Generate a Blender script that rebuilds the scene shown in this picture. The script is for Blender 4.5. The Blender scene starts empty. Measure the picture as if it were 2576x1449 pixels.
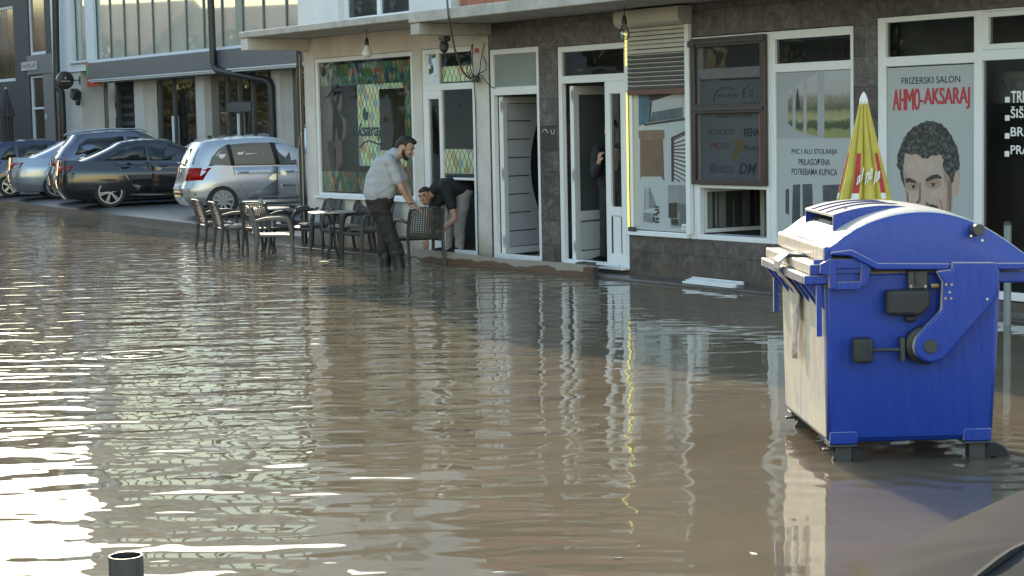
import bpy, bmesh, math, random
import numpy as np
from mathutils import Vector, Matrix
random.seed(7)
SC = bpy.context.scene
COL = SC.collection
R = math.radians

# ------------------------------------------------------------------ camera, light, exposure
FPX, CX, CY = 4696.0, 1288.0, 724.5          # focal length and centre, in pixels of a 2576 x 1449 picture
PITCH, ROLL, CAMH = math.atan(421 / 4696), R(1.16), 1.9
_f = Vector((0, math.cos(PITCH), -math.sin(PITCH)))
_r0 = Vector((1, 0, 0)); _u0 = Vector((0, math.sin(PITCH), math.cos(PITCH)))
_r = math.cos(ROLL) * _r0 - math.sin(ROLL) * _u0
_u = math.cos(ROLL) * _u0 + math.sin(ROLL) * _r0
CAM = Vector((0, 0, CAMH))
cd = bpy.data.cameras.new('camera'); cam = bpy.data.objects.new('camera', cd); COL.objects.link(cam)
cd.sensor_width = 36; cd.lens = 36 * FPX / 2576; cd.clip_start = 0.1; cd.clip_end = 3000
cam.matrix_world = Matrix(((_r.x, _u.x, -_f.x, 0), (_r.y, _u.y, -_f.y, 0), (_r.z, _u.z, -_f.z, CAMH), (0, 0, 0, 1)))
SC.camera = cam
SUN_AZ, SUN_EL = R(12.8), R(23)               # left of the view axis, above the horizon
SKY, SUNW, EXPO = 0.115, 2.0, 1.98
w = bpy.data.worlds.new('World'); SC.world = w; w.use_nodes = True
nt = w.node_tree; bg = nt.nodes['Background']
sky = nt.nodes.new('ShaderNodeTexSky'); sky.sky_type = 'NISHITA'; sky.sun_disc = False
sky.sun_elevation = SUN_EL; sky.sun_rotation = -SUN_AZ
sky.air_density = 1.6; sky.dust_density = 0.4; sky.ozone_density = 1.0
nt.links.new(sky.outputs[0], bg.inputs[0]); bg.inputs[1].default_value = SKY
sl = bpy.data.lights.new('sun', 'SUN'); sl.energy = SUNW; sl.angle = R(0.53); sl.color = (1.0, 0.84, 0.62)
so = bpy.data.objects.new('sun', sl); COL.objects.link(so)
sdir = Vector((-math.sin(SUN_AZ) * math.cos(SUN_EL), math.cos(SUN_AZ) * math.cos(SUN_EL), math.sin(SUN_EL)))
so.rotation_euler = (-sdir).to_track_quat('-Z', 'Y').to_euler(); so.location = sdir * 80
SC.view_settings.view_transform = 'Standard'; SC.view_settings.look = 'None'
SC.view_settings.exposure = EXPO; SC.view_settings.gamma = 1
SC.cycles.use_denoising = True
SC.cycles.sample_clamp_indirect = 6
SC.cycles.max_bounces = 8; SC.cycles.transparent_max_bounces = 12

# ------------------------------------------------------------------ measuring helpers
def ray(x, y): return _f + (x - CX) / FPX * _r - (y - CY) / FPX * _u
def G(x, y, z=0.0):
    d = ray(x, y); return CAM + d * ((z - CAMH) / d.z)
def AT(x, y, depth):
    d = ray(x, y); return CAM + d * (depth / d.y)
ES = Vector((0.5531143, -0.8331054, 0)); EI = Vector((0.8331054, 0.5531143, 0)); O = Vector((1.40553, 22.48565, 0))
TH = math.atan2(ES.y, ES.x)
def W(x, y, inn=0.0):
    d = ray(x, y); t = (O + EI * inn - CAM).dot(EI) / d.dot(EI); q = CAM + d * t - O
    return q.dot(ES), q.z
def FW(s, i, z): return O + ES * s + EI * i + Vector((0, 0, z))
def SI(p): q = p - O; return q.dot(ES), q.dot(EI)

# ------------------------------------------------------------------ materials
MATS = {}
def node(nt, typ, **kw):
    n = nt.nodes.new(typ)
    for k, v in kw.items():
        if k.startswith('i_'):
            key = k[2:]; key = int(key) if key.isdigit() else key.replace('_', ' ')
            n.inputs[key].default_value = v
        else: setattr(n, k, v)
    return n
def pm(name, col, rough=0.5, metal=0.0, var=0.12, scale=6.0, col2=None, bump=0.0, bscale=60.0, spec=0.5, coat=0.0, detail=4.0, stretch=None, ramp=(0.35, 0.7), emit=None):
    if name in MATS: return MATS[name]
    m = bpy.data.materials.new(name); m.use_nodes = True; t = m.node_tree; b = t.nodes['Principled BSDF']
    b.inputs['Roughness'].default_value = rough; b.inputs['Metallic'].default_value = metal
    b.inputs['Specular IOR Level'].default_value = spec
    b.inputs['Coat Weight'].default_value = coat; b.inputs['Coat Roughness'].default_value = 0.06
    tc = node(t, 'ShaderNodeTexCoord'); src = tc.outputs['Object']
    if stretch:
        mp = node(t, 'ShaderNodeMapping'); mp.inputs['Scale'].default_value = stretch; t.links.new(src, mp.inputs[0]); src = mp.outputs[0]
    nz = node(t, 'ShaderNodeTexNoise', i_Scale=scale, i_Detail=detail, i_Roughness=0.6); t.links.new(src, nz.inputs['Vector'])
    cr = node(t, 'ShaderNodeValToRGB')
    c2 = col2 if col2 else tuple(c * (1 - var) for c in col)
    cr.color_ramp.elements[0].position, cr.color_ramp.elements[1].position = ramp
    cr.color_ramp.elements[0].color = (*c2, 1); cr.color_ramp.elements[1].color = (*col, 1)
    t.links.new(nz.outputs['Fac'], cr.inputs[0]); t.links.new(cr.outputs[0], b.inputs['Base Color'])
    if bump:
        n2 = node(t, 'ShaderNodeTexNoise', i_Scale=bscale, i_Detail=3.0); t.links.new(src, n2.inputs['Vector'])
        bp = node(t, 'ShaderNodeBump', i_Strength=1.0, i_Distance=bump); t.links.new(n2.outputs['Fac'], bp.inputs['Height']); t.links.new(bp.outputs[0], b.inputs['Normal'])
    if emit:
        b.inputs['Emission Color'].default_value = (*emit[0], 1); b.inputs['Emission Strength'].default_value = emit[1]
    MATS[name] = m; return m
def glassm(name, tint=(0.5, 0.56, 0.53), base=0.06, fac=1.0, rough=0.01):
    "window pane: see-through tint with a mirror coat that grows at grazing angles"
    if name in MATS: return MATS[name]
    m = bpy.data.materials.new(name); m.use_nodes = True; t = m.node_tree
    t.nodes.remove(t.nodes['Principled BSDF']); out = t.nodes['Material Output']
    tr = node(t, 'ShaderNodeBsdfTransparent'); tr.inputs[0].default_value = (*tint, 1)
    gl = node(t, 'ShaderNodeBsdfGlossy'); gl.inputs['Roughness'].default_value = rough; gl.inputs[0].default_value = (0.95, 0.97, 0.96, 1)
    fr = node(t, 'ShaderNodeFresnel', i_IOR=1.52)
    ma = node(t, 'ShaderNodeMath', operation='MULTIPLY_ADD'); ma.inputs[1].default_value = fac; ma.inputs[2].default_value = base; ma.use_clamp = True
    tc = node(t, 'ShaderNodeTexCoord'); nz = node(t, 'ShaderNodeTexNoise', i_Scale=1.3, i_Detail=2.0)
    bp = node(t, 'ShaderNodeBump', i_Strength=1.0, i_Distance=0.004)
    t.links.new(tc.outputs['Object'], nz.inputs['Vector']); t.links.new(nz.outputs['Fac'], bp.inputs['Height']); t.links.new(bp.outputs[0], gl.inputs['Normal'])
    mx = node(t, 'ShaderNodeMixShader')
    t.links.new(fr.outputs[0], ma.inputs[0]); t.links.new(ma.outputs[0], mx.inputs[0])
    t.links.new(tr.outputs[0], mx.inputs[1]); t.links.new(gl.outputs[0], mx.inputs[2]); t.links.new(mx.outputs[0], out.inputs[0])
    MATS[name] = m; return m

# ------------------------------------------------------------------ mesh helpers
class MB:
    def __init__(s): s.v = []; s.f = []
    def add(s, vs, fs):
        n = len(s.v); s.v += [tuple(v) for v in vs]; s.f += [tuple(i + n for i in f) for f in fs]; return s
    def box(s, x0, x1, y0, y1, z0, z1):
        return s.add([(x0, y0, z0), (x1, y0, z0), (x1, y1, z0), (x0, y1, z0), (x0, y0, z1), (x1, y0, z1), (x1, y1, z1), (x0, y1, z1)],
                     [(0, 3, 2, 1), (4, 5, 6, 7), (0, 1, 5, 4), (1, 2, 6, 5), (2, 3, 7, 6), (3, 0, 4, 7)])
    def obox(s, c, ax, ay, az):
        c, ax, ay, az = map(Vector, (c, ax, ay, az)); vs = []
        for k in (-1, 1):
            for (i, j) in ((-1, -1), (1, -1), (1, 1), (-1, 1)): vs.append(c + ax * i + ay * j + az * k)
        return s.add(vs, [(0, 3, 2, 1), (4, 5, 6, 7), (0, 1, 5, 4), (1, 2, 6, 5), (2, 3, 7, 6), (3, 0, 4, 7)])
    def quad(s, a, b, c, d): return s.add([a, b, c, d], [(0, 1, 2, 3)])
    def poly(s, pts): return s.add(pts, [tuple(range(len(pts)))])
    def prism(s, pts, axis, a, b):
        "2-D outline extruded along an axis ('x','y','z') from a to b"
        def P(p, t): return {'x': (t, p[0], p[1]), 'y': (p[0], t, p[1]), 'z': (p[0], p[1], t)}[axis]
        n = len(pts); vs = [P(p, a) for p in pts] + [P(p, b) for p in pts]
        fs = [tuple(range(n)), tuple(range(2 * n - 1, n - 1, -1))] + [(i, i + n, (i + 1) % n + n, (i + 1) % n) for i in range(n)]
        return s.add(vs, fs)
    def tube(s, pts, r, n=8, flat=1.0, caps=True):
        pts = [Vector(p) for p in pts]; rr = r if isinstance(r, (list, tuple)) else [r] * len(pts); rings = []
        d0 = (pts[1] - pts[0]).normalized(); side = d0.cross(Vector((0, 0, 1)))
        if side.length < 1e-3: side = Vector((0, 1, 0))
        side.normalize()
        for k, p in enumerate(pts):
            a = pts[max(k - 1, 0)]; b = pts[min(k + 1, len(pts) - 1)]; d = (b - a).normalized()
            side = (side - d * side.dot(d))
            side = side.normalized() if side.length > 1e-6 else Vector((0, 1, 0)); up = side.cross(d)
            rings.append([p + side * (math.cos(2 * math.pi * j / n) * rr[k]) + up * (math.sin(2 * math.pi * j / n) * rr[k] * flat) for j in range(n)])
        return s.loft(rings, caps)
    def loft(s, rings, caps=True, closed=True):
        n = len(rings[0]); vs = [v for r in rings for v in r]; fs = []
        m = n if closed else n - 1
        for k in range(len(rings) - 1):
            for j in range(m):
                a = k * n + j; b = k * n + (j + 1) % n; fs.append((a, b, b + n, a + n))
        if caps: fs.append(tuple(range(n - 1, -1, -1))); fs.append(tuple(range((len(rings) - 1) * n, len(rings) * n)))
        return s.add(vs, fs)
    def lathe(s, prof, c=(0, 0, 0), n=20, axis='z', caps=True):
        rings = []
        for r, h in prof:
            ring = []
            for j in range(n):
                a = 2 * math.pi * j / n; u, v = r * math.cos(a), r * math.sin(a)
                p = {'z': (u, v, h), 'y': (v, h, u), 'x': (h, u, v)}[axis]
                ring.append((p[0] + c[0], p[1] + c[1], p[2] + c[2]))
            rings.append(ring)
        return s.loft(rings, caps)
    def ball(s, c, r, n=12):
        rx, ry, rz = r if isinstance(r, (list, tuple)) else (r, r, r); rings = []
        for k in range(n + 1):
            a = math.pi * (k / n) * 0.998 + 0.003
            rings.append([(c[0] + rx * math.sin(a) * math.cos(2 * math.pi * j / (2 * n)), c[1] + ry * math.sin(a) * math.sin(2 * math.pi * j / (2 * n)), c[2] - rz * math.cos(a)) for j in range(2 * n)])
        return s.loft(rings)
    def mesh(s, name):
        me = bpy.data.meshes.new(name); me.from_pydata(s.v, [], s.f)
        bm = bmesh.new(); bm.from_mesh(me); bmesh.ops.recalc_face_normals(bm, faces=bm.faces); bm.to_mesh(me); bm.free()
        return me
def smooth(me, ang=40):
    me.polygons.foreach_set('use_smooth', [True] * len(me.polygons))
    try: me.set_sharp_from_angle(angle=R(ang))
    except Exception: pass
def obj(name, mb, mat, parent=None, loc=(0, 0, 0), rotz=0.0, bevel=0.0, ang=40, seg=2, sm=True):
    me = mb.mesh(name) if isinstance(mb, MB) else mb
    if mat and not me.materials: me.materials.append(mat)
    o = bpy.data.objects.new(name, me); COL.objects.link(o); o.parent = parent
    o.location = loc; o.rotation_euler = (0, 0, rotz)
    if sm: smooth(me, ang)
    if bevel:
        b = o.modifiers.new('bevel', 'BEVEL'); b.width = bevel; b.segments = seg; b.limit_method = 'ANGLE'; b.angle_limit = R(35)
    return o
def tag(o, label=None, cat=None, group=None, kind=None):
    if label: o['label'] = label
    if cat: o['category'] = cat
    if group: o['group'] = group
    if kind: o['kind'] = kind
    return o
def thing(name, label, cat, loc=(0, 0, 0), rotz=0.0, group=None):
    o = bpy.data.objects.new(name, None); COL.objects.link(o); o.location = loc; o.rotation_euler = (0, 0, rotz)
    o.empty_display_size = 0.2
    return tag(o, label, cat, group)
def fthing(name, label, cat, s, i, z, group=None): return thing(name, label, cat, FW(s, i, z), TH, group)
KIDS = {}
def copy_tree(o, parent=None, loc=None, rotz=None, label=None):
    c = o.copy(); COL.objects.link(c)
    if parent: c.parent = parent
    if loc is not None: c.location = loc
    if rotz is not None: c.rotation_euler = (0, 0, rotz)
    if label: c['label'] = label
    for ch in list(o.children): copy_tree(ch, c)
    return c
def baked(o):
    "apply an object's modifiers and return the plain mesh"
    dg = bpy.context.evaluated_depsgraph_get(); me = bpy.data.meshes.new_from_object(o.evaluated_get(dg)); return me
def text_mesh(body, x0, x1, z0, z1, y=0.0, shear=0.0, bold=0.0, ext=0.0006, slope=0.0):
    cu = bpy.data.curves.new('t', 'FONT'); cu.body = body; cu.size = 1; cu.extrude = 0; cu.shear = shear; cu.offset = bold; cu.align_x = 'LEFT'; cu.resolution_u = 4
    o = bpy.data.objects.new('t', cu); COL.objects.link(o); bpy.context.view_layer.update(); me = baked(o)
    co = np.array([v.co[:] for v in me.vertices]); mn, mx = co.min(0), co.max(0)
    mb = MB(); sx = (x1 - x0) / (mx[0] - mn[0]); sz = (z1 - z0) / (mx[1] - mn[1])
    vs = [(x0 + (c[0] - mn[0]) * sx, y, z0 + (c[1] - mn[1]) * sz + slope * (c[0] - mn[0]) * sx) for c in co]
    mb.add(vs, [tuple(p.vertices) for p in me.polygons])
    bpy.data.objects.remove(o); return mb
def label_text(name, items, mat, parent, y):
    mb = MB()
    for it in items:
        t = text_mesh(*it[:5], y=y, **(it[5] if len(it) > 5 else {})); mb.add(t.v, t.f)
    o = obj(name, mb, mat, parent, sm=False)
    so = o.modifiers.new('thickness', 'SOLIDIFY'); so.thickness = 0.0015; so.offset = 0
    return o
def wall_panel(mb, x0, x1, z0, z1, holes, y0, y1):
    "upright wall between y0 (front) and y1 (back) with rectangular openings"
    xs = sorted({x0, x1, *[min(max(h[0], x0), x1) for h in holes], *[min(max(h[1], x0), x1) for h in holes]})
    zs = sorted({z0, z1, *[min(max(h[2], z0), z1) for h in holes], *[min(max(h[3], z0), z1) for h in holes]})
    for a, b in zip(xs[:-1], xs[1:]):
        for c, d in zip(zs[:-1], zs[1:]):
            mx, mz = (a + b) / 2, (c + d) / 2
            if any(h[0] < mx < h[1] and h[2] < mz < h[3] for h in holes): continue
            mb.quad((a, y0, c), (b, y0, c), (b, y0, d), (a, y0, d)); mb.quad((a, y1, c), (a, y1, d), (b, y1, d), (b, y1, c))
    for h in holes:
        a, b, c, d = h
        mb.quad((a, y0, c), (a, y0, d), (a, y1, d), (a, y1, c)); mb.quad((b, y0, c), (b, y1, c), (b, y1, d), (b, y0, d))
        mb.quad((a, y0, d), (b, y0, d), (b, y1, d), (a, y1, d)); mb.quad((a, y0, c), (a, y1, c), (b, y1, c), (b, y0, c))
    mb.quad((x0, y0, z0), (x0, y0, z1), (x0, y1, z1), (x0, y1, z0)); mb.quad((x1, y0, z0), (x1, y1, z0), (x1, y1, z1), (x1, y0, z1))
    mb.quad((x0, y0, z1), (x1, y0, z1), (x1, y1, z1), (x0, y1, z1))
    return mb
def frame_mb(rects, y0, y1):
    mb = MB()
    for k, (a, b, c, d) in enumerate(rects): mb.box(a, b, y0, y1, c, d)
    return mb
def border(a, b, c, d, t, tb=None):
    tb = tb or t
    return [(a, a + t, c, d), (b - t, b, c, d), (a + t, b - t, c, c + tb), (a + t, b - t, d - t, d)]

# ------------------------------------------------------------------ special materials
def granite(name, tile=(0.62, 0.31), dark=(0.055, 0.050, 0.050), light=(0.20, 0.185, 0.182), off=(0.0, 0.0)):
    m = bpy.data.materials.new(name); m.use_nodes = True; t = m.node_tree; b = t.nodes['Principled BSDF']
    b.inputs['Roughness'].default_value = 0.28; b.inputs['Specular IOR Level'].default_value = 0.4
    tc = node(t, 'ShaderNodeTexCoord'); sx = node(t, 'ShaderNodeSeparateXYZ'); cb = node(t, 'ShaderNodeCombineXYZ')
    t.links.new(tc.outputs['Object'], sx.inputs[0]); t.links.new(sx.outputs[0], cb.inputs[0]); t.links.new(sx.outputs[2], cb.inputs[1])
    mp = node(t, 'ShaderNodeMapping'); mp.inputs['Location'].default_value = (off[0], off[1], 0); t.links.new(cb.outputs[0], mp.inputs[0])
    n1 = node(t, 'ShaderNodeTexNoise', i_Scale=7.0, i_Detail=9.0, i_Roughness=0.72, i_Distortion=1.2); t.links.new(tc.outputs['Object'], n1.inputs['Vector'])
    r1 = node(t, 'ShaderNodeValToRGB'); e = r1.color_ramp.elements
    e[0].position, e[1].position = 0.36, 0.72; e[0].color = (*dark, 1); e[1].color = (*light, 1)
    e2 = r1.color_ramp.elements.new(0.55); e2.color = (*[(a * 1.6 + c) / 2.6 for a, c in zip(dark, light)], 1)
    t.links.new(n1.outputs['Fac'], r1.inputs[0])
    br = node(t, 'ShaderNodeTexBrick'); br.offset = 0.5
    br.inputs['Color1'].default_value = (0.72, 0.72, 0.72, 1); br.inputs['Color2'].default_value = (1.15, 1.12, 1.1, 1); br.inputs['Mortar'].default_value = (0.3, 0.3, 0.3, 1)
    br.inputs['Scale'].default_value = 1.0; br.inputs['Mortar Size'].default_value = 0.004; br.inputs['Mortar Smooth'].default_value = 0.2
    br.inputs['Brick Width'].default_value = tile[0]; br.inputs['Row Height'].default_value = tile[1]
    t.links.new(mp.outputs[0], br.inputs['Vector'])
    mx = node(t, 'ShaderNodeMix', data_type='RGBA', blend_type='MULTIPLY'); mx.inputs[0].default_value = 1.0
    t.links.new(r1.outputs[0], mx.inputs[6]); t.links.new(br.outputs['Color'], mx.inputs[7]); t.links.new(mx.outputs[2], b.inputs['Base Color'])
    MATS[name] = m; return m
def mosaic(name, cols, kx=9.0, kz=5.2, lead=(0.06, 0.08, 0.06), gap=0.055):
    "stained-glass lozenges, each with a colour of its own"
    m = bpy.data.materials.new(name); m.use_nodes = True; t = m.node_tree; b = t.nodes['Principled BSDF']; b.inputs['Roughness'].default_value = 0.5
    tc = node(t, 'ShaderNodeTexCoord'); sx = node(t, 'ShaderNodeSeparateXYZ'); t.links.new(tc.outputs['Object'], sx.inputs[0])
    def mth(op, a, c=None):
        n = node(t, 'ShaderNodeMath', operation=op)
        for k, q in enumerate((a, c)):
            if q is None: continue
            if isinstance(q, (int, float)): n.inputs[k].default_value = q
            else: t.links.new(q, n.inputs[k])
        return n.outputs[0]
    X = mth('MULTIPLY', sx.outputs[0], kx); Z = mth('MULTIPLY', sx.outputs[2], kz)
    U, V = mth('ADD', X, Z), mth('SUBTRACT', X, Z); fu, fv = mth('FLOOR', U), mth('FLOOR', V)
    cb = node(t, 'ShaderNodeCombineXYZ'); t.links.new(fu, cb.inputs[0]); t.links.new(fv, cb.inputs[1])
    wn = node(t, 'ShaderNodeTexWhiteNoise', noise_dimensions='2D'); t.links.new(cb.outputs[0], wn.inputs['Vector'])
    cr = node(t, 'ShaderNodeValToRGB'); cr.color_ramp.interpolation = 'CONSTANT'
    while len(cr.color_ramp.elements) < len(cols): cr.color_ramp.elements.new(0.5)
    for k, c in enumerate(cols): cr.color_ramp.elements[k].position = k / len(cols); cr.color_ramp.elements[k].color = (*c, 1)
    t.links.new(wn.outputs['Value'], cr.inputs[0])
    gu, gv = mth('SUBTRACT', U, fu), mth('SUBTRACT', V, fv)
    edge = mth('MINIMUM', mth('MINIMUM', gu, mth('SUBTRACT', 1.0, gu)), mth('MINIMUM', gv, mth('SUBTRACT', 1.0, gv)))
    mask = mth('LESS_THAN', edge, gap)
    mx = node(t, 'ShaderNodeMix', data_type='RGBA'); t.links.new(mask, mx.inputs[0]); t.links.new(cr.outputs[0], mx.inputs[6]); mx.inputs[7].default_value = (*lead, 1)
    t.links.new(mx.outputs[2], b.inputs['Base Color'])
    MATS[name] = m; return m
M_PLAS = pm('cream_plaster', (0.64, 0.61, 0.565), 0.85, var=0.3, scale=2.2, bump=0.004, bscale=30, ramp=(0.3, 0.75), detail=8)
def tide(m, z0, z1, col):
    "dried mud left on a wall by the flood, ragged along its upper edge"
    t = m.node_tree; b_ = t.nodes['Principled BSDF']; src = b_.inputs['Base Color'].links[0].from_socket
    tc = node(t, 'ShaderNodeTexCoord'); sx = node(t, 'ShaderNodeSeparateXYZ'); t.links.new(tc.outputs['Object'], sx.inputs[0])
    nz = node(t, 'ShaderNodeTexNoise', i_Scale=2.2, i_Detail=7.0, i_Roughness=0.65); t.links.new(tc.outputs['Object'], nz.inputs['Vector'])
    q = node(t, 'ShaderNodeMath', operation='MULTIPLY_ADD'); q.inputs[1].default_value = -(z1 - z0) * 2.2; t.links.new(nz.outputs['Fac'], q.inputs[0]); t.links.new(sx.outputs[2], q.inputs[2])
    mr = node(t, 'ShaderNodeMapRange'); mr.inputs['From Min'].default_value = z0 - (z1 - z0) * 1.1; mr.inputs['From Max'].default_value = z1 - (z1 - z0) * 1.1; mr.inputs['To Min'].default_value = 0.75; mr.inputs['To Max'].default_value = 0.0; t.links.new(q.outputs[0], mr.inputs['Value'])
    mx = node(t, 'ShaderNodeMix', data_type='RGBA'); t.links.new(mr.outputs[0], mx.inputs[0]); t.links.new(src, mx.inputs[6]); mx.inputs[7].default_value = (*col, 1); t.links.new(mx.outputs[2], b_.inputs['Base Color'])
tide(M_PLAS, 0.02, 0.42, (0.19, 0.14, 0.095))
M_WHITE = pm('white_upper_plaster', (0.62, 0.63, 0.64), 0.85, var=0.08, scale=3, bump=0.002)
M_CONC = pm('slab_concrete', (0.46, 0.44, 0.40), 0.9, var=0.38, scale=3.5, bump=0.006, bscale=25, detail=9, ramp=(0.3, 0.72))
M_PVC = pm('white_plastic_frame', (0.70, 0.72, 0.74), 0.35, var=0.05, scale=5)
M_GRAN = granite('granite_cladding'); tide(M_GRAN, 0.0, 0.22, (0.10, 0.08, 0.06))
M_BRICK = None
M_INT = pm('interior_paint', (0.42, 0.43, 0.41), 0.8, var=0.2, scale=1.5)
M_INTD = pm('interior_dark', (0.17, 0.175, 0.17), 0.8, var=0.2, scale=1.5)
M_BLACK = pm('black_plastic', (0.018, 0.018, 0.02), 0.45, var=0.3)
M_DKGR = pm('dark_grey_metal', (0.05, 0.052, 0.055), 0.5, var=0.2)
M_GLASS = glassm('shop_glass', (0.93, 0.955, 0.94), 0.0, 1.0)
M_GLASSD = glassm('dim_glass', (0.35, 0.38, 0.38), 0.01, 1.0)
M_GREYGL = pm('frosted_grey_glass', (0.22, 0.26, 0.25), 0.25, var=0.15, scale=2, spec=0.6)
M_MOSB = mosaic('bright_lozenge_film', [(0.80, 0.93, 0.62), (0.90, 0.90, 0.62), (0.66, 0.94, 0.62), (0.44, 0.56, 0.72), (0.90, 0.90, 0.66), (0.74, 0.53, 0.27), (0.78, 0.95, 0.68), (0.86, 0.78, 0.54)])
M_MOSD = mosaic('dark_lozenge_film', [(0.08, 0.24, 0.15), (0.26, 0.30, 0.18), (0.04, 0.08, 0.14), (0.40, 0.14, 0.06), (0.11, 0.30, 0.20), (0.36, 0.33, 0.18), (0.06, 0.16, 0.14), (0.16, 0.22, 0.10)])

def brick_mat():
    m = bpy.data.materials.new('terracotta_block'); m.use_nodes = True; t = m.node_tree; b = t.nodes['Principled BSDF']; b.inputs['Roughness'].default_value = 0.9
    tc = node(t, 'ShaderNodeTexCoord'); sx = node(t, 'ShaderNodeSeparateXYZ'); cb = node(t, 'ShaderNodeCombineXYZ')
    t.links.new(tc.outputs['Object'], sx.inputs[0]); t.links.new(sx.outputs[0], cb.inputs[0]); t.links.new(sx.outputs[2], cb.inputs[1])
    br = node(t, 'ShaderNodeTexBrick'); br.inputs['Color1'].default_value = (0.30, 0.10, 0.055, 1); br.inputs['Color2'].default_value = (0.40, 0.15, 0.085, 1); br.inputs['Mortar'].default_value = (0.25, 0.22, 0.19, 1)
    br.inputs['Scale'].default_value = 1.0; br.inputs['Brick Width'].default_value = 0.33; br.inputs['Row Height'].default_value = 0.21; br.inputs['Mortar Size'].default_value = 0.012
    t.links.new(cb.outputs[0], br.inputs['Vector'])
    wv = node(t, 'ShaderNodeTexWave', i_Scale=9.0, i_Distortion=0.3); wv.bands_direction = 'X'; t.links.new(tc.outputs['Object'], wv.inputs['Vector'])
    bp = node(t, 'ShaderNodeBump', i_Strength=0.6, i_Distance=0.01); t.links.new(wv.outputs['Fac'], bp.inputs['Height']); t.links.new(bp.outputs[0], b.inputs['Normal'])
    t.links.new(br.outputs['Color'], b.inputs['Base Color']); return m
M_BRICK = brick_mat()

# ------------------------------------------------------------------ the setting: ground, parking, flood water
M_ASPH = pm('wet_asphalt', (0.060, 0.058, 0.055), 0.35, var=0.35, scale=1.2, bump=0.004, bscale=180, detail=8)
M_PARK = pm('damp_parking_asphalt', (0.095, 0.09, 0.083), 0.5, var=0.45, scale=0.7, bump=0.006, bscale=90, detail=8)
g = MB(); g.quad((-900, -300, -0.16), (900, -300, -0.16), (900, 1500, -0.16), (-900, 1500, -0.16))
tag(obj('ground', g, M_ASPH, sm=False), kind='structure')
edge = [(-8.42, 0.30), (-9.66, 0.42), (-11.8, 0.60), (-14.4, 0.88), (-18.9, 1.25), (-21.5, 1.50), (-27.0, 2.05), (-31.0, 2.45), (-75.0, 7.0)]
prof = [(-0.3, -0.155), (-0.12, -0.155), (-0.10, 0.10), (-0.06, 0.13), (0.30, 0.175), (2.4, 0.21), (5.0, 0.25), (9, 0.28), (60, 0.30)]
g = MB(); rings = []
for s, i in edge: rings.append([FW(s, i + d, z) for d, z in prof])
g.loft(rings, caps=False, closed=False)
tag(obj('parking_pavement', g, M_PARK), kind='structure')
def ground_z(p):
    s, i = SI(p)
    es = sorted(edge); k = 0
    iw = np.interp(s, [e[0] for e in es], [e[1] for e in es])
    return float(np.interp(i - iw, [q[0] for q in prof], [q[1] for q in prof]))
def drop(x, y):
    "point of the parking seen at a pixel"
    p = G(x, y, 0.1)
    for _ in range(30): p = G(x, y, ground_z(p) * 0.5 + p.z * 0.5)
    return p
st = MB(); st.box(-8.3, 8.0, -0.42, 0.02, -0.16, 0.03)
M_STEP = pm('wet_step_concrete', (0.10, 0.088, 0.075), 0.3, var=0.5, scale=2.5, bump=0.01, bscale=14, detail=9)
tag(obj('pavement_step', st, M_STEP, None, O, TH, bevel=0.015), kind='structure')

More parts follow.
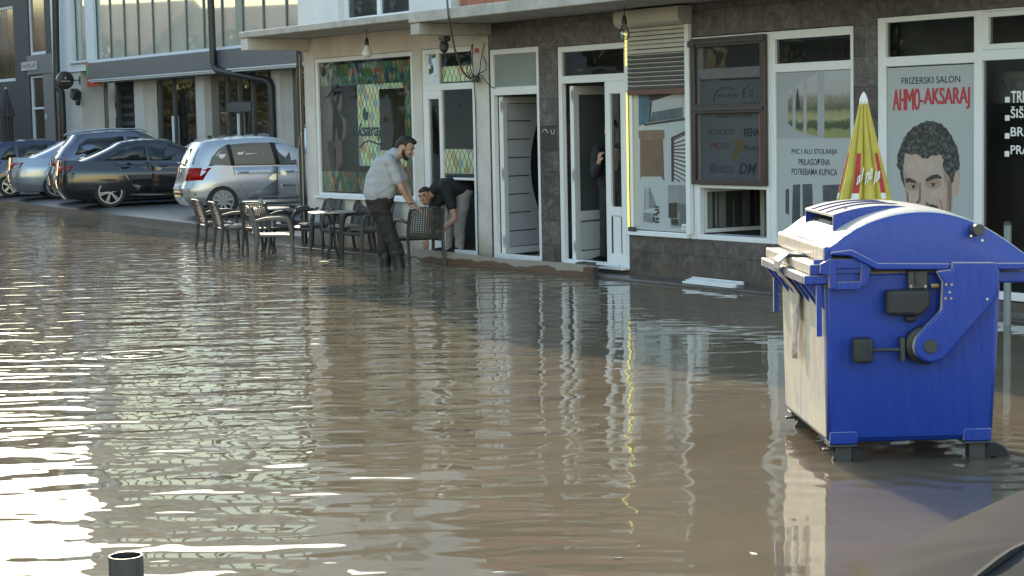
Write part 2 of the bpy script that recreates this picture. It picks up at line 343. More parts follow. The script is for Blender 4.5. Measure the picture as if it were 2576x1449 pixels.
def water_mat():
    m = bpy.data.materials.new('muddy_flood_water'); m.use_nodes = True; t = m.node_tree; b = t.nodes['Principled BSDF']
    b.inputs['Roughness'].default_value = 0.015; b.inputs['IOR'].default_value = 1.33
    b.inputs['Subsurface Weight'].default_value = 1.0; b.inputs['Subsurface Radius'].default_value = (1.0, 0.75, 0.5); b.inputs['Subsurface Scale'].default_value = 1.3
    geo = node(t, 'ShaderNodeNewGeometry')
    def mth(op, a, c=None, d=None):
        n = node(t, 'ShaderNodeMath', operation=op)
        for k, q in enumerate((a, c, d)):
            if q is None: continue
            if isinstance(q, (int, float)): n.inputs[k].default_value = q
            else: t.links.new(q, n.inputs[k])
        return n.outputs[0]
    P = geo.outputs['Position']; sx = node(t, 'ShaderNodeSeparateXYZ'); t.links.new(P, sx.inputs[0])
    def noise(scale, stretch, detail, dist=0.0, rough=0.45, rot=0.0):
        mp = node(t, 'ShaderNodeMapping'); mp.inputs['Scale'].default_value = stretch; mp.inputs['Rotation'].default_value = (0, 0, rot); t.links.new(P, mp.inputs[0])
        n = node(t, 'ShaderNodeTexNoise', i_Scale=scale, i_Detail=detail, i_Roughness=rough, i_Distortion=dist); t.links.new(mp.outputs[0], n.inputs['Vector']); return n.outputs['Fac']
    n1 = noise(3.1, (0.40, 1.0, 1.0), 0.0, 0.4)
    n2 = noise(6.2, (0.42, 1.0, 1.0), 0.0, 0.3, rot=0.25)
    n3 = noise(9.0, (0.7, 1.0, 1.0), 0.0, 0.2, rot=-0.4)
    # calmer to the right of the street and beside the container
    mr = node(t, 'ShaderNodeMapRange', interpolation_type='SMOOTHSTEP'); mr.inputs['From Min'].default_value = -0.4; mr.inputs['From Max'].default_value = 1.9; mr.inputs['To Min'].default_value = 1.0; mr.inputs['To Max'].default_value = 0.22
    big = noise(0.5, (1, 1, 1), 2.0); xx = mth('ADD', sx.outputs[0], mth('MULTIPLY', mth('SUBTRACT', big, 0.5), 1.6))
    t.links.new(xx, mr.inputs['Value'])
    nr = node(t, 'ShaderNodeMapRange', interpolation_type='SMOOTHSTEP'); nr.inputs['From Min'].default_value = 7.0; nr.inputs['From Max'].default_value = 12.5; nr.inputs['To Min'].default_value = 0.55; nr.inputs['To Max'].default_value = 1.0; t.links.new(sx.outputs[1], nr.inputs['Value'])
    calm = mth('MULTIPLY', mth('MULTIPLY', mr.outputs[0], nr.outputs[0]), mth('ADD', 0.65, mth('MULTIPLY', big, 0.7)))
    n3 = mth('MULTIPLY', n3, mth('ADD', 0.6, mth('MULTIPLY', mth('MINIMUM', mth('MAXIMUM', mth('MULTIPLY', mth('ADD', sx.outputs[0], 0.6), -0.9), 0.0), 1.0), 0.6)))
    h = mth('MULTIPLY', n1, WAVE[0]); h = mth('ADD', h, mth('MULTIPLY', n2, WAVE[1])); h = mth('ADD', h, mth('MULTIPLY', n3, WAVE[2]))
    h = mth('MULTIPLY', h, calm)
    def ring(c, amp, lam, fall):
        vd = node(t, 'ShaderNodeVectorMath', operation='DISTANCE'); t.links.new(P, vd.inputs[0]); vd.inputs[1].default_value = (c.x, c.y, 0)
        d = vd.outputs['Value']
        s_ = mth('SINE', mth('MULTIPLY', d, 2 * math.pi / lam)); f_ = mth('POWER', 2.718, mth('MULTIPLY', d, -1.0 / fall))
        return mth('MULTIPLY', mth('MULTIPLY', s_, f_), amp)
    for c, a, l, f in ((G(340, 893), 0.004, 0.16, 0.45), (G(990, 672), 0.006, 0.30, 1.6), (G(690, 650), 0.006, 0.34, 2.0), (G(1075, 672), 0.003, 0.2, 0.8), (G(2110, 1165), 0.0012, 0.22, 0.6), (G(2480, 1160), 0.002, 0.2, 0.7)):
        h = mth('ADD', h, ring(c, a, l, f))
    bp = node(t, 'ShaderNodeBump', i_Strength=1.0, i_Distance=1.0); t.links.new(h, bp.inputs['Height']); t.links.new(bp.outputs[0], b.inputs['Normal'])
    silt = noise(0.7, (1, 1, 1), 6.0, 0.6, 0.6); cr = node(t, 'ShaderNodeValToRGB'); t.links.new(silt, cr.inputs[0])
    cr.color_ramp.elements[0].position, cr.color_ramp.elements[1].position = 0.3, 0.7
    cr.color_ramp.elements[0].color = (0.138, 0.108, 0.070, 1); cr.color_ramp.elements[1].color = (0.182, 0.143, 0.095, 1)
    t.links.new(cr.outputs[0], b.inputs['Base Color'])
    return m
WAVE = (0.0185, 0.0075, 0.0026)
g = MB(); g.quad((-120, -60, 0), (70, -60, 0), (70, 160, 0), (-120, 160, 0))
tag(obj('water', g, water_mat(), sm=False), kind='structure')

# ------------------------------------------------------------------ the row of shops (facade frame: x along, y inward, z up)
shop = thing('shop_building', 'row of ground floor shops with cream plaster and brown granite walls behind the flood', 'building', O, TH)
H1 = [(-7.955, -4.99, 0.80, 2.915), (-4.735, -3.36, 0.06, 2.92)]
H2 = [(-2.985, -1.825, 0.06, 2.845), (-1.42, 0.035, 0.06, 2.815), (0.035, 3.87, 0.50, 2.81), (4.20, 7.3, 0.10, 2.86)]
obj('plaster_wall', wall_panel(MB(), -8.3, -3.0, -0.16, 3.23, H1, 0.0, 0.3), M_PLAS, shop, sm=False)
obj('granite_wall', wall_panel(MB(), -3.0, 9.0, -0.16, 3.18, H2, 0.0, 0.3), M_GRAN, shop, sm=False)
sP, sB = W(1138, 8)[0], W(1157, 8)[0]
uw = [(W(851, 30)[0], W(1029, 20)[0], 3.40, 4.75)]
obj('upper_wall', wall_panel(MB(), -8.45, sP, 3.33, 5.8, uw, 0.0, 0.35), M_WHITE, shop, sm=False)
mb = MB(); mb.box(sP, sB, -0.02, 0.3, 3.33, 4.7); obj('concrete_pillar', mb, M_CONC, shop, sm=False)
mb = MB(); mb.box(sB, 9.0, 0.01, 0.3, 3.33, 4.6); obj('brick_wall', mb, M_BRICK, shop, sm=False)
mb = MB(); mb.box(-8.45, sP, 0.355, 10.0, 5.6, 5.8); mb.box(sP + 0.01, 9.0, 0.31, 10.0, 4.6, 4.78); mb.box(-8.45, -8.25, 0.36, 10.0, -0.16, 5.59); mb.box(8.8, 9.0, 0.36, 10.0, -0.16, 4.59); mb.box(-8.24, 8.79, 9.8, 10.0, -0.16, 4.59)
obj('rear_wall', mb, M_WHITE, shop, sm=False)
mb = MB(); mb.box(-8.3, -3.12, -1.1, 0.31, 3.235, 3.33); obj('slab', mb, M_CONC, shop, bevel=0.012)
mb = MB(); mb.box(-3.12, 9.0, -1.15, 0.31, 3.185, 3.325); obj('slab', mb, M_CONC, shop, bevel=0.012)
mb = MB(); mb.box(-8.3, -8.07, -1.07, -0.003, 3.05, 3.234); obj('beam', mb, M_PLAS, shop, bevel=0.01)
mb = MB(); mb.box(-3.12, -2.9, -1.12, -0.003, 3.03, 3.184); obj('beam', mb, M_CONC, shop, bevel=0.01)
# rooms behind the glass
mb = MB()
mb.box(-8.2, 8.7, 0.31, 5.0, -0.1, 0.075); mb.box(-8.2, 8.7, 0.31, 5.0, 2.98, 3.1); mb.box(-8.2, 8.7, 4.9, 5.0, 0.08, 2.97)
for s in (-8.2, -3.25, 4.0, 8.6): mb.box(s, s + 0.08, 0.31, 4.89, 0.08, 2.97)
obj('interior', mb, M_INT, shop, sm=False)
mb = MB(); mb.box(0.25, 3.7, 1.25, 1.35, 0.08, 2.4); obj('interior_screen', mb, M_INTD, shop, sm=False)
mb = MB(); mb.box(4.3, 8.4, 1.6, 1.7, 0.08, 2.9); obj('interior_screen', mb, M_INTD, shop, sm=False)
mb = MB(); mb.box(-4.7, -3.5, 2.4, 2.5, 0.08, 2.9); obj('interior_screen', mb, M_INTD, shop, sm=False)
mb = MB(); mb.box(5.7, 8.4, 1.2, 1.59, 0.9, 0.96); mb.box(5.75, 6.0, 1.25, 1.5, 0.97, 1.2); mb.box(6.3, 6.5, 1.3, 1.5, 0.97, 1.35)
for k in range(5): mb.lathe([(0.03, 0.97), (0.03, 1.1), (0.012, 1.13), (0.012, 1.16)], (5.9 + k * 0.16, 1.35, 0), 8)
obj('salon_counter', mb, pm('counter_things', (0.25, 0.2, 0.18), 0.4, var=0.7, scale=9), shop)

def win(name, rects, panes, y0=0.012, y1=0.082, label=None, gm=None):
    w_ = obj(name, frame_mb(rects, y0, y1), M_PVC, shop, bevel=0.006)
    if label: w_['label'] = label
    for p in panes:
        mb = MB(); mb.quad((p[0] - 0.01, 0.047, p[2] - 0.01), (p[1] + 0.01, 0.047, p[2] - 0.01), (p[1] + 0.01, 0.047, p[3] + 0.01), (p[0] - 0.01, 0.047, p[3] + 0.01)); obj('pane', mb, gm or M_GLASS, w_, sm=False)
    return w_
w1 = win('window', border(-7.95, -4.995, 0.80, 2.91, 0.065, 0.05), [(-7.885, -5.06, 0.85, 2.86)], label='large shop window with lozenge film')
mb = MB(); mb.box(-8.0, -4.95, -0.06, 0.01, 0.765, 0.80); obj('sill', mb, M_PVC, w1, bevel=0.006)
d0 = win('door', border(-4.73, -3.365, 0.07, 2.915, 0.07) + [(-4.66, -3.435, 2.34, 2.43), (-4.36, -4.30, 2.43, 2.845), (-4.66, -4.60, 0.14, 2.34), (-4.31, -4.245, 0.14, 2.34), (-4.60, -4.31, 0.14, 0.24), (-4.60, -4.31, 2.22, 2.34), (-4.245, -3.435, 1.10, 1.135)],
         [(-4.66, -4.36, 2.43, 2.845), (-4.30, -3.435, 2.43, 2.845), (-4.60, -4.31, 0.24, 2.22), (-4.245, -3.435, 1.135, 2.34)], label='cafe doorway with narrow side window, open below')
d1 = win('door', border(-2.98, -1.83, 0.07, 2.84, 0.07) + [(-2.91, -1.90, 2.235, 2.344)], [], label='open white panel door with grey pane above')
mb = MB(); mb.box(-2.92, -1.89, 0.040, 0.048, 2.334, 2.78); obj('pane', mb, M_GREYGL, d1, sm=False)
d2 = win('door', border(-1.415, 0.03, 0.07, 2.81, 0.072) + [(-1.343, -0.042, 2.348, 2.443), (-0.437, -0.345, 0.142, 2.348), (-0.125, -0.042, 0.142, 2.348), (-0.345, -0.125, 2.20, 2.348), (-0.345, -0.125, 0.72, 0.83), (-0.345, -0.125, 0.142, 0.25)],
         [(-1.343, -0.042, 2.443, 2.738), (-0.345, -0.125, 0.83, 2.20)], label='open white door with glazed side panel')
mb = MB(); mb.box(-0.34, -0.13, 0.03, 0.06, 0.25, 0.72); obj('panel', mb, M_PVC, d2, sm=False)
mb = MB(); mb.box(-0.15, -0.13, 0.02, 0.029, 0.262, 0.708); mb.box(-0.34, -0.325, 0.02, 0.029, 0.262, 0.708); obj('gasket', mb, M_BLACK, d2, sm=False)
def leaf(parent, s0, width, z0, z1, ang, glazed):
    "door leaf hung on its left edge and swung inward by ang degrees"
    rz = R(ang)
    kw = dict(parent=parent, loc=(s0, 0.09, 0), rotz=rz)
    if glazed:
        fr = border(0, width, z0, z1, 0.11) + [(0.11, width - 0.11, 0.62, 0.74)]
        obj('leaf', frame_mb(fr, -0.03, 0.03), M_PVC, bevel=0.005, **kw)
        mb = MB(); mb.box(0.1, width - 0.1, -0.006, 0.006, 0.73, z1 - 0.1); obj('pane', mb, M_GREYGL2, sm=False, **kw)
        mb = MB(); mb.box(0.1, width - 0.1, -0.012, 0.012, z0 + 0.1, 0.63); obj('panel', mb, M_PVC, sm=False, **kw)
        mb = MB(); mb.box(0.105, width - 0.105, -0.016, -0.013, 0.60, 0.614); mb.box(0.105, width - 0.105, -0.016, -0.013, z0 + 0.112, z0 + 0.124); mb.box(0.112, 0.122, -0.016, -0.013, z0 + 0.124, 0.60)
        obj('gasket', mb, M_BLACK, sm=False, **kw)
    else:
        mb = MB(); mb.box(0.09, width - 0.09, -0.02, 0.02, z0 + 0.09, z1 - 0.09); obj('leaf', mb, M_PANEL, sm=False, **kw)
        obj('leaf_frame', frame_mb(border(0, width, z0, z1, 0.09), -0.035, 0.035), M_PVC, bevel=0.005, **kw)
        mb = MB()
        for k in range(8):
            z = z0 + 0.30 + k * 0.245; xe = 0.62 if k not in (0, 7) else 0.7
            if z < z1 - 0.1: mb.box(0.1, xe - 0.10 * math.sin(math.pi * (z - z0) / 2.05), -0.026, -0.021, z, z + 0.012)
        mb.box(0.091, 0.097, -0.026, -0.021, z0 + 0.09, z1 - 0.09); mb.box(0.097, width - 0.09, -0.026, -0.021, z0 + 0.09, z0 + 0.099); mb.box(0.097, width - 0.09, -0.026, -0.021, z1 - 0.099, z1 - 0.09)
        obj('groove', mb, M_BLACK, sm=False, **kw)
        pts = [(width - 0.095, z0 + 0.4)] + [(width - 0.10 - 0.26 * math.sin(math.pi * k / 14) ** 0.8, z0 + 0.4 + 1.5 * k / 14) for k in range(15)] + [(width - 0.095, z0 + 1.9)]
        mb = MB(); mb.prism(pts, 'y', -0.028, -0.0215); obj('dark_glazing', mb, M_GREYGL3, sm=False, **kw)
    for z in (z0 + 0.1, z0 + 1.0, z1 - 0.2):
        mb = MB(); mb.lathe([(0.014, z), (0.014, z + 0.16)], (-0.025, -0.02, 0), 8); mb.box(-0.055, 0.02, -0.04, -0.03, z + 0.04, z + 0.13); obj('hinge', mb, M_PVC, **kw)
    mb = MB(); mb.box(width - 0.06, width - 0.04, -0.07, -0.036, 1.0, 1.16); mb.box(width - 0.17, width - 0.04, -0.085, -0.07, 1.10, 1.125); obj('handle', mb, M_DKGR, **kw)
M_GREYGL2 = pm('dim_door_glass', (0.11, 0.125, 0.13), 0.08, var=0.2, scale=2, spec=0.8)
M_GREYGL3 = pm('black_door_glass', (0.012, 0.018, 0.018), 0.06, var=0.2, scale=2, spec=0.8)
M_PANEL = pm('pale_door_panel', (0.52, 0.53, 0.58), 0.45, var=0.06)
leaf(d1, -2.86, 0.92, 0.12, 2.22, 105, False)
leaf(d2, -1.24, 0.88, 0.12, 2.32, 103, True)
mb = MB(); mb.box(-1.34, 0.03, -0.10, 0.09, 0.075, 0.10); mb.box(-0.46, 0.0, -0.14, -0.102, 0.12, 0.145); obj('threshold', mb, M_PVC, d2, bevel=0.004)
# window block with the shutter
w2 = win('window', [(0.045, 0.10, 0.50, 2.80), (1.186, 1.295, 0.50, 2.80), (0.10, 1.186, 0.50, 0.56), (0.10, 1.186, 2.74, 2.80)], [(0.10, 1.186, 0.56, 2.74)], label='shop window under the half lowered roller shutter')
mb = MB(); mb.box(0.05, 1.19, -0.05, 0.01, 0.505, 0.545); obj('sill', mb, M_PVC, w2, bevel=0.006)
w3 = win('window', [(1.297, 1.36, 0.56, 2.80), (2.50, 2.566, 0.56, 2.80), (1.36, 2.50, 2.72, 2.80), (1.36, 2.50, 2.32, 2.44), (1.36, 1.42, 2.44, 2.72), (1.297, 2.566, 0.50, 0.56), (1.36, 2.50, 1.09, 1.13)], [(1.42, 2.50, 2.44, 2.72), (1.36, 2.50, 1.13, 2.32)], label='window with swung-in lower sash behind the brown screen')
sash = obj('sash', frame_mb(border(0, 1.04, 0.57, 1.085, 0.045), -0.02, 0.02), M_PVC, w3, loc=(1.33, 0.09, 0), rotz=R(88), bevel=0.004)
mb = MB(); mb.quad((0.04, 0, 0.61), (1.0, 0, 0.61), (1.0, 0, 1.045), (0.04, 0, 1.045)); obj('sash_pane', mb, M_GLASS, w3, loc=(1.33, 0.09, 0), rotz=R(88), sm=False)
mb = MB()
for k, (q0, q1) in enumerate(((0.10, 0.16), (0.20, 0.235), (0.26, 0.36), (0.47, 0.49), (0.62, 0.72), (0.80, 0.83), (0.86, 0.97))): mb.box(q0, q1, 0.04 + 0.002 * k, 0.05 + 0.002 * k, 0.62, 1.04)
obj('reflection_strip', mb, pm('grey_strip', (0.5, 0.52, 0.53), 0.6, var=0.3, scale=3), w3, loc=(1.33, 0.09, 0), rotz=R(88), sm=False)  # grey strips added behind the pane to imitate stripes reflected in it
mb = MB(); mb.box(0.04, 1.0, 0.07, 0.075, 0.60, 1.05); obj('backing', mb, pm('slate_backing', (0.13, 0.145, 0.15), 0.6, var=0.3, scale=2), w3, loc=(1.33, 0.09, 0), rotz=R(88), sm=False)  # added sheet, lightens the dark view behind the strips
mb = MB(); mb.box(1.37, 2.49, 0.085, 0.30, 0.52, 0.555); obj('inner_sill', mb, M_PVC, w3, sm=False)
mb = MB()
for k in range(9): mb.box(1.5 + 0.13 * k, 1.5 + 0.13 * k + (0.03 if k % 3 else 0.07), 0.8, 0.83, 0.3, 1.3)
obj('display_rack', mb, M_INT, w3, sm=False)
w4 = win('window', [(2.570, 2.655, 0.50, 2.80), (3.81, 3.868, 0.50, 2.80), (2.655, 3.81, 2.71, 2.80), (2.655, 3.81, 2.358, 2.452), (2.655, 3.81, 0.50, 0.57)], [(2.655, 3.81, 2.452, 2.71), (2.655, 3.81, 0.57, 2.358)], label='window with dark transom above the joinery poster')
w5 = win('window', [(4.203, 4.313, 0.11, 2.855), (5.483, 5.584, 0.11, 2.855), (4.313, 5.483, 2.80, 2.855), (4.313, 5.483, 2.362, 2.459), (4.313, 5.483, 0.11, 0.19)], [(4.313, 5.483, 2.459, 2.80), (4.313, 5.483, 0.19, 2.362)], label='window with the hair salon poster')
w6 = win('window', [(5.584, 7.2, 2.835, 2.855), (5.584, 7.2, 2.375, 2.475), (5.584, 5.66, 2.475, 2.835), (5.66, 7.2, 2.475, 2.53), (5.66, 7.2, 2.78, 2.835), (7.2, 7.28, 0.11, 2.855), (5.584, 7.2, 0.11, 0.19)], [(5.66, 7.2, 2.53, 2.78), (5.584, 7.2, 0.19, 2.375)], label='dark salon window with white lettering', gm=M_GLASS)
uw1 = win('window', border(uw[0][0], uw[0][1], 3.40, 4.75, 0.09) + [((uw[0][0] + uw[0][1]) / 2 - 0.05, (uw[0][0] + uw[0][1]) / 2 + 0.05, 3.49, 4.66)], [(uw[0][0] + 0.09, uw[0][1] - 0.09, 3.49, 4.66)], y0=0.10, y1=0.17, label='upstairs white framed window above the slab', gm=M_GLASSD)
for n_ in uw1.children:
    n_.location = (0, 0.09, 0)
# roller shutter
pr = [(0.0, 2.962), (-0.13, 2.962), (-0.185, 3.0), (-0.20, 3.06), (-0.20, 3.12), (-0.17, 3.165), (0.0, 3.165)]
M_SHUT = pm('beige_shutter', (0.47, 0.46, 0.42), 0.5, var=0.1, scale=3)
mb = MB(); mb.prism([(p[0] - 0.004, p[1]) for p in pr], 'x', 0.045, 1.262); rs = obj('roller_shutter', mb, M_SHUT, shop, bevel=0.006); rs['label'] = 'half lowered roller shutter with a beige box'
mb = MB(); mb.prism([(p[0] * 1.02 - 0.004, p[1]) for p in pr], 'x', 1.263, 1.275); obj('end_cap', mb, pm('grey_cap', (0.36, 0.37, 0.38), 0.5), rs)
mb = MB(); z = 2.958; k = 0
ML = MB(); MD = MB(); MI = MB()
while z > 2.235:
    b_ = ML if z > 2.66 else MD
    b_.box(0.10, 1.186, -0.040, -0.028, z - 0.040, z - 0.008)
    MI.box(0.10, 1.186, -0.045, -0.029, z - 0.008, z); z -= 0.052
obj('slats', ML, M_SHUT, rs, sm=False)
o_ = obj('slats', MD, pm('dark_shutter_slats', (0.06, 0.055, 0.055), 0.5), rs, sm=False); o_['label'] = 'dark lower slats'
obj('slat_seams', MI, M_SHUT, rs, sm=False)
mb = MB(); mb.box(0.10, 1.186, -0.05, -0.025, 2.172, 2.235); obj('bottom_bar', mb, pm('brown_bar', (0.13, 0.06, 0.045), 0.5), rs, bevel=0.004)
mb = MB(); mb.box(1.19, 1.265, -0.055, 0.0, 0.56, 2.96); mb.box(0.045, 0.09, -0.03, 0.0, 2.2, 2.955); obj('guide_rail', mb, M_PVC, rs, bevel=0.005)

# ------------------------------------------------------------------ posters, lettering and things fixed to the shop fronts
def crop(ox, oy, sc): return lambda x, y: W((ox + sc * x) / 1.4907, (oy + sc * y) / 1.4907)
c6, c7 = crop(3140, 20, .276), crop(3140, 380, .2899)
c25, c23, c26, c10 = crop(2500, 0, .5521), crop(2350, 340, .3864), crop(2580, 120, .414), crop(1000, 0, .3864)
M_INK = pm('navy_ink', (0.02, 0.025, 0.06), 0.5, var=0.1)
M_RED = pm('red_ink', (0.42, 0.035, 0.045), 0.5, var=0.1)
M_PAPER = pm('grey_white_print', (0.37, 0.40, 0.41), 0.45, var=0.06, scale=1.5)
M_WINK = pm('white_ink', (0.72, 0.74, 0.72), 0.5, var=0.05)
def flat(name, polys, mat, parent, base, y, th=0.001):
    mb = MB()
    for pl in polys: mb.prism([(p[0] - base[0], p[1] - base[1]) for p in pl], 'y', y, y + th)
    return obj(name, mb, mat, parent, sm=False)
def ell(c, rx, ry, n=20): return [(c[0] + rx * math.cos(2 * math.pi * k / n), c[1] + ry * math.sin(2 * math.pi * k / n)) for k in range(n)]
def rel(a, b, t0): return a[0] - t0[0], b[0] - t0[0]
def tb(fn, x0, yt0, yb0, x1, base):
    "text box whose left end spans yt0..yb0 in a crop"
    s0, z1 = fn(x0, yt0); _, z0 = fn(x0, yb0); s1, _ = fn(x1, yt0)
    return s0 - base[0], s1 - base[0], z0 - base[1], z1 - base[1]

# the hair salon poster
B = (4.32, 0.22)
hp = fthing('poster', 'grey poster with red shop lettering above a dark curly haired man with a moustache', 'poster', B[0], 0.04, B[1], None)
mb = MB(); mb.box(0, 1.156, -0.004, 0.003, 0, 2.13); obj('sheet', mb, M_PAPER, hp, sm=False)
label_text('lettering', [('FRIZERSKI SALON', *tb(c6, 840, 985, 1075, 1635, B))], M_INK, hp, -0.0068)
bx = tb(c6, 718, 1142, 1428, 1770, B); mb = MB()
for k, dx in enumerate((-0.006, 0.0, 0.006)):
    for tx, xa, xb, ya_, yb_ in (('A', 722, 806, 1142, 1430), ('H', 816, 884, 1140, 1428), ('M', 894, 1002, 1136, 1426), ('O', 1012, 1086, 1130, 1424), ('-', 1098, 1134, 1286, 1318), ('AKSARAJ', 1146, 1764, 1126, 1420)):
        bx = tb(c6, xa, ya_, yb_, xb, B); t_ = text_mesh(tx, bx[0] + dx, bx[1] + dx, bx[2], bx[3], y=-0.0064 - 0.0004 * k, bold=0.004 if tx != 'M' else 0.0, slope=0.0); mb.add(t_.v, t_.f)
o_ = obj('lettering', mb, M_RED, hp, sm=False); sd = o_.modifiers.new('t', 'SOLIDIFY'); sd.thickness = 0.0002
P7 = lambda pts: [c7(*p) for p in pts]
M_SKIN_P = pm('printed_skin', (0.43, 0.29, 0.215), 0.5, var=0.35, scale=3.0, col2=(0.36, 0.32, 0.285))
M_HAIR_P = pm('printed_hair', (0.17, 0.18, 0.18), 0.5, scale=26, col2=(0.012, 0.014, 0.013), ramp=(0.45, 0.8), detail=5)
face = [(835, 640), (815, 880), (845, 1120), (870, 1300), (900, 1480), (980, 1680), (1100, 1790), (1230, 1800), (1370, 1690), (1440, 1500), (1465, 1300), (1480, 1100), (1450, 900), (1400, 640)]
ph = flat('portrait', [P7(face)], M_SKIN_P, hp, B, -0.0055)
flat('ear', [P7([(1440, 1060), (1490, 930), (1548, 880), (1546, 1020), (1532, 1200), (1490, 1235), (1455, 1230)])], M_SKIN_P, ph, B, -0.0062)
hair = [(750, 700), (745, 830), (775, 920), (800, 1020), (838, 1130), (832, 1000), (818, 880), (832, 760), (850, 660), (900, 690), (980, 680), (1060, 730), (1130, 745), (1200, 700), (1300, 690), (1345, 760), (1330, 860), (1400, 960), (1445, 1085), (1500, 920), (1545, 880), (1550, 760), (1520, 600), (1460, 480), (1400, 380), (1320, 300), (1200, 258), (1130, 255), (1050, 280), (950, 340), (870, 420), (810, 510), (770, 620)]
rnd = random.Random(3)
hj = []
for k, p in enumerate(hair):
    q = hair[(k + 1) % len(hair)]
    for t in (0, 0.33, 0.66): hj.append((p[0] + (q[0] - p[0]) * t + rnd.uniform(-9, 9), p[1] + (q[1] - p[1]) * t + rnd.uniform(-9, 9)))
flat('hair', [P7(hj)], M_HAIR_P, ph, B, -0.0072)
M_DKP = pm('printed_dark', (0.045, 0.04, 0.036), 0.5, var=0.4, scale=20)
flat('eyebrow', [P7([(850, 1000), (900, 988), (990, 1035), (992, 1064), (900, 1045), (855, 1062)])], M_DKP, ph, B, -0.0078)
flat('eyebrow', [P7([(1105, 1015), (1180, 960), (1262, 942), (1312, 972), (1322, 1004), (1240, 1000), (1120, 1042)])], M_DKP, ph, B, -0.0078)
for c in ((955, 1110), (1210, 1082)):
    e_ = flat('eye', [P7(ell(c, 52, 20))], pm('printed_eye_white', (0.33, 0.31, 0.29), 0.5), ph, B, -0.0066)
    mb = MB(); mb.prism([(p[0] - B[0], p[1] - B[1]) for p in P7(ell(c, 21, 21))], 'y', -0.0076, -0.0070)
    mb.prism([(p[0] - B[0], p[1] - B[1]) for p in P7([(c[0] - 58, c[1] - 10), (c[0], c[1] - 28), (c[0] + 60, c[1] - 8), (c[0], c[1] - 16)])], 'y', -0.0084, -0.0079)
    obj('iris', mb, M_DKP, ph, sm=False)
M_SHP = pm('printed_shadow', (0.20, 0.14, 0.105), 0.5, var=0.25, scale=6)
flat('nose', [P7([(1035, 1120), (1055, 1130), (1050, 1290), (1000, 1345), (985, 1320), (1020, 1260)]), P7([(1120, 1300), (1165, 1330), (1120, 1392), (1085, 1396), (1105, 1350)])], M_SHP, ph, B, -0.0066)
M_P1, M_P2, M_P3 = pm('printed_skin_light', (0.47, 0.37, 0.30), 0.5, var=0.2, scale=9), pm('printed_skin_mid', (0.34, 0.225, 0.165), 0.5, var=0.2, scale=9), pm('printed_skin_deep', (0.27, 0.175, 0.13), 0.5, var=0.25, scale=9)
flat('forehead', [P7(ell((1060, 830), 185, 95, 26))], M_P1, ph, B, -0.00575)
flat('cheek', [P7(ell((950, 1235), 62, 75)), P7(ell((1255, 1220), 78, 90))], M_P1, ph, B, -0.00575)
flat('temple', [P7([(838, 900), (870, 930), (862, 1130), (900, 1440), (880, 1440), (848, 1120)]), P7([(1335, 870), (1400, 980), (1440, 1120), (1430, 1420), (1370, 1430), (1385, 1150), (1350, 1010)])], M_P2, ph, B, -0.00582)
flat('eye_socket', [P7(ell((945, 1095), 84, 62)), P7(ell((1205, 1068), 100, 70))], M_P2, ph, B, -0.0060)
flat('nose_bridge', [P7([(1050, 1010), (1085, 1010), (1100, 1290), (1075, 1370), (1045, 1330)])], M_P1, ph, B, -0.0061)
flat('nose_side', [P7([(1030, 1040), (1052, 1060), (1046, 1290), (1010, 1330), (1018, 1250)])], M_P3, ph, B, -0.0062)
flat('fold', [P7([(925, 1290), (940, 1290), (930, 1400), (905, 1449), (900, 1440)]), P7([(1285, 1270), (1300, 1265), (1345, 1420), (1330, 1430)])], M_P3, ph, B, -0.0062)
flat('cheek_line', [P7([(870, 1180), (885, 1180), (905, 1400), (880, 1400)]), P7([(1400, 1000), (1450, 1100), (1440, 1420), (1410, 1420)])], M_SHP, ph, B, -0.0064)
flat('moustache', [P7([(940, 1400), (1010, 1338), (1062, 1394), (1100, 1398), (1180, 1330), (1262, 1352), (1295, 1420), (1300, 1560), (1240, 1600), (1120, 1520), (1000, 1600), (930, 1560)])], M_DKP, ph, B, -0.0086)
# white lettering on the dark salon window
wl = fthing('window_lettering', 'white condensed service list lettered on the dark salon window', 'lettering', 5.6, 0.03, 1.2)
Bw = (5.6, 1.2)
def line(body, fn, x, yt, yb, n):
    s0, z1 = fn(x, yt); _, z0 = fn(x, yb); return (body, s0 - Bw[0], s0 - Bw[0] + n, z0 - Bw[1], z1 - Bw[1], dict(bold=0.012))
its = [line('TRETMAN', c6, 2330, 1165, 1325, 0.50), line('BRIJANJE', c7, 2215, 335, 490, 0.53), line('PRANJE', c7, 2215, 570, 720, 0.42), line('\u0160I\u0160ANJE', c7, 2215, 66, 255, 0.46)]
label_text('lettering', its, M_WINK, wl, 0.0)
mb = MB()
for fn, x, y in ((c6, 2250, 1245), (c7, 2142, 180), (c7, 2140, 412), (c7, 2137, 645)):
    s0, z1 = fn(x, y); mb.box(s0 - 5.6, s0 - 5.6 + 0.055, -0.001, 0.001, z1 - 1.2 - 0.052, z1 - 1.2)
obj('dash', mb, M_WINK, wl, sm=False)
wk = fthing('inner_sign', 'dim grey shop name hanging inside at the top of the salon window', 'sign', 5.45, 0.35, 2.0)
label_text('lettering', [('AKSARAJ', 0.0, 0.98, 0.02, 0.21)], pm('dim_letter', (0.10, 0.12, 0.11), 0.5), wk, 0.0)
mb = MB(); mb.box(-0.05, 1.05, 0.004, 0.02, -0.03, 0.27); obj('board', mb, M_INTD, wk, sm=False)
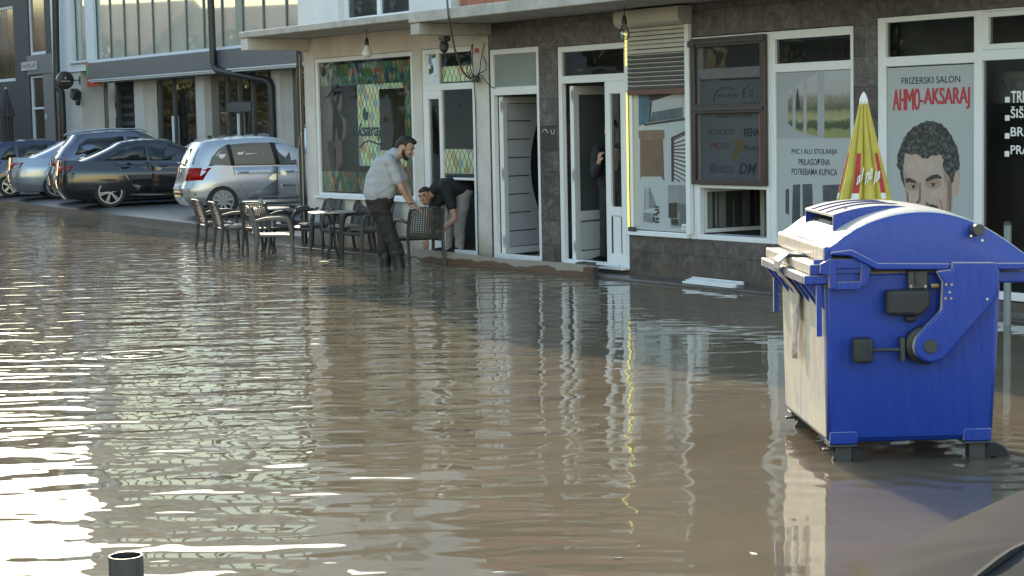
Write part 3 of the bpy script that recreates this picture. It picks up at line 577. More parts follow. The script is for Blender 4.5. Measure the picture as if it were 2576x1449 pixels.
# the joinery poster
B = (2.657, 0.58)
jp = fthing('poster', 'poster of white window frames with navy capitals, partly behind the yellow parasol', 'poster', B[0], 0.04, B[1])
mb = MB(); mb.box(0, 1.15, -0.004, 0.003, 0, 1.776); obj('sheet', mb, M_PAPER, jp, sm=False)
P25 = lambda pts: [c25(*p) for p in pts]
M_ROOMP = pm('printed_wall', (0.30, 0.32, 0.34), 0.5, var=0.08)
flat('printed_room', [P25([(730, 500), (1232, 480), (1232, 938), (732, 940)])], M_ROOMP, jp, B, -0.0052)
def land(name, zs, cols):
    m = bpy.data.materials.new(name); m.use_nodes = True; t = m.node_tree; b = t.nodes['Principled BSDF']; b.inputs['Roughness'].default_value = 0.45
    tc = node(t, 'ShaderNodeTexCoord'); sx = node(t, 'ShaderNodeSeparateXYZ'); t.links.new(tc.outputs['Object'], sx.inputs[0])
    nz = node(t, 'ShaderNodeTexNoise', i_Scale=14.0, i_Detail=5.0); t.links.new(tc.outputs['Object'], nz.inputs['Vector'])
    a = node(t, 'ShaderNodeMath', operation='MULTIPLY_ADD'); a.inputs[1].default_value = 0.12; t.links.new(nz.outputs['Fac'], a.inputs[0]); t.links.new(sx.outputs[2], a.inputs[2])
    mr = node(t, 'ShaderNodeMapRange'); mr.inputs['From Min'].default_value = zs[0]; mr.inputs['From Max'].default_value = zs[1]; t.links.new(a.outputs[0], mr.inputs['Value'])
    cr = node(t, 'ShaderNodeValToRGB')
    while len(cr.color_ramp.elements) < len(cols): cr.color_ramp.elements.new(0.5)
    for e, (p, c) in zip(cr.color_ramp.elements, cols): e.position = p; e.color = (*c, 1)
    t.links.new(mr.outputs[0], cr.inputs[0]); t.links.new(cr.outputs[0], b.inputs['Base Color']); MATS[name] = m; return m
zb, zt = c25(1055, 940)[1] - B[1], c25(1055, 485)[1] - B[1]
M_LAND = land('printed_landscape', (zb + 0.06, zt + 0.06), [(0.0, (0.22, 0.24, 0.08)), (0.12, (0.20, 0.22, 0.09)), (0.16, (0.035, 0.055, 0.025)), (0.24, (0.06, 0.08, 0.035)), (0.29, (0.30, 0.29, 0.16)), (0.38, (0.24, 0.24, 0.12)), (0.44, (0.08, 0.09, 0.05)), (0.60, (0.20, 0.19, 0.14)), (0.68, (0.33, 0.33, 0.33)), (1.0, (0.37, 0.39, 0.42))])
flat('printed_view', [P25([(808, 612), (838, 598), (838, 862), (808, 838)]), P25([(860, 580), (912, 545), (912, 902), (860, 882)]), P25([(935, 535), (1008, 497), (1008, 930), (935, 906)]), P25([(1055, 487), (1228, 480), (1228, 936), (1055, 938)])], M_LAND, jp, B, -0.0060)
flat('printed_tree', [P25([(872, 590), (882, 650), (892, 740), (858, 745), (864, 650)])], M_DKP, jp, B, -0.0068)
label_text('lettering', [('PVC I ALU STOLARIJA', *tb(c25, 832, 1012, 1056, 1142, B), dict(bold=0.008)), ('PRILAGO\u0110ENA', *tb(c25, 880, 1077, 1122, 1092, B), dict(bold=0.008)), ('POTREBAMA KUPACA', *tb(c25, 832, 1144, 1188, 1142, B), dict(bold=0.008))], M_INK, jp, -0.0052)
M_DGL = pm('printed_dark_glass', (0.07, 0.085, 0.10), 0.45, var=0.5, scale=5)
flat('printed_windows', [P25([(840, 1256), (890, 1252), (890, 1560), (835, 1520)]), P25([(905, 1252), (972, 1250), (980, 1560), (910, 1560)]), P25([(1042, 1258), (1192, 1252), (1192, 1372), (1045, 1368)]), P25([(790, 1290), (815, 1280), (815, 1460), (790, 1450)])], M_DGL, jp, B, -0.0052)
# the shutter and profile poster under the roller shutter
B = (0.11, 0.57)
sp = fthing('poster', 'pale poster of a brown roller shutter, black blinds and window profiles under the shutter', 'poster', B[0], 0.04, B[1])
mb = MB(); mb.box(0, 1.07, -0.004, 0.003, 0, 2.1); obj('sheet', mb, pm('pale_print', (0.38, 0.42, 0.43), 0.4, var=0.05, scale=1.5), sp, sm=False)
P23 = lambda pts: [c23(*p) for p in pts]
flat('printed_sky', [P23([(92, 30), (220, 30), (205, 300), (95, 345)])], pm('printed_blue', (0.06, 0.16, 0.23), 0.4, var=0.4, scale=3), sp, B, -0.0052)
flat('printed_eave', [P23([(190, 35), (430, 35), (225, 105), (200, 95)]), P23([(140, 322), (545, 262), (552, 288), (150, 342)]), P23([(205, 110), (225, 105), (205, 310), (190, 310)])], M_DKP, sp, B, -0.0060)
flat('printed_blind', [P23([(232, 98), (522, 38), (525, 150), (224, 206)])], pm('printed_grey', (0.36, 0.37, 0.38), 0.4, var=0.05), sp, B, -0.0066)
flat('printed_pane', [P23([(224, 210), (522, 158), (526, 262), (206, 306)])], pm('printed_pane', (0.10, 0.14, 0.16), 0.4, var=0.5, scale=6), sp, B, -0.0056)
M_BRN = pm('printed_brown', (0.20, 0.135, 0.09), 0.45, var=0.25, scale=8); M_BRD = pm('printed_brown_dark', (0.09, 0.06, 0.045), 0.45, var=0.2)
flat('printed_shutter', [P23([(92, 388), (342, 380), (345, 465), (330, 470), (332, 870), (350, 875), (340, 835), (120, 835), (108, 870), (106, 470), (94, 462)])], M_BRN, sp, B, -0.0056)
flat('printed_slat_shadow', [P23([(122, 486 + 17.5 * k), (330, 484 + 17.5 * k), (330, 490 + 17.5 * k), (122, 492 + 17.5 * k)]) for k in range(20)], M_BRD, sp, B, -0.0062)
flat('printed_stone', [P23([(105 + 62 * k, 352 + 3 * (k % 2)), (160 + 62 * k, 348), (160 + 62 * k, 376), (105 + 62 * k, 378)]) for k in range(4)], pm('printed_stone', (0.48, 0.49, 0.48), 0.5), sp, B, -0.0064)
flat('printed_blinds_frame', [P23([(408, 455), (604, 362), (604, 884), (412, 884)])], M_DKP, sp, B, -0.0056)
flat('printed_blinds_light', [P23([(438, 470), (590, 392), (590, 884), (438, 884)])], pm('printed_light', (0.46, 0.47, 0.47), 0.4), sp, B, -0.0062)
fan = [(480, 402), (516, 462), (546, 516), (573, 566), (602, 611), (632, 660), (663, 707), (700, 754), (736, 803), (772, 850), (810, 884), (848, 884)]
flat('printed_blinds', [P23([(438, a - 7), (590 if b < 884 else (560 if a < 830 else 500), b - 8), (590 if b < 884 else (560 if a < 830 else 500), b + 8), (438, a + 6)]) for a, b in fan], M_DKP, sp, B, -0.0070)
M_LINE = pm('printed_line_grey', (0.20, 0.22, 0.24), 0.4, var=0.3, scale=15)
flat('printed_profile', [P23([(150, 950), (160, 950), (160, 1160), (150, 1165)]), P23([(172, 945), (178, 945), (178, 1150), (172, 1152)]), P23([(190, 945), (204, 945), (268, 1120), (190, 1150)]), P23([(138, 1180), (232, 1195), (232, 1288), (138, 1268)])], M_LINE, sp, B, -0.0056)
flat('printed_section', [P23([(x, y), (x + w_, y), (x + w_, y + h_), (x, y + h_)]) for x, y, w_, h_ in ((240, 1122, 52, 16), (252, 1146, 40, 20), (270, 1172, 28, 24), (236, 1192, 44, 22), (232, 1224, 20, 52), (258, 1232, 34, 26), (250, 1266, 42, 20))], M_DKP, sp, B, -0.0056)
flat('printed_box', [P23([(378, 918), (608, 918), (608, 1330), (405, 1330), (400, 1240), (378, 1230)])], pm('printed_mid', (0.24, 0.26, 0.26), 0.4, var=0.2), sp, B, -0.0056)
flat('printed_dark_box', [P23([(386, 1092), (468, 1086), (470, 1240), (386, 1236)]), P23([(408, 1244), (480, 1250), (480, 1310), (412, 1302)]), P23([(560, 925), (590, 925), (590, 1100), (560, 1100)])], M_DKP, sp, B, -0.0062)
flat('printed_grey_box', [P23([(472, 1092), (588, 1106), (588, 1182), (472, 1184)]), P23([(490, 1186), (612, 1180), (612, 1316), (490, 1310)])], pm('printed_slate', (0.12, 0.14, 0.145), 0.4, var=0.15), sp, B, -0.0068)
flat('printed_label', [P23([(514, 1294), (612, 1300), (612, 1352), (514, 1346)])], M_WINK, sp, B, -0.0074)
label_text('lettering', [('SCH\u00dcCO', *tb(c23, 526, 1308, 1336, 612, B))], M_DKP, sp, -0.0082)
# partner logos on the pane behind the screen
B = (1.375, 1.16)
bp_ = fthing('poster', 'grey sheet of partner company logos behind the brown mesh screen', 'poster', B[0], 0.04, B[1])
mb = MB(); mb.box(0, 1.12, -0.004, 0.003, 0, 1.14); obj('sheet', mb, pm('logo_sheet', (0.30, 0.34, 0.37), 0.45, var=0.08), bp_, sm=False)
P26 = lambda pts: [c26(*p) for p in pts]
label_text('lettering', [('AKSARAJ', *tb(c26, 246, 562, 604, 430, B)), ('NA\u0160I PARTNERI', *tb(c26, 248, 746, 780, 556, B)), ('SCH\u00dcCO', *tb(c26, 160, 870, 930, 400, B)), ('REHAU', *tb(c26, 485, 872, 948, 664, B), dict(bold=0.03)), ('Alumil', *tb(c26, 474, 1022, 1076, 642, B)), ('DECCO', *tb(c26, 236, 1214, 1272, 386, B)), ('DM', *tb(c26, 440, 1190, 1288, 602, B), dict(bold=0.02, shear=0.25))], M_INK, bp_, -0.0055)
label_text('lettering', [('PRO', *tb(c26, 184, 1000, 1062, 288, B), dict(bold=0.03))], M_RED, bp_, -0.0055)
flat('logo_mark', [P26([(384, 970), (452, 970), (486, 1030), (412, 1152), (364, 1152), (424, 1042)])], pm('yellow_ink', (0.42, 0.27, 0.03), 0.5), bp_, B, -0.0055)
arc = [(210, 640), (208, 590), (230, 530), (290, 500), (360, 500), (420, 530), (400, 528), (350, 512), (290, 514), (245, 545), (222, 600), (225, 640)]
arc2 = [(440, 612), (500, 640), (560, 638), (595, 605), (600, 560), (606, 600), (590, 632), (545, 650), (490, 648)]
house = [(465, 525), (560, 458), (540, 480), (496, 520), (496, 600), (470, 600)]
flat('logo_mark', [P26(arc), P26(arc2), P26(house)] + [P26([(x, y), (x + 18, y), (x + 18, y + 30), (x, y + 30)]) for x in (528, 552) for y in (524, 562)], pm('blue_ink', (0.10, 0.17, 0.28), 0.5), bp_, B, -0.0055)
flat('logo_mark', [P26([(172, 1220), (195, 1190), (215, 1192), (230, 1230), (228, 1270), (205, 1282), (180, 1275)])] + [P26([(300, 1000), (318, 1000), (318, 1060), (300, 1060)]), P26([(330, 1000), (348, 990), (348, 1060), (330, 1060)])], pm('slate_ink', (0.13, 0.15, 0.17), 0.5), bp_, B, -0.0055)
# brown framed mesh screen
scr = fthing('mesh_screen', 'brown framed insect screen in two panels fixed over the partner logos', 'screen', 1.277, -0.012, 1.135)
M_BRF = pm('dark_brown_frame', (0.055, 0.038, 0.034), 0.4, var=0.2)
h_, wd = 1.645, 1.274
obj('frame', frame_mb([(0, 0.075, 0, h_), (wd - 0.085, wd, 0, h_), (0.075, wd - 0.085, 0, 0.05), (0.075, wd - 0.085, h_ - 0.10, h_), (0.075, wd - 0.085, 0.80, 0.90)], -0.03, 0.01), M_BRF, scr, bevel=0.006)
mb = MB(); mb.box(-0.02, 0.09, -0.055, -0.031, h_ - 0.09, h_ - 0.02); mb.box(0.09, wd, -0.05, -0.031, h_ - 0.07, h_ - 0.03); obj('rail', mb, M_DKGR, scr, bevel=0.005)
mb = MB(); mb.box(0.03, wd - 0.03, -0.045, -0.031, 0.83, 0.87); obj('rail', mb, M_DKGR, scr, bevel=0.005)
mb = MB(); mb.box(wd - 0.105, wd - 0.087, -0.025, -0.01, 0.06, 0.79); obj('red_strip', mb, pm('rust_red_strip', (0.28, 0.06, 0.035), 0.5), scr, sm=False)
def mesh_cloth():
    m = bpy.data.materials.new('grey_mesh_cloth'); m.use_nodes = True; t = m.node_tree
    t.nodes.remove(t.nodes['Principled BSDF']); out = t.nodes['Material Output']
    d = node(t, 'ShaderNodeBsdfDiffuse'); d.inputs[0].default_value = (0.05, 0.055, 0.06, 1); tr = node(t, 'ShaderNodeBsdfTransparent')
    tc = node(t, 'ShaderNodeTexCoord'); nz = node(t, 'ShaderNodeTexNoise', i_Scale=2.0); t.links.new(tc.outputs['Object'], nz.inputs['Vector'])
    mr = node(t, 'ShaderNodeMapRange'); mr.inputs['To Min'].default_value = 0.30; mr.inputs['To Max'].default_value = 0.40; t.links.new(nz.outputs['Fac'], mr.inputs['Value'])
    mx = node(t, 'ShaderNodeMixShader'); t.links.new(mr.outputs[0], mx.inputs[0]); t.links.new(tr.outputs[0], mx.inputs[1]); t.links.new(d.outputs[0], mx.inputs[2]); t.links.new(mx.outputs[0], out.inputs[0]); return m
mb = MB(); mb.box(0.07, wd - 0.08, -0.006, -0.004, 0.04, h_ - 0.09); obj('mesh_cloth', mb, mesh_cloth(), scr, sm=False)
# the lozenge film in the large window
B = (-7.885, 0.85)
lf = fthing('window_film', 'lozenge patterned film with a bright frame shape and dark script on the large window', 'film', B[0], 0.058, B[1])
def zs(fn, x, y): a = fn(x, y); return a[0] - B[0], a[1] - B[1]
Wd, Hd = 2.825, 2.01
xb0 = zs(c10, 848, 1000)[0]; xb1 = zs(c10, 1062, 1100)[0]; xo = zs(c10, 1290, 830)[0]; zt_ = zs(c10, 1060, 812)[1]; zi = zs(c10, 1060, 866)[1]
zl0 = W(925, 418)[1] - B[1]; zl1 = W(940, 378)[1] - B[1]
obj('bright_film', frame_mb([(xb0, xb1, zl0, zt_), (xb1, xo, zi, zt_), (xb1, xo + 0.05, zl0, zl1)], 0.0, 0.002), M_MOSB, lf, sm=False)
xr = zs(c10, 1300, 900)[0]
obj('dark_film', frame_mb([(0.0, Wd, zt_ + 0.004, Hd - 0.06), (xr, Wd, 0.34, zt_), (0.0, Wd, 0.02, 0.33)], 0.003, 0.005), M_MOSD, lf, sm=False)
x0, z1 = zs(c10, 800, 1215); x1, z0 = zs(c10, 1075, 1325)
label_text('script', [('Aksaraj', x0 - 0.05, x1 + 0.06, z0 - 0.06, z1 + 0.03, dict(shear=0.45, bold=0.01))], pm('teal_ink', (0.015, 0.06, 0.08), 0.5), lf, -0.010)
mb = MB()
for (cx_, cy_, rx, ry, sk) in ((922, 1105, 16, 60, 0.1), (945, 1125, 13, 42, -0.2)):
    mb.prism([zs(c10, cx_ + rx * math.cos(a) + sk * ry * math.sin(a) * 0.3, cy_ + ry * math.sin(a)) for a in [2 * math.pi * k / 18 for k in range(18)]], 'y', -0.012, -0.010)
sw = [(870, 1430), (905, 1385), (960, 1360), (1020, 1375), (1060, 1395), (1095, 1370), (1105, 1310), (1112, 1320), (1102, 1380), (1065, 1412), (1015, 1392), (960, 1374), (910, 1398), (880, 1440)]
mb.prism([zs(c10, *p) for p in sw], 'y', -0.012, -0.010)
obj('leaf_mark', mb, MATS['teal_ink'], lf, sm=False)
B = (-4.24, 1.14)
df = fthing('window_film', 'two bands of bright lozenge film on the cafe door glass', 'film', B[0], 0.058, B[1])
a0, a1 = W(1118, 383)[0] - B[0], 0.80
mb = MB(); mb.box(a0 - 0.10, a1, 0, 0.002, 0.045, 0.385); zz0 = W(1106, 207)[1] - B[1]; zz1 = W(1106, 168)[1] - B[1]; mb.box(a0 - 0.10, a1, 0, 0.002, max(zz0, 1.295), zz1)
obj('bright_film', mb, M_MOSB, df, sm=False)
# notice on the grey door glass
mb = MB(); mb.box(0, 0.20, -0.002, 0, 0, 0.27); nt_ = obj('notice', mb, M_WINK, None, FW(-0.78, 0.52, 1.55), TH, sm=False)
tag(nt_, 'small white paper notice hanging inside the open glazed door', 'notice')
mb = MB()
for k in range(5): mb.box(0.03, 0.17 - 0.02 * (k % 2), -0.004, -0.0025, 0.06 + 0.03 * k, 0.07 + 0.03 * k)
mb.prism([(0.03, 0.24), (0.10, 0.255), (0.17, 0.24), (0.10, 0.245)], 'y', -0.004, -0.0025); obj('print_lines', mb, M_INK, nt_, sm=False)
# meter plate on the granite pillar
mb = MB(); mb.box(0, 0.37, -0.006, 0.0, 0, 0.33); pl_ = obj('dark_plate', mb, pm('dark_stone_plate', (0.035, 0.033, 0.032), 0.3, var=0.3), None, FW(-1.805, 0, 1.505), TH, bevel=0.003)
tag(pl_, 'dark square plate with chalk marks on the granite pillar between the doors', 'plate')
mb = MB(); mb.tube([(0.05, -0.008, 0.24), (0.08, -0.008, 0.275), (0.14, -0.008, 0.27), (0.17, -0.008, 0.23)], 0.004, 5); mb.tube([(0.24, -0.008, 0.27), (0.26, -0.008, 0.22), (0.31, -0.008, 0.22), (0.32, -0.008, 0.28)], 0.004, 5); obj('chalk_mark', mb, M_WINK, pl_)

def emis(name, col, s):
    m = pm(name, col, 0.5, emit=(col, s)); return m
led = fthing('light_strip', 'thin glowing yellow light strip down the left edge of the shuttered window', 'light strip', 0.075, -0.035, 0.60)
mb = MB(); mb.box(-0.008, 0.008, -0.008, 0.008, 0.0, 1.60); obj('tube', mb, emis('yellow_glow', (1.0, 0.86, 0.20), 0.28), led, sm=False)
mb = MB()
for k in range(9): mb.box(-0.010, 0.010, -0.014, 0.0, 1.92 + k * 0.045, 1.955 + k * 0.045)
obj('tube', mb, MATS['yellow_glow'], led, sm=False)
mb = MB(); mb.box(-0.02, 0.10, 0.005, 0.03, -0.05, 0.0); obj('plug', mb, M_DKGR, led)

def bulb(px, py_top, py_bot, inn, label, clear):
    s, zt = W(px, py_top, inn); zb = W(px, py_bot, inn)[1]; z_top = 3.233 if s < -3.12 else 3.183
    L = z_top - zb; r = 0.075 if not clear else 0.06
    t = fthing('hanging_bulb', label, 'light bulb', s, inn, zb, 'bare bulbs hanging from the slab')
    mb = MB(); mb.tube([(0, 0, L), (0.006, 0, L - 0.1), (-0.004, 0, L * 0.7), (0.0, 0, 0.27)], 0.006, 6); obj('cord', mb, M_BLACK, t)
    mb = MB(); mb.lathe([(0.018, 0.18), (0.03, 0.185), (0.032, 0.22), (0.022, 0.27), (0.008, 0.29)], n=12); obj('socket', mb, M_BLACK, t)
    mb = MB(); mb.lathe([(0.004, 0.0), (0.04, 0.008), (r, 0.05), (r, 0.08), (0.045, 0.13), (0.026, 0.18)], n=16)
    obj('glass', mb, pm('opal_glass', (0.62, 0.60, 0.55), 0.3) if not clear else glassm('clear_bulb_glass', (0.8, 0.8, 0.78), 0.12), t)
bulb(921.5, 73, 147, -0.62, 'white bare bulb hanging in front of the large window', False)
bulb(1570, 14, 101, -0.45, 'clear bare bulb hanging beside the roller shutter box', True)

# tangled lamp, cables and junction box near the cafe door
def FP(x, y, inn): s, z = W(x, y, inn); return FW(s, inn, z)
mb = MB(); p0 = FP(1117, 100, -0.55)
fl = thing('floodlight', 'broken black floodlight hanging under the slab above the cafe door', 'floodlight', p0, TH)
mb.obox((0, 0.05, 0.20), (0.10, 0, 0), (0, 0.14, 0), (0, 0, 0.045)); obj('bracket', mb, M_BLACK, fl, bevel=0.01)
mb = MB(); mb.obox((0.0, 0, 0.06), (0.085, 0.0, -0.02), (0.0, 0.05, 0.02), (0.012, -0.02, 0.075)); obj('lamp_head', mb, pm('torn_black_foil', (0.03, 0.03, 0.035), 0.15, var=0.3, bump=0.03, bscale=25), fl, bevel=0.02)
mb = MB(); mb.ball((-0.005, 0, -0.09), (0.075, 0.06, 0.085), 8); mb.tube([(-0.02, 0, -0.14), (-0.03, 0, -0.24)], 0.006, 5); mb.tube([(0.01, 0, -0.15), (0.04, 0, -0.25)], 0.006, 5); obj('bag', mb, MATS['torn_black_foil'], fl)
jb = FP(1196, 199, -0.10)
jt = thing('junction_box', 'black junction box with a tangle of cables beside the grey paned door', 'junction box', jb, TH)
mb = MB(); mb.lathe([(0.035, -0.045), (0.06, -0.03), (0.06, 0.03), (0.045, 0.05)], n=8); obj('box', mb, M_DKGR, jt, bevel=0.006)
rot = Matrix.Rotation(-TH, 4, 'Z')
def loc(pts): return [rot @ (p - jb) for p in pts]
mb = MB()
mb.tube(loc([FP(1124, -12, -1.16), FP(1128, 40, -1.18), FP(1136, 85, -1.0), FP(1144, 124, -0.7), FP(1153, 152, -0.45), FP(1163, 177, -0.25), FP(1175, 193, -0.12), FP(1190, 200, -0.10)]), 0.013, 6)
obj('feed_cable', mb, pm('copper_brown_cable', (0.10, 0.075, 0.055), 0.35, var=0.4), jt)  # brown feed cable, paler than the black wires
mb = MB()
for pts in ([(1188, 112, 0), (1182, 140, -0.04), (1184, 175, -0.08), (1192, 196, -0.1)], [(1190, 110, 0), (1188, 150, -0.02), (1192, 200, -0.06), (1196, 260, -0.02), (1199, 420, -0.015), (1203, 640, -0.015)],
            [(1219, 108, -0.03), (1210, 150, -0.05), (1206, 185, -0.08), (1202, 192, -0.1)], [(1203, 188, -0.1), (1212, 190, -0.12), (1225, 208, -0.1), (1236, 219, -0.02), (1245, 222, 0.0)],
            [(1200, 187, -0.1), (1213, 181, -0.09), (1223, 176, -0.06), (1223, 160, -0.03), (1216, 142, -0.02)], [(1180, 175, -0.12), (1184, 188, -0.11), (1192, 194, -0.1)], [(1176, 180, -0.13), (1182, 194, -0.12), (1190, 196, -0.1)], [(1174, 178, -0.06), (1177, 160, -0.03), (1184, 148, -0.01)]):
    mb.tube(loc([FP(*p) for p in pts]), 0.0065, 5)
obj('cable', mb, M_BLACK, jt)
mb = MB(); mb.box(-0.03, 0.03, -0.005, 0.005, -0.03, 0.03); o_ = obj('red_tape', mb, pm('red_tape', (0.55, 0.04, 0.03), 0.5), jt); o_.location = rot @ (FP(1198, 127, -0.03) - jb)

# flood board, step litter, white strips
def GW(x, y): return SI(G(x, y, 0))
(a, ai), (b, bi) = GW(1065, 648), GW(1486, 700)
fb = thing('flood_board', 'muddy plank set up as a flood barrier across the two doorways', 'board', FW(a, -0.45, 0), TH)
mb = MB(); n = 24; top = []; L = b - a
def brdz(t): return 0.150 + 0.010 * math.sin(t * 9) - 0.02 * t
for k in range(n): t0, t1 = k / n, (k + 1) / n; top.append((t0, t1))
ring = []
for k in range(n + 1):
    t = k / n; x = L * t; yo = -0.02 + 0.03 * t; ring.append([(x, yo - 0.03, -0.16), (x, yo + 0.02, -0.16), (x, yo + 0.02 + 0.05, brdz(t)), (x, yo + 0.02, brdz(t) + 0.006)])
mb.loft(ring)
def board_mat():
    m = pm('muddy_board', (0.30, 0.265, 0.22), 0.8, var=0.3, scale=3, bump=0.004, bscale=30, stretch=(0.4, 1, 1)); t = m.node_tree; b_ = t.nodes['Principled BSDF']
    src = b_.inputs['Base Color'].links[0].from_socket; tc = node(t, 'ShaderNodeTexCoord'); sx = node(t, 'ShaderNodeSeparateXYZ'); t.links.new(tc.outputs['Object'], sx.inputs[0])
    nz = node(t, 'ShaderNodeTexNoise', i_Scale=3.0, i_Detail=5.0); t.links.new(tc.outputs['Object'], nz.inputs['Vector'])
    q = node(t, 'ShaderNodeMath', operation='MULTIPLY_ADD'); q.inputs[1].default_value = 0.16; t.links.new(nz.outputs['Fac'], q.inputs[0]); t.links.new(sx.outputs[2], q.inputs[2])
    cr = node(t, 'ShaderNodeValToRGB'); cr.color_ramp.elements[0].position = 0.145; cr.color_ramp.elements[1].position = 0.155; t.links.new(q.outputs[0], cr.inputs[0])
    mx = node(t, 'ShaderNodeMix', data_type='RGBA'); t.links.new(cr.outputs[0], mx.inputs[0]); mx.inputs[6].default_value = (0.10, 0.06, 0.035, 1); t.links.new(src, mx.inputs[7]); t.links.new(mx.outputs[2], b_.inputs['Base Color']); return m
obj('plank', mb, board_mat(), fb)
mb = MB(); mb.box(L - 0.16, L + 0.005, -0.04, 0.055, -0.15, 0.128); obj('plank_end', mb, pm('wet_brown_wood', (0.13, 0.065, 0.03), 0.6, var=0.5, scale=6, stretch=(1, 1, 6)), fb, bevel=0.006)
mb = MB(); mb.box(L + 0.02, L + 0.07, -0.05, 0.02, -0.16, 0.13); obj('stake', mb, M_DKGR, fb)
for k, (x0, y0, x1, y1, h, lab) in enumerate(((1738, 699, 1866, 712, 0.05, 'white plastic strip at the back of the pair lying on the step'), (1722, 706, 1848, 719, 0.05, 'white plastic strip at the front of the pair lying on the step'))):
    p, q = G(x0, y0, 0.06), G(x1, y1, 0.06); d = q - p; mb = MB()
    mb.box(0, d.length, -0.035, 0.035, 0, h * 0.5); mb.box(0, d.length, 0.01, 0.034, h * 0.5, h * 0.8)
    tag(obj('plastic_strip', mb, M_PVC, None, (p.x, p.y, 0.034), math.atan2(d.y, d.x), bevel=0.004), lab, 'strip', 'white strips on the step')
mb = MB()
for k in range(22): mb.box(k * 0.022, k * 0.022 + 0.015, -0.12 + 0.01 * math.sin(k), 0.12, 0.0, 0.018 + 0.006 * (k % 3))
tag(obj('doormat', mb, pm('grey_mat', (0.16, 0.16, 0.155), 0.9, var=0.5, scale=40), None, FW(-0.95, 0.02, 0.104), TH), 'grey ribbed doormat on the threshold of the open glazed door', 'mat')
# drainpipe on the corner
pb = G(757, 600, 0.0); s_, i_ = SI(AT(750, 300, 29.55)); 
dp = thing('drainpipe', 'black drainpipe running down the corner of the cream building', 'drainpipe', FW(-8.40, -0.03, -0.1), TH)
mb = MB(); mb.tube([(0, 0, 0.0), (0, 0, 1.6), (0, 0, 3.2)], 0.048, 14); obj('pipe', mb, M_BLACK, dp)
mb = MB()
for z in (0.7, 1.9, 2.9): mb.lathe([(0.05, z), (0.056, z + 0.005), (0.056, z + 0.035), (0.05, z + 0.04)], n=14); mb.box(0.03, 0.10, -0.012, 0.012, z + 0.01, z + 0.03)
obj('bracket', mb, M_DKGR, dp)
mb = MB(); mb.tube([(0.066, -0.03, 0.1), (0.07, -0.03, 1.2), (0.064, -0.03, 2.2), (0.07, -0.03, 3.1)], 0.009, 6)
mb.tube([(0.062, -0.035, 1.9), (0.02, -0.07, 1.62), (-0.07, -0.05, 1.4), (-0.09, -0.06, 1.15), (-0.02, -0.08, 0.9)], 0.006, 5); obj('cable', mb, pm('grey_cable', (0.35, 0.32, 0.28), 0.5), dp)

# ------------------------------------------------------------------ the glass fronted building beyond the parked cars
LI, LS = 5.7, -26.0
gb = thing('glass_building', 'pale building with upper curtain wall and grey canopy behind the parked cars', 'building', FW(LS, LI, 0.2), TH)
def L(x, y=80, inn=LI): return W(x, y, inn)[0] - LS
M_LWH = pm('cool_white_render', (0.56, 0.60, 0.64), 0.8, var=0.06, scale=2)
M_LGR = pm('stone_grey_panel', (0.48, 0.47, 0.45), 0.7, var=0.12, scale=3)
M_FASC = pm('slate_fascia', (0.075, 0.078, 0.092), 0.55, var=0.08)
M_MULL = pm('graphite_mullion', (0.05, 0.06, 0.07), 0.4)
def curtain_mat():
    m = pm('pale_curtain_glass', (0.35, 0.385, 0.35), 0.35, var=0.2, scale=0.9, spec=0.5, col2=(0.27, 0.31, 0.29)); t = m.node_tree
    gl = node(t, 'ShaderNodeBsdfGlossy'); gl.inputs['Roughness'].default_value = 0.03; gl.inputs[0].default_value = (0.93, 0.95, 0.92, 1); mx_ = node(t, 'ShaderNodeMixShader'); mx_.inputs[0].default_value = 0.30
    t.links.new(t.nodes['Principled BSDF'].outputs[0], mx_.inputs[1]); t.links.new(gl.outputs[0], mx_.inputs[2]); t.links.new(mx_.outputs[0], t.nodes['Material Output'].inputs[0]); return m
M_CURT = curtain_mat()
M_LGL = glassm('shopfront_glass', (0.6, 0.62, 0.6), 0.20, 1.0)
ZB, ZT = 3.80 - 0.2, 7.1
mx = [L(x, 80 - (x - 240) * 0.05) for x in (240, 274, 309, 344, 381, 422, 465, 509, 555, 607, 659, 717, 778)]
wx0, wx1 = L(133), L(240); nx0, nx1 = L(183), L(219)
xr = 17.5
obj('wall', wall_panel(MB(), wx0, wx1, 3.33, 7.4, [(nx0, nx1, 3.62, 6.9)], -0.05, 0.25), M_LWH, gb, sm=False)
mb = MB(); mb.box(wx1, xr, -0.05, 0.25, ZT, 7.4); mb.box(mx[-1], xr, -0.04, 0.25, ZB - 0.1, ZT - 0.002); obj('wall', mb, M_LWH, gb, sm=False)
mb = MB(); mb.box(wx0 - 0.02, xr, 0.26, 14.0, 7.2, 7.4); mb.box(wx0, wx0 + 0.2, 0.26, 14.0, 0, 7.19); mb.box(wx0, xr, 13.8, 14.0, 0, 7.19); obj('roof', mb, M_LGR, gb, sm=False)
for k in range(len(mx) - 1):
    mb = MB(); mb.box(mx[k] + 0.03, mx[k + 1] - 0.03, 0.06, 0.08, ZB, ZT - 0.01); obj('window', mb, M_CURT, gb, sm=False)
mb = MB()
for x in mx: mb.box(x - 0.03, x + 0.03, 0.03, 0.12, ZB, ZT - 0.01)
for z in (5.9,): mb.box(mx[0] + 0.03, mx[-1] - 0.03, 0.081, 0.13, z, z + 0.08)
obj('mullions', mb, M_MULL, gb, sm=False)
mb = MB(); mb.box(mx[0] - 0.05, mx[-1], -0.08, 0.05, ZB - 0.07, ZB); mb.box(nx0 - 0.1, nx1 + 0.1, -0.14, 0.2, 3.56, 3.62); obj('sill', mb, M_LWH, gb, sm=False)
mb = MB(); mb.box(nx0 + 0.05, (nx0 + nx1) / 2 + 0.2, 0.10, 0.12, 3.64, 6.88); mb.box((nx0 + nx1) / 2 + 0.26, nx1 - 0.05, 0.10, 0.12, 3.64, 6.88); obj('window', mb, M_CURT, gb, sm=False)
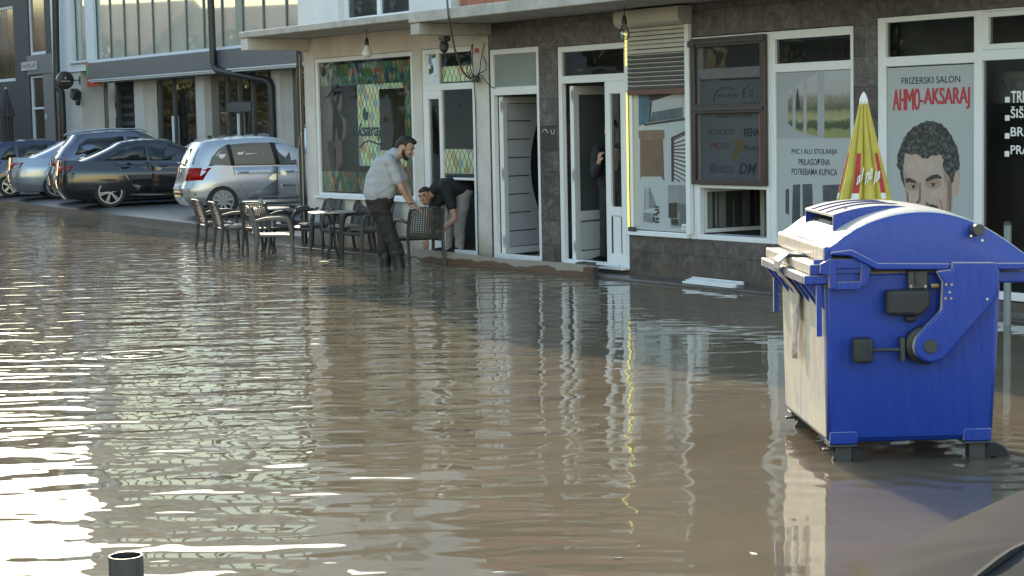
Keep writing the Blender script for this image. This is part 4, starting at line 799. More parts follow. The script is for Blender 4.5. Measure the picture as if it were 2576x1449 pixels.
mb = MB(); mb.box((nx0 + nx1) / 2 + 0.2, (nx0 + nx1) / 2 + 0.26, 0.08, 0.14, 3.64, 6.88); mb.box(nx0, nx0 + 0.05, 0.08, 0.14, 3.64, 6.88); obj('mullion', mb, M_MULL, gb, sm=False)
cx0 = L(224, 180, LI - 0.2)
mb = MB(); mb.box(cx0, xr, -0.22, 1.6, 3.06, 3.52); obj('canopy', mb, M_FASC, gb, bevel=0.01)
mb = MB(); mb.box(cx0 - 0.01, xr, -0.235, 1.3, 3.03, 3.058); mb.box(cx0 + 0.2, xr, -0.10, 0.02, 3.522, 3.535); obj('canopy_trim', mb, M_LWH, gb, sm=False)
mb = MB(); mb.box(cx0 + 0.02, xr, -0.2, 1.6, 2.98, 3.028); obj('soffit', mb, M_LGR, gb, sm=False)
def pier(x0, x1): 
    a, b_ = L(x0, 300, LI + 0.3), L(x1, 300, LI + 0.3)
    m_ = MB(); m_.box(a, b_, 0.3, 0.75, 0, 2.978); o = obj('column', m_, M_LGR, gb, bevel=0.01); return a, b_
p1 = pier(339, 362); p2 = pier(494, 515); p3 = pier(684, 705)
mb = MB(); mb.box(L(163, 280), L(206, 280), 0.0, 1.5, 0, 3.32); obj('wall', mb, M_LGR, gb, sm=False)
mb = MB(); mb.box(wx0, L(163, 280) - 0.002, 0.02, 1.5, 0, 3.32); obj('wall', mb, pm('dark_panel', (0.04, 0.04, 0.045), 0.5), gb, sm=False)
GI = LI + 0.5
def G2(x): return L(x, 280, GI)
bays = [(206, 300, [238, 268]), (366, 498, [405, 441]), (527, 684, [576, 606, 640]), (712, 800, [745])]
for a, b_, ms in bays:
    xs = [G2(a)] + [G2(x) for x in ms] + [G2(b_)]
    for u0, u1 in zip(xs[:-1], xs[1:]):
        mb = MB(); mb.quad((u0 + 0.03, 0.5, 0.05), (u1 - 0.03, 0.5, 0.05), (u1 - 0.03, 0.5, 2.975), (u0 + 0.03, 0.5, 2.975)); obj('window', mb, M_LGL, gb, sm=False)
    mb = MB()
    for x in xs: mb.box(x - 0.035, x + 0.035, 0.45, 0.55, 0.0, 2.978)
    mb.box(xs[0] + 0.036, xs[-1] - 0.036, 0.46, 0.54, 0.0, 0.048)
    obj('shopfront_frame', mb, M_MULL, gb, sm=False)
xs = [G2(576), G2(640)]
mb = MB(); mb.box(xs[0] + 0.05, xs[1] - 0.05, 0.435, 0.449, 2.05, 2.28); obj('door_header', mb, M_MULL, gb, sm=False)
for px in (441, 606):
    mb = MB(); mb.box(G2(px) - 0.045, G2(px) + 0.03, 0.41, 0.449, 0.1, 2.0); obj('door_handle', mb, M_LWH, gb, sm=False)
mb = MB(); mb.box(G2(180), xr, 3.0, 3.1, 0, 2.97); mb.box(G2(180), xr, 1.41, 4.49, -0.15, -0.02)
for px in (230, 420, 560, 660): mb.box(G2(px), G2(px) + 0.3, 2.5, 2.8, 0, 2.4)
obj('interior', mb, M_INT, gb, sm=False)
mb = MB(); a, b_ = L(299, 280, LI + 0.7), L(338, 280, LI + 0.7); mb.box(a, b_, 0.72, 1.3, 0, 2.975); sp_ = obj('vent_panel', mb, M_BLACK, gb, sm=False); sp_['label'] = 'black slatted panel beside the column'
mb = MB()
for k in range(12): mb.obox(((a + b_) / 2, 0.70, 0.15 + k * 0.24), ((b_ - a) / 2 - 0.03, 0, 0), (0, 0.02, 0.05), (0, -0.004, 0.006))
obj('slats', mb, M_DKGR, sp_, sm=False)
# set-back upper storey on the roof terrace
mb = MB(); wall_panel(mb, wx0 + 2, xr, 7.4, 9.8, [(wx0 + 4 + 3.2 * k, wx0 + 5.8 + 3.2 * k, 8.0, 9.3) for k in range(5)], 9.0, 9.25); mb.box(wx0 + 2, xr, 9.26, 13.9, 9.6, 9.8); obj('upper_storey', mb, M_LWH, gb, sm=False)
for k in range(5):
    mb = MB(); mb.box(wx0 + 4.03 + 3.2 * k, wx0 + 5.77 + 3.2 * k, 9.1, 9.12, 8.03, 9.27); obj('window', mb, M_CURT, gb, sm=False)
# signs on it
sg = thing('round_sign', 'round dark projecting sign on a bracket at the corner of the pale building', 'sign', FP(163, 202, LI - 0.45), TH)
mb = MB(); mb.lathe([(0.0, -0.06), (0.235, -0.06), (0.25, -0.05), (0.25, 0.05), (0.235, 0.06), (0.0, 0.06)], n=28, axis='x', caps=False); obj('disc', mb, pm('dark_brown_disc', (0.03, 0.022, 0.024), 0.4), sg)
mb = MB(); mb.box(0.062, 0.064, -0.13, 0.13, -0.035, -0.015); mb.box(0.062, 0.064, -0.02, 0.02, 0.03, 0.09); obj('mark', mb, pm('cream_mark', (0.5, 0.42, 0.35), 0.5), sg, sm=False)
mb = MB(); mb.tube([(0, 0.2, 0), (0, 0.42, 0)], 0.02, 6); mb.box(-0.03, 0.03, 0.42, 0.45, -0.12, 0.12); obj('bracket', mb, M_DKGR, sg)
s2 = thing('shop_sign', 'red and green box sign hanging under the left end of the grey canopy', 'sign', FP(233, 218, LI - 0.05), TH)
mb = MB(); mb.box(-0.30, 0.72, -0.05, 0.0, 0.0, 0.26); obj('panel', mb, pm('orange_red', (0.55, 0.07, 0.03), 0.5, var=0.4, scale=8), s2, bevel=0.01)
mb = MB(); mb.box(-0.36, -0.02, -0.04, 0.0, 0.262, 0.56); obj('green_panel', mb, pm('sign_green', (0.03, 0.17, 0.06), 0.5, var=0.3, scale=8), s2, bevel=0.01)
mb = MB(); mb.box(-0.36, -0.02, -0.04, 0.0, 0.562, 0.66); obj('top_strip', mb, MATS['orange_red'], s2)
ac = thing('wall_speaker', 'black box hanging on the grey wall beside the round sign', 'speaker', FP(190, 238, LI - 0.2), TH)
mb = MB(); mb.obox((0, 0, 0.0), (0.14, 0, -0.05), (0, 0.12, 0), (0.03, 0, 0.13)); mb.obox((0.16, 0, -0.22), (0.07, 0, -0.02), (0, 0.06, 0), (0.02, 0, 0.08)); obj('case', mb, M_BLACK, ac, bevel=0.03)
def pipe(name, label, pts, r):
    b0 = pts[-1]; t = thing(name, label, 'drainpipe', b0, TH); mb = MB(); ro = Matrix.Rotation(-TH, 4, 'Z')
    mb.tube([ro @ (p - b0) for p in pts], r, 12); obj('pipe', mb, M_BLACK, t); return t
q = [(529, -60, LI - 0.3), (530, 0, LI - 0.3), (536, 155, LI - 0.3), (538, 168, LI - 0.3), (549, 178, LI - 0.28), (600, 188, LI - 0.1), (662, 200, LI + 0.15), (676, 204, LI + 0.2), (682, 216, LI + 0.22), (685, 300, LI + 0.22), (689, 420, LI + 0.22)]
pipe('drainpipe', 'black drainpipe crossing the grey canopy and bending to the column', [FP(*p) for p in q], 0.085)
q = [(138, -60, LI - 0.25), (139, 0, LI - 0.25), (141, 120, LI - 0.25), (143, 208, LI - 0.25), (146, 222, LI - 0.25), (152, 226, LI - 0.2), (155, 236, LI - 0.2), (158, 300, LI - 0.2), (160, 400, LI - 0.2)]
pipe('drainpipe', 'black drainpipe between the pale building and the charcoal building', [FP(*p) for p in q], 0.10)

# ------------------------------------------------------------------ the charcoal building at the far left
DI = 5.75
DS = W(132, 80, DI)[0]
db = thing('dark_building', 'charcoal grey building with white framed windows at the far left', 'building', FW(DS - 8, DI, 0.2), TH)
def D(x, y=150): return W(x, y, DI)[0] - (DS - 8)
def DZ(x, y): return W(x, y, DI)[1] - 0.2
M_CHAR = pm('charcoal_render', (0.045, 0.043, 0.050), 0.8, var=0.12, scale=2)
M_TAUP = pm('taupe_panel', (0.16, 0.155, 0.15), 0.8, var=0.08)
e_ = 8 - 0.02
hs = [(D(-16), D(37), DZ(20, 205), DZ(20, 14)), (D(70, 60), D(112, 60), DZ(90, 138), 5.9), (D(76, 260), D(112, 260), 0.0, DZ(95, 190))]
obj('wall', wall_panel(MB(), -14, e_, 0, 7.8, hs, 0.0, 0.3), M_CHAR, db, sm=False)
mb = MB(); mb.box(D(70, 160), e_ - 0.01, -0.03, -0.002, DZ(95, 188) + 0.02, DZ(95, 138)); mb.box(D(113, 260), e_ - 0.01, -0.03, -0.002, 0, DZ(95, 188)); obj('cladding', mb, M_TAUP, db, sm=False)
mb = MB(); mb.box(-14, e_, 0.31, 9, 7.6, 7.8); mb.box(-14, -13.7, 0.31, 9, 0, 7.59); mb.box(-14, e_, 0.9, 1.0, 0.0, 6.0); obj('roof', mb, M_CHAR, db, sm=False)
for k, h in enumerate(hs[:2]):
    w_ = obj('window', frame_mb(border(h[0], h[1], h[2], h[3], 0.09), 0.05, 0.14), M_LWH, db, sm=False)
    mb = MB(); mb.box(h[0] + 0.09, h[1] - 0.09, 0.09, 0.10, h[2] + 0.09, h[3] - 0.09); obj('pane', mb, pm('amber_pane', (0.15, 0.12, 0.075), 0.15, var=0.6, scale=1.2, spec=0.8), w_, sm=False)
    if k == 0:
        mb = MB()
        for j in range(7): mb.box(h[0] + 0.15 + j * 0.16, h[0] + 0.22 + j * 0.16, 0.085, 0.088, h[2] + 1.0, h[3] - 0.1)
        obj('curtain', mb, M_TAUP, w_, sm=False)
h = hs[2]
dr = obj('door', frame_mb([(h[0], h[0] + 0.12, h[2], h[3]), (h[0] + 0.12, h[1], h[3] - 0.06, h[3]), (h[0] + 0.12, h[1], 0.02, 0.12), (h[0] + 0.12, h[1], h[3] - 1.0, h[3] - 0.94)], 0.05, 0.15), M_LWH, db, sm=False)
mb = MB(); mb.box(h[0] + 0.12, h[1], 0.10, 0.115, 0.1, h[3] - 0.05); obj('pane', mb, pm('dark_red_pane', (0.035, 0.022, 0.022), 0.3, spec=0.6), dr, sm=False)
ds = thing('shop_sign', 'small pale sign board with dark lettering above the far left door', 'sign', FP(55, 179, DI - 0.04), TH)
s0, s1 = W(55, 165, DI)[0], W(95, 165, DI)[0]; hgt = W(75, 156, DI)[1] - W(75, 178, DI)[1]
mb = MB(); mb.box(0, s1 - s0, -0.02, 0.0, 0, hgt); obj('board', mb, pm('worn_white_board', (0.42, 0.43, 0.44), 0.6, var=0.4, scale=9), ds, bevel=0.005)
mb = MB(); rnd = random.Random(5)
for k in range(13):
    x = 0.06 + k * (s1 - s0 - 0.1) / 13; z0_ = rnd.uniform(0.05, 0.11); mb.box(x, x + 0.035, -0.023, -0.021, z0_, hgt - rnd.uniform(0.04, 0.1)); 
    if k % 2: mb.box(x + 0.035, x + 0.065, -0.023, -0.021, z0_ + 0.05, z0_ + 0.08)
obj('lettering', mb, M_DKGR, ds, sm=False)
mb = MB(); mb.box(0, 0.17, -0.01, 0, 0, 0.16); nt2 = obj('number_plate', mb, M_PAPER, None, FP(114, 300, DI - 0.035), TH, sm=False); tag(nt2, 'small pale plate on the taupe wall right of the far left door', 'plate')

# ------------------------------------------------------------------ parasols
def parasol(name, label, p, H, rtop, drop_, rbase, mats, flaps, group=None, tip=True, pole_h=None):
    t = thing(name, label, 'parasol', p, 0.3, group)
    mb = MB(); mb.tube([(0, 0, 0), (0, 0, H - 0.02)], 0.022, 10); obj('pole', mb, M_PVC if tip else M_BLACK, t)
    mb = MB(); mb.lathe([(0.24, 0.0), (0.24, 0.05), (0.05, 0.09), (0.035, 0.25)], n=20); obj('base', mb, M_DKGR, t)
    return t
M_YEL = pm('yellow_canvas', (0.50, 0.42, 0.075), 0.8, var=0.22, scale=5, bump=0.004, bscale=30)
M_RCV = pm('red_canvas', (0.42, 0.03, 0.04), 0.8, var=0.2)
M_WCV = pm('white_canvas', (0.66, 0.66, 0.62), 0.8, var=0.1)
pt = AT(2173, 262, 15.3); H = AT(2173, 244, 15.3).z + 0.10
ya = parasol('parasol', 'closed yellow parasol with red printed flaps standing behind the blue container', (pt.x, pt.y, -0.10), H, 0, 0, 0, None, None)
def folded(mb_y, mb_r, mb_w, H, z_top, z_bot, r_top, r_bot, nf, red=None, zoff=0.10):
    "folded canopy: deep pleats round the pole"
    n = nf * 8
    def rad(a, t):
        base = r_top + (r_bot - r_top) * t ** 1.05
        return base * (0.70 + 0.30 * abs(math.cos(a * nf / 2)) ** 0.7)
    levels = [k / 22 for k in range(23)]; rings = []
    for t in levels:
        z = z_top + (z_bot - z_top) * t
        rings.append([(rad(2 * math.pi * j / n, t) * math.cos(2 * math.pi * j / n + 0.12 * math.sin(3 * t)), rad(2 * math.pi * j / n, t) * math.sin(2 * math.pi * j / n + 0.12 * math.sin(3 * t)), z) for j in range(n)])
    for k in range(len(rings) - 1):
        for j in range(n):
            a, b_, c, d = rings[k][j], rings[k][(j + 1) % n], rings[k + 1][(j + 1) % n], rings[k + 1][j]
            tgt = mb_y
            ph = (j % 8)
            if red and ph in (6, 7, 0, 1) and (j + 2) // 8 % 2 == 0:
                if red[0] <= levels[k] < red[1]: tgt = mb_r
                elif abs(levels[k] - red[1]) < 0.046 and levels[k] >= red[1] or abs(levels[k + 1] - red[0]) < 1e-6: tgt = mb_w
            tgt.quad(a, b_, c, d)
y_, r_, w_ = MB(), MB(), MB()
folded(y_, r_, w_, H, H - 0.04, 1.08, 0.035, 0.28, 10, (0.39, 0.72))
obj('canopy', y_, M_YEL, ya, ang=60); obj('red_band', r_, M_RCV, ya, ang=60); obj('white_band', w_, M_WCV, ya, ang=60)
mb = MB(); mb.lathe([(0.036, H - 0.06), (0.034, H - 0.02), (0.018, H + 0.02), (0.004, H + 0.04)], n=14); obj('finial', mb, M_WCV, ya)
for k, (tx, dx, ang) in enumerate((('al', -0.155, 0.0), ('ne', 0.0, 0.0), ('la', 0.155, 0.0))):
    t_ = text_mesh(tx, 0, 0.08, 0, 0.09, shear=0.3, bold=0.02)
    a = math.atan2(-0.9, dx * 2); me = MB()
    pr_ = 0.205
    c0, s0_ = math.cos(a), math.sin(a)
    vs = []
    for v in t_.v:
        u = v[0] - 0.04; zz = v[2] + 1.45 + u * 0.8
        vs.append((pr_ * c0 - s0_ * u * 0.8, pr_ * s0_ + c0 * u * 0.8, zz))
    me.add(vs, t_.f); o_ = obj('printed_script', me, M_WCV, ya, rotz=-0.3, sm=False)
    sd = o_.modifiers.new('t', 'SOLIDIFY'); sd.thickness = 0.003
bk = AT(15, 225, 52); pz = ground_z(bk)
ba = parasol('parasol', 'closed black parasol in front of the charcoal wall', (bk.x, bk.y, pz), bk.z - pz, 0, 0, 0, None, None, None, False)
y2 = MB(); Hb = bk.z - pz
folded(y2, y2, y2, Hb, Hb - 0.02, Hb - 0.75, 0.03, 0.24, 8); folded(y2, y2, y2, Hb, Hb - 0.76, 0.35, 0.16, 0.10, 8)
obj('canopy', y2, pm('black_canvas', (0.04, 0.036, 0.04), 0.85, var=0.2), ba, ang=60)
mb = MB(); mb.ball((0, 0, Hb + 0.02), 0.04, 6); obj('finial', mb, pm('brass_knob', (0.5, 0.38, 0.2), 0.3, metal=0.8), ba)

# ------------------------------------------------------------------ cars
def paint(name, col, metal=0.5, rough=0.28): return pm(name, col, rough, metal=metal, var=0.05, scale=2, coat=0.8)
M_TYRE = pm('tyre_rubber', (0.022, 0.022, 0.023), 0.8, var=0.25, scale=20)
M_RIM = pm('alloy_rim', (0.36, 0.37, 0.38), 0.4, metal=0.6, var=0.15, scale=12)
M_CGL = pm('car_glass', (0.018, 0.022, 0.024), 0.06, var=0.3, scale=2, spec=0.35, coat=0.0)
M_TAIL = pm('tail_lamp_red', (0.33, 0.004, 0.006), 0.25, var=0.5, scale=7, spec=0.2, coat=0.0)
M_PLATE = pm('number_plate_white', (0.42, 0.44, 0.46), 0.5, var=0.2, scale=20)
M_ARCH = pm('wheel_arch_black', (0.012, 0.012, 0.012), 0.8)
M_BRT = pm('bright_trim', (0.5, 0.5, 0.5), 0.25, metal=0.9)
def sup(a, n): return max(0.0, 1 - min(1.0, abs(a)) ** n) ** (1 / n)
class Car:
    def __init__(s, name, label, group, p, az, spec, mat):
        s.sp = spec; s.mat = mat
        s.t = thing(name, label, 'car', (p[0], p[1], p[2]), R(az), group)
        # origin of the local frame is the right rear tyre contact: shift so that y=0 is the car's middle
        s.oy = spec['track'] / 2
        s.build()
    def ext(s, tab, v):
        vs = [r[0] for r in tab]; return [float(np.interp(v, vs, [r[k] for r in tab])) for k in (1, 2, 3)]
    def ztop(s, x): q = s.sp['ztop']; return float(np.interp(x, [a[0] for a in q], [a[1] for a in q]))
    def zroof(s, x): q = s.sp['zroof']; return float(np.interp(x, [a[0] for a in q], [a[1] for a in q]))
    def ring(s, tab, v, zf0, zf1, n, N=56, M=16):
        xr, xf, w = s.ext(tab, v); cx, a = (xr + xf) / 2, (xf - xr) / 2; out = []
        bd = [(-1 + 2 * k / N, -1) for k in range(N)] + [(1, -1 + 2 * k / M) for k in range(M)] + [(1 - 2 * k / N, 1) for k in range(N)] + [(-1, 1 - 2 * k / M) for k in range(M)]
        for p, q in bd:
            f_ = (abs(p) ** n + abs(q) ** n) ** (-1 / n); x = cx + a * p * f_; y = w * q * f_
            out.append((x, y, zf0(x) + (zf1(x) - zf0(x)) * v))
        return out
    def loft(s, tab, zf0, zf1, n, vs, crown=0.03):
        mb = MB(); rings = [s.ring(tab, v, zf0, zf1, n) for v in vs]
        top = rings[-1]; cx = sum(p[0] for p in top) / len(top)
        for k, sc in enumerate((0.93, 0.75, 0.45, 0.12)):
            ri = []
            for p in top:
                x = cx + (p[0] - cx) * sc; y = p[1] * sc; ri.append((x, y, zf1(x) + crown * (1 - sc * sc)))
            rings.append(ri)
        mb.loft(rings); return mb
    def y_low(s, x, z):
        v = (z - s.sp['zb']) / (s.ztop(x) - s.sp['zb']); xr, xf, w = s.ext(s.sp['low'], v); return w * sup((x - (xr + xf) / 2) / ((xf - xr) / 2), s.sp['n'])
    def y_top(s, x, z):
        z0 = s.ztop(x) - 0.05; v = (z - z0) / (s.zroof(x) - z0); xr, xf, w = s.ext(s.sp['top'], v); return w * sup((x - (xr + xf) / 2) / ((xf - xr) / 2), s.sp['n'])
    def x_low(s, y, z):
        v = (z - s.sp['zb']) / (s.ztop(s.ext(s.sp['low'], 0.6)[0] + 0.1) - s.sp['zb']); xr, xf, w = s.ext(s.sp['low'], v); return (xr + xf) / 2 - (xf - xr) / 2 * sup(y / w, s.sp['n'])
    def x_top(s, y, z):
        xa = s.ext(s.sp['top'], 0.3)[0]; z0 = s.ztop(xa) - 0.05; v = (z - z0) / (s.zroof(xa + 0.15) - z0); xr, xf, w = s.ext(s.sp['top'], v); return (xr + xf) / 2 - (xf - xr) / 2 * sup(y / w, s.sp['n'])
    def patch(s, name, pts, fn, mode, off, mat, parent, th=0.006, sides=(-1,), sub=2):
        mb = MB()
        for sd in sides:
            bm = bmesh.new(); f_ = bm.faces.new([bm.verts.new((p[0], 0, p[1])) for p in pts])
            bmesh.ops.triangulate(bm, faces=bm.faces[:]); bmesh.ops.subdivide_edges(bm, edges=bm.edges[:], cuts=sub)
            bm.verts.index_update(); vs = []
            for v in bm.verts:
                a, z = v.co.x, v.co.z
                vs.append((a, sd * (fn(a, z) + off), z) if mode == 'side' else (fn(a, z) - off, a * sd, z))
            mb.add(vs, [tuple(v.index for v in f.verts) for f in bm.faces]); bm.free()
        o = obj(name, mb, mat, parent, ang=50); o.location = (0, s.oy, 0) if parent == s.t else (0, 0, 0)
        
        if th: so_ = o.modifiers.new('th', 'SOLIDIFY'); so_.thickness = th; so_.offset = 0
        return o
    def wheel(s, x, y, r, rr, parent, style, out):
        c = (x, y + s.oy, r); mb = MB(); w = 0.105
        mb.lathe([(rr, -w), (r * 0.94, -w), (r, -w * 0.6), (r, w * 0.6), (r * 0.94, w), (rr, w), (rr * 0.97, 0), (rr, -w)], (0, 0, 0), 32, 'y', caps=False)
        wh = obj('wheel', mb, M_TYRE, parent, loc=c)
        mb = MB(); o_ = out * w
        mb.lathe([(rr, o_), (rr, o_ * 0.8), (rr * 0.90, o_ * 0.8), (rr * 0.90, o_), (rr, o_)], n=32, axis='y', caps=False)
        mb.lathe([(0.001, o_ * 0.85), (rr * 0.2, o_ * 0.85), (rr * 0.2, o_ * 0.5)], n=14, axis='y')
        ns, ww = style
        for k in range(ns):
            a = 2 * math.pi * k / ns + 0.2
            for dl in ((-0.11, 0.11) if ww < 0.02 else (0.0,)):
                d = Vector((math.cos(a + dl), 0, math.sin(a + dl))); t = Vector((-d.z, 0, d.x))
                mb.obox(d * rr * 0.55 + Vector((0, o_ * 0.82, 0)), d * rr * 0.38, t * ww, (0, 0.008, 0))
        obj('rim', mb, M_RIM, wh)
        mb = MB(); mb.lathe([(0.001, o_ * 0.3), (rr * 0.95, o_ * 0.3)], n=24, axis='y'); obj('brake_disc', mb, M_ARCH, wh)
    def build(s):
        sp = s.sp; zb = lambda x: sp['zb']
        low = obj('body', s.loft(sp['low'], zb, s.ztop, sp['n'], [0, 0.06, 0.12, 0.18, 0.24, 0.3, 0.36, 0.42, 0.48, 0.55, 0.62, 0.7, 0.77, 0.85, 0.92, 0.97, 1.0], 0.02), s.mat, s.t)
        for x in (0, sp['wb']):
            cy = MB(); cy.lathe([(sp['r'] + 0.055, -1.2), (sp['r'] + 0.055, 1.2)], (x, 0, sp['r']), 36, 'y'); c_ = obj('cut', cy, M_ARCH)
            b_ = low.modifiers.new('arch', 'BOOLEAN'); b_.operation = 'DIFFERENCE'; b_.object = c_; b_.solver = 'EXACT'
            me = baked(low); low.modifiers.clear(); low.data = me; bpy.data.objects.remove(c_)
        low.data.materials.clear(); low.data.materials.append(s.mat); low.data.polygons.foreach_set('material_index', [0] * len(low.data.polygons)); smooth(low.data, 35)
        low.location = (0, s.oy, 0)
        mb = MB(); xr, xf, w = s.ext(sp['low'], 0.2); mb.box(xr + 0.35, xf - 0.35, -w + 0.22, w - 0.22, sp['zb'] - 0.02, s.ztop(1.0) - 0.15); u = obj('underbody', mb, M_ARCH, s.t, sm=False); u.location = (0, s.oy, 0)
        z0 = lambda x: s.ztop(x) - 0.05
        if sp.get('see'):
            g_ = obj('cabin', s.loft(sp['top'], z0, s.zroof, sp['n'], [0, 0.15, 0.3, 0.5, 0.7, 0.85, 0.95, 1.0], 0.05), s.mat, s.t)
            ins = {k: v for k, v in sp.items()}; t0 = sp['top']
            inner = MB(); tab = [(r[0], r[1] + 0.06, r[2] - 0.06, r[3] - 0.05) for r in t0]
            save = s.sp['top']; inner = s.loft(tab, lambda x: s.ztop(x) - 0.08, lambda x: s.zroof(x) - 0.04, sp['n'], [0, 0.3, 0.7, 1.0], 0.05)
            cut = obj('cut', inner, M_ARCH); cutters = [cut]
            for pts in sp['glass']:
                m2 = MB(); m2.prism(pts, 'y', -1.5, 1.5); cutters.append(obj('cut', m2, M_ARCH))
            m2 = MB(); m2.prism(sp['rearglass'], 'x', -2.0, 0.6); cutters.append(obj('cut', m2, M_ARCH))
            m2 = MB(); m2.prism(sp['frontglass'], 'x', 1.0, 3.0); cutters.append(obj('cut', m2, M_ARCH))
            for c_ in cutters:
                b_ = g_.modifiers.new('w', 'BOOLEAN'); b_.operation = 'DIFFERENCE'; b_.object = c_; b_.solver = 'EXACT'
                me = baked(g_); g_.modifiers.clear(); g_.data = me
            for c_ in cutters: bpy.data.objects.remove(c_)
            g_.data.materials.clear(); g_.data.materials.append(s.mat); g_.data.polygons.foreach_set('material_index', [0] * len(g_.data.polygons)); smooth(g_.data, 35)
        else: g_ = obj('cabin', s.loft(sp['top'], z0, s.zroof, sp['n'], [0, 0.15, 0.3, 0.5, 0.7, 0.85, 0.95, 1.0], 0.05), s.mat, s.t)
        g_.location = (0, s.oy, 0)
        gm = M_CARGL if sp.get('see') else M_CGL
        for pts in sp['glass']: [s.patch('side_window', pts, s.y_top, 'side', 0.004, gm, s.t, th=0 if sp.get('see') else 0.006, sides=(sd,)) for sd in (-1, 1)]
        s.patch('rear_window', sp['rearglass'], s.x_top, 'rear', 0.006, sp.get('rgm', gm), s.t)
        for k, (x, side) in enumerate(((0, -1), (0, 1), (sp['wb'], -1), (sp['wb'], 1))): s.wheel(x, side * (sp['track'] / 2), sp['r'], sp['rr'], s.t, sp['rim'], side)
        for pts in sp['doors']:
            s.patch('seam', [(p[0], p[1]) for p in pts], s.y_low, 'side', 0.0015, M_ARCH, low, th=0.002, sub=4)
            cx, cz = sum(p[0] for p in pts) / len(pts), sum(p[1] for p in pts) / len(pts)
            d_ = s.patch('door', [(p[0] + (0.012 if p[0] < cx else -0.012), p[1] + (0.010 if p[1] < cz else -0.001)) for p in pts], s.y_low, 'side', 0.004, s.mat, s.t, th=0.003, sub=4)
            hx = max(pts[0][0], pts[1][0]) if False else min(p[0] for p in pts) + sp.get('hx', 0.22); hz = sp['hz']
            yy = s.y_low(hx, hz) + 0.02
            m2 = MB(); m2.tube([(hx - 0.09, -yy + 0.014, hz), (hx - 0.05, -yy - 0.01, hz), (hx + 0.06, -yy - 0.012, hz + 0.004), (hx + 0.09, -yy + 0.012, hz)], 0.016, 8, 0.7); obj('handle', m2, s.mat, d_)
        for pts in sp['tail']:
            s.patch('tail_lamp', pts, s.y_low, 'side', 0.008, M_TAIL, s.t, th=0.016)
        for pts in sp['tailr']: s.patch('tail_lamp', pts, s.x_low, 'rear', 0.008, M_TAIL, s.t, th=0.016, sides=(1, -1))
        pl = sp['plate']; pts = [(-0.26, pl), (0.26, pl), (0.26, pl + 0.11), (-0.26, pl + 0.11)]
        p_ = s.patch('number_plate', pts, s.x_low, 'rear', 0.012, M_PLATE, s.t, th=0.01)
        b0 = sp['bump']; pts = [(-0.72, b0), (0.72, b0), (0.72, b0 + 0.03), (-0.72, b0 + 0.03)]
        s.patch('bumper_strip', pts, s.x_low, 'rear', 0.004, sp.get('stripm', M_ARCH), s.t, th=0.02, sub=4)
        sl_ = sp['sill']; s.patch('sill_trim', [(sp['r'] + 0.07, sl_), (sp['wb'] - sp['r'] - 0.07, sl_), (sp['wb'] - sp['r'] - 0.07, sl_ + 0.06), (sp['r'] + 0.07, sl_ + 0.06)], s.y_low, 'side', 0.004, sp.get('sillm', s.mat), s.t, th=0.02, sub=4)
        if sp.get('mir', 1) is None: return
        mxp = sp['wb'] - sp.get('mir', 0.45); zz = s.ztop(mxp) + 0.05
        m2 = MB()
        for sd in (-1, 1):
            m2 = MB(); m2.ball((mxp, sd * (s.y_low(mxp, zz - 0.1) + 0.10) + s.oy, zz + 0.03), (0.07, 0.11, 0.075), 8); obj('mirror', m2, s.mat, s.t)
M_CARGL = glassm('clear_car_glass', (0.33, 0.38, 0.37), 0.0, 1.0)
hatch = dict(wb=2.47, track=1.46, r=0.30, rr=0.205, zb=0.22, n=5.5, rim=(9, 0.022), hz=0.83, hx=0.20, bump=0.42, plate=0.50, sill=0.235, see=True,
    ztop=[(-0.7, 0.93), (0, 0.945), (1.2, 0.93), (2.1, 0.93), (2.7, 0.86), (3.27, 0.68)],
    zroof=[(-0.6, 1.36), (-0.2, 1.425), (0.5, 1.47), (1.0, 1.475), (1.5, 1.44), (2.2, 1.30)],
    low=[(0, -0.60, 3.10, 0.77), (0.18, -0.69, 3.24, 0.82), (0.42, -0.71, 3.28, 0.84), (0.62, -0.655, 3.24, 0.842), (1.0, -0.60, 3.05, 0.775)],
    top=[(0, -0.60, 2.45, 0.765), (0.5, -0.50, 1.85, 0.69), (0.85, -0.39, 1.35, 0.62), (1.0, -0.33, 1.2, 0.56)],
    glass=[[(-0.22, 0.985), (-0.16, 1.12), (-0.02, 1.27), (0.12, 1.345), (0.14, 1.345), (0.20, 0.96)], [(0.26, 0.955), (0.21, 1.355), (0.60, 1.385), (0.98, 1.375), (1.06, 0.955)], [(1.14, 0.955), (1.06, 1.37), (1.45, 1.31), (1.80, 1.16), (2.02, 0.985), (2.02, 0.955)]],
    rearglass=[(-0.56, 1.00), (0.56, 1.00), (0.50, 1.30), (-0.50, 1.30)], frontglass=[(-0.6, 1.0), (0.6, 1.0), (0.5, 1.36), (-0.5, 1.36)],
    doors=[[(0.22, 0.925), (0.24, 0.80), (0.36, 0.55), (0.50, 0.32), (1.08, 0.30), (1.08, 0.925)], [(1.095, 0.925), (1.095, 0.30), (2.0, 0.30), (2.10, 0.60), (2.08, 0.91)]],
    tail=[[(-0.60, 0.70), (-0.42, 0.735), (-0.36, 0.93), (-0.56, 0.93)]], tailr=[[(0.50, 0.69), (0.76, 0.70), (0.74, 0.93), (0.50, 0.90)]])
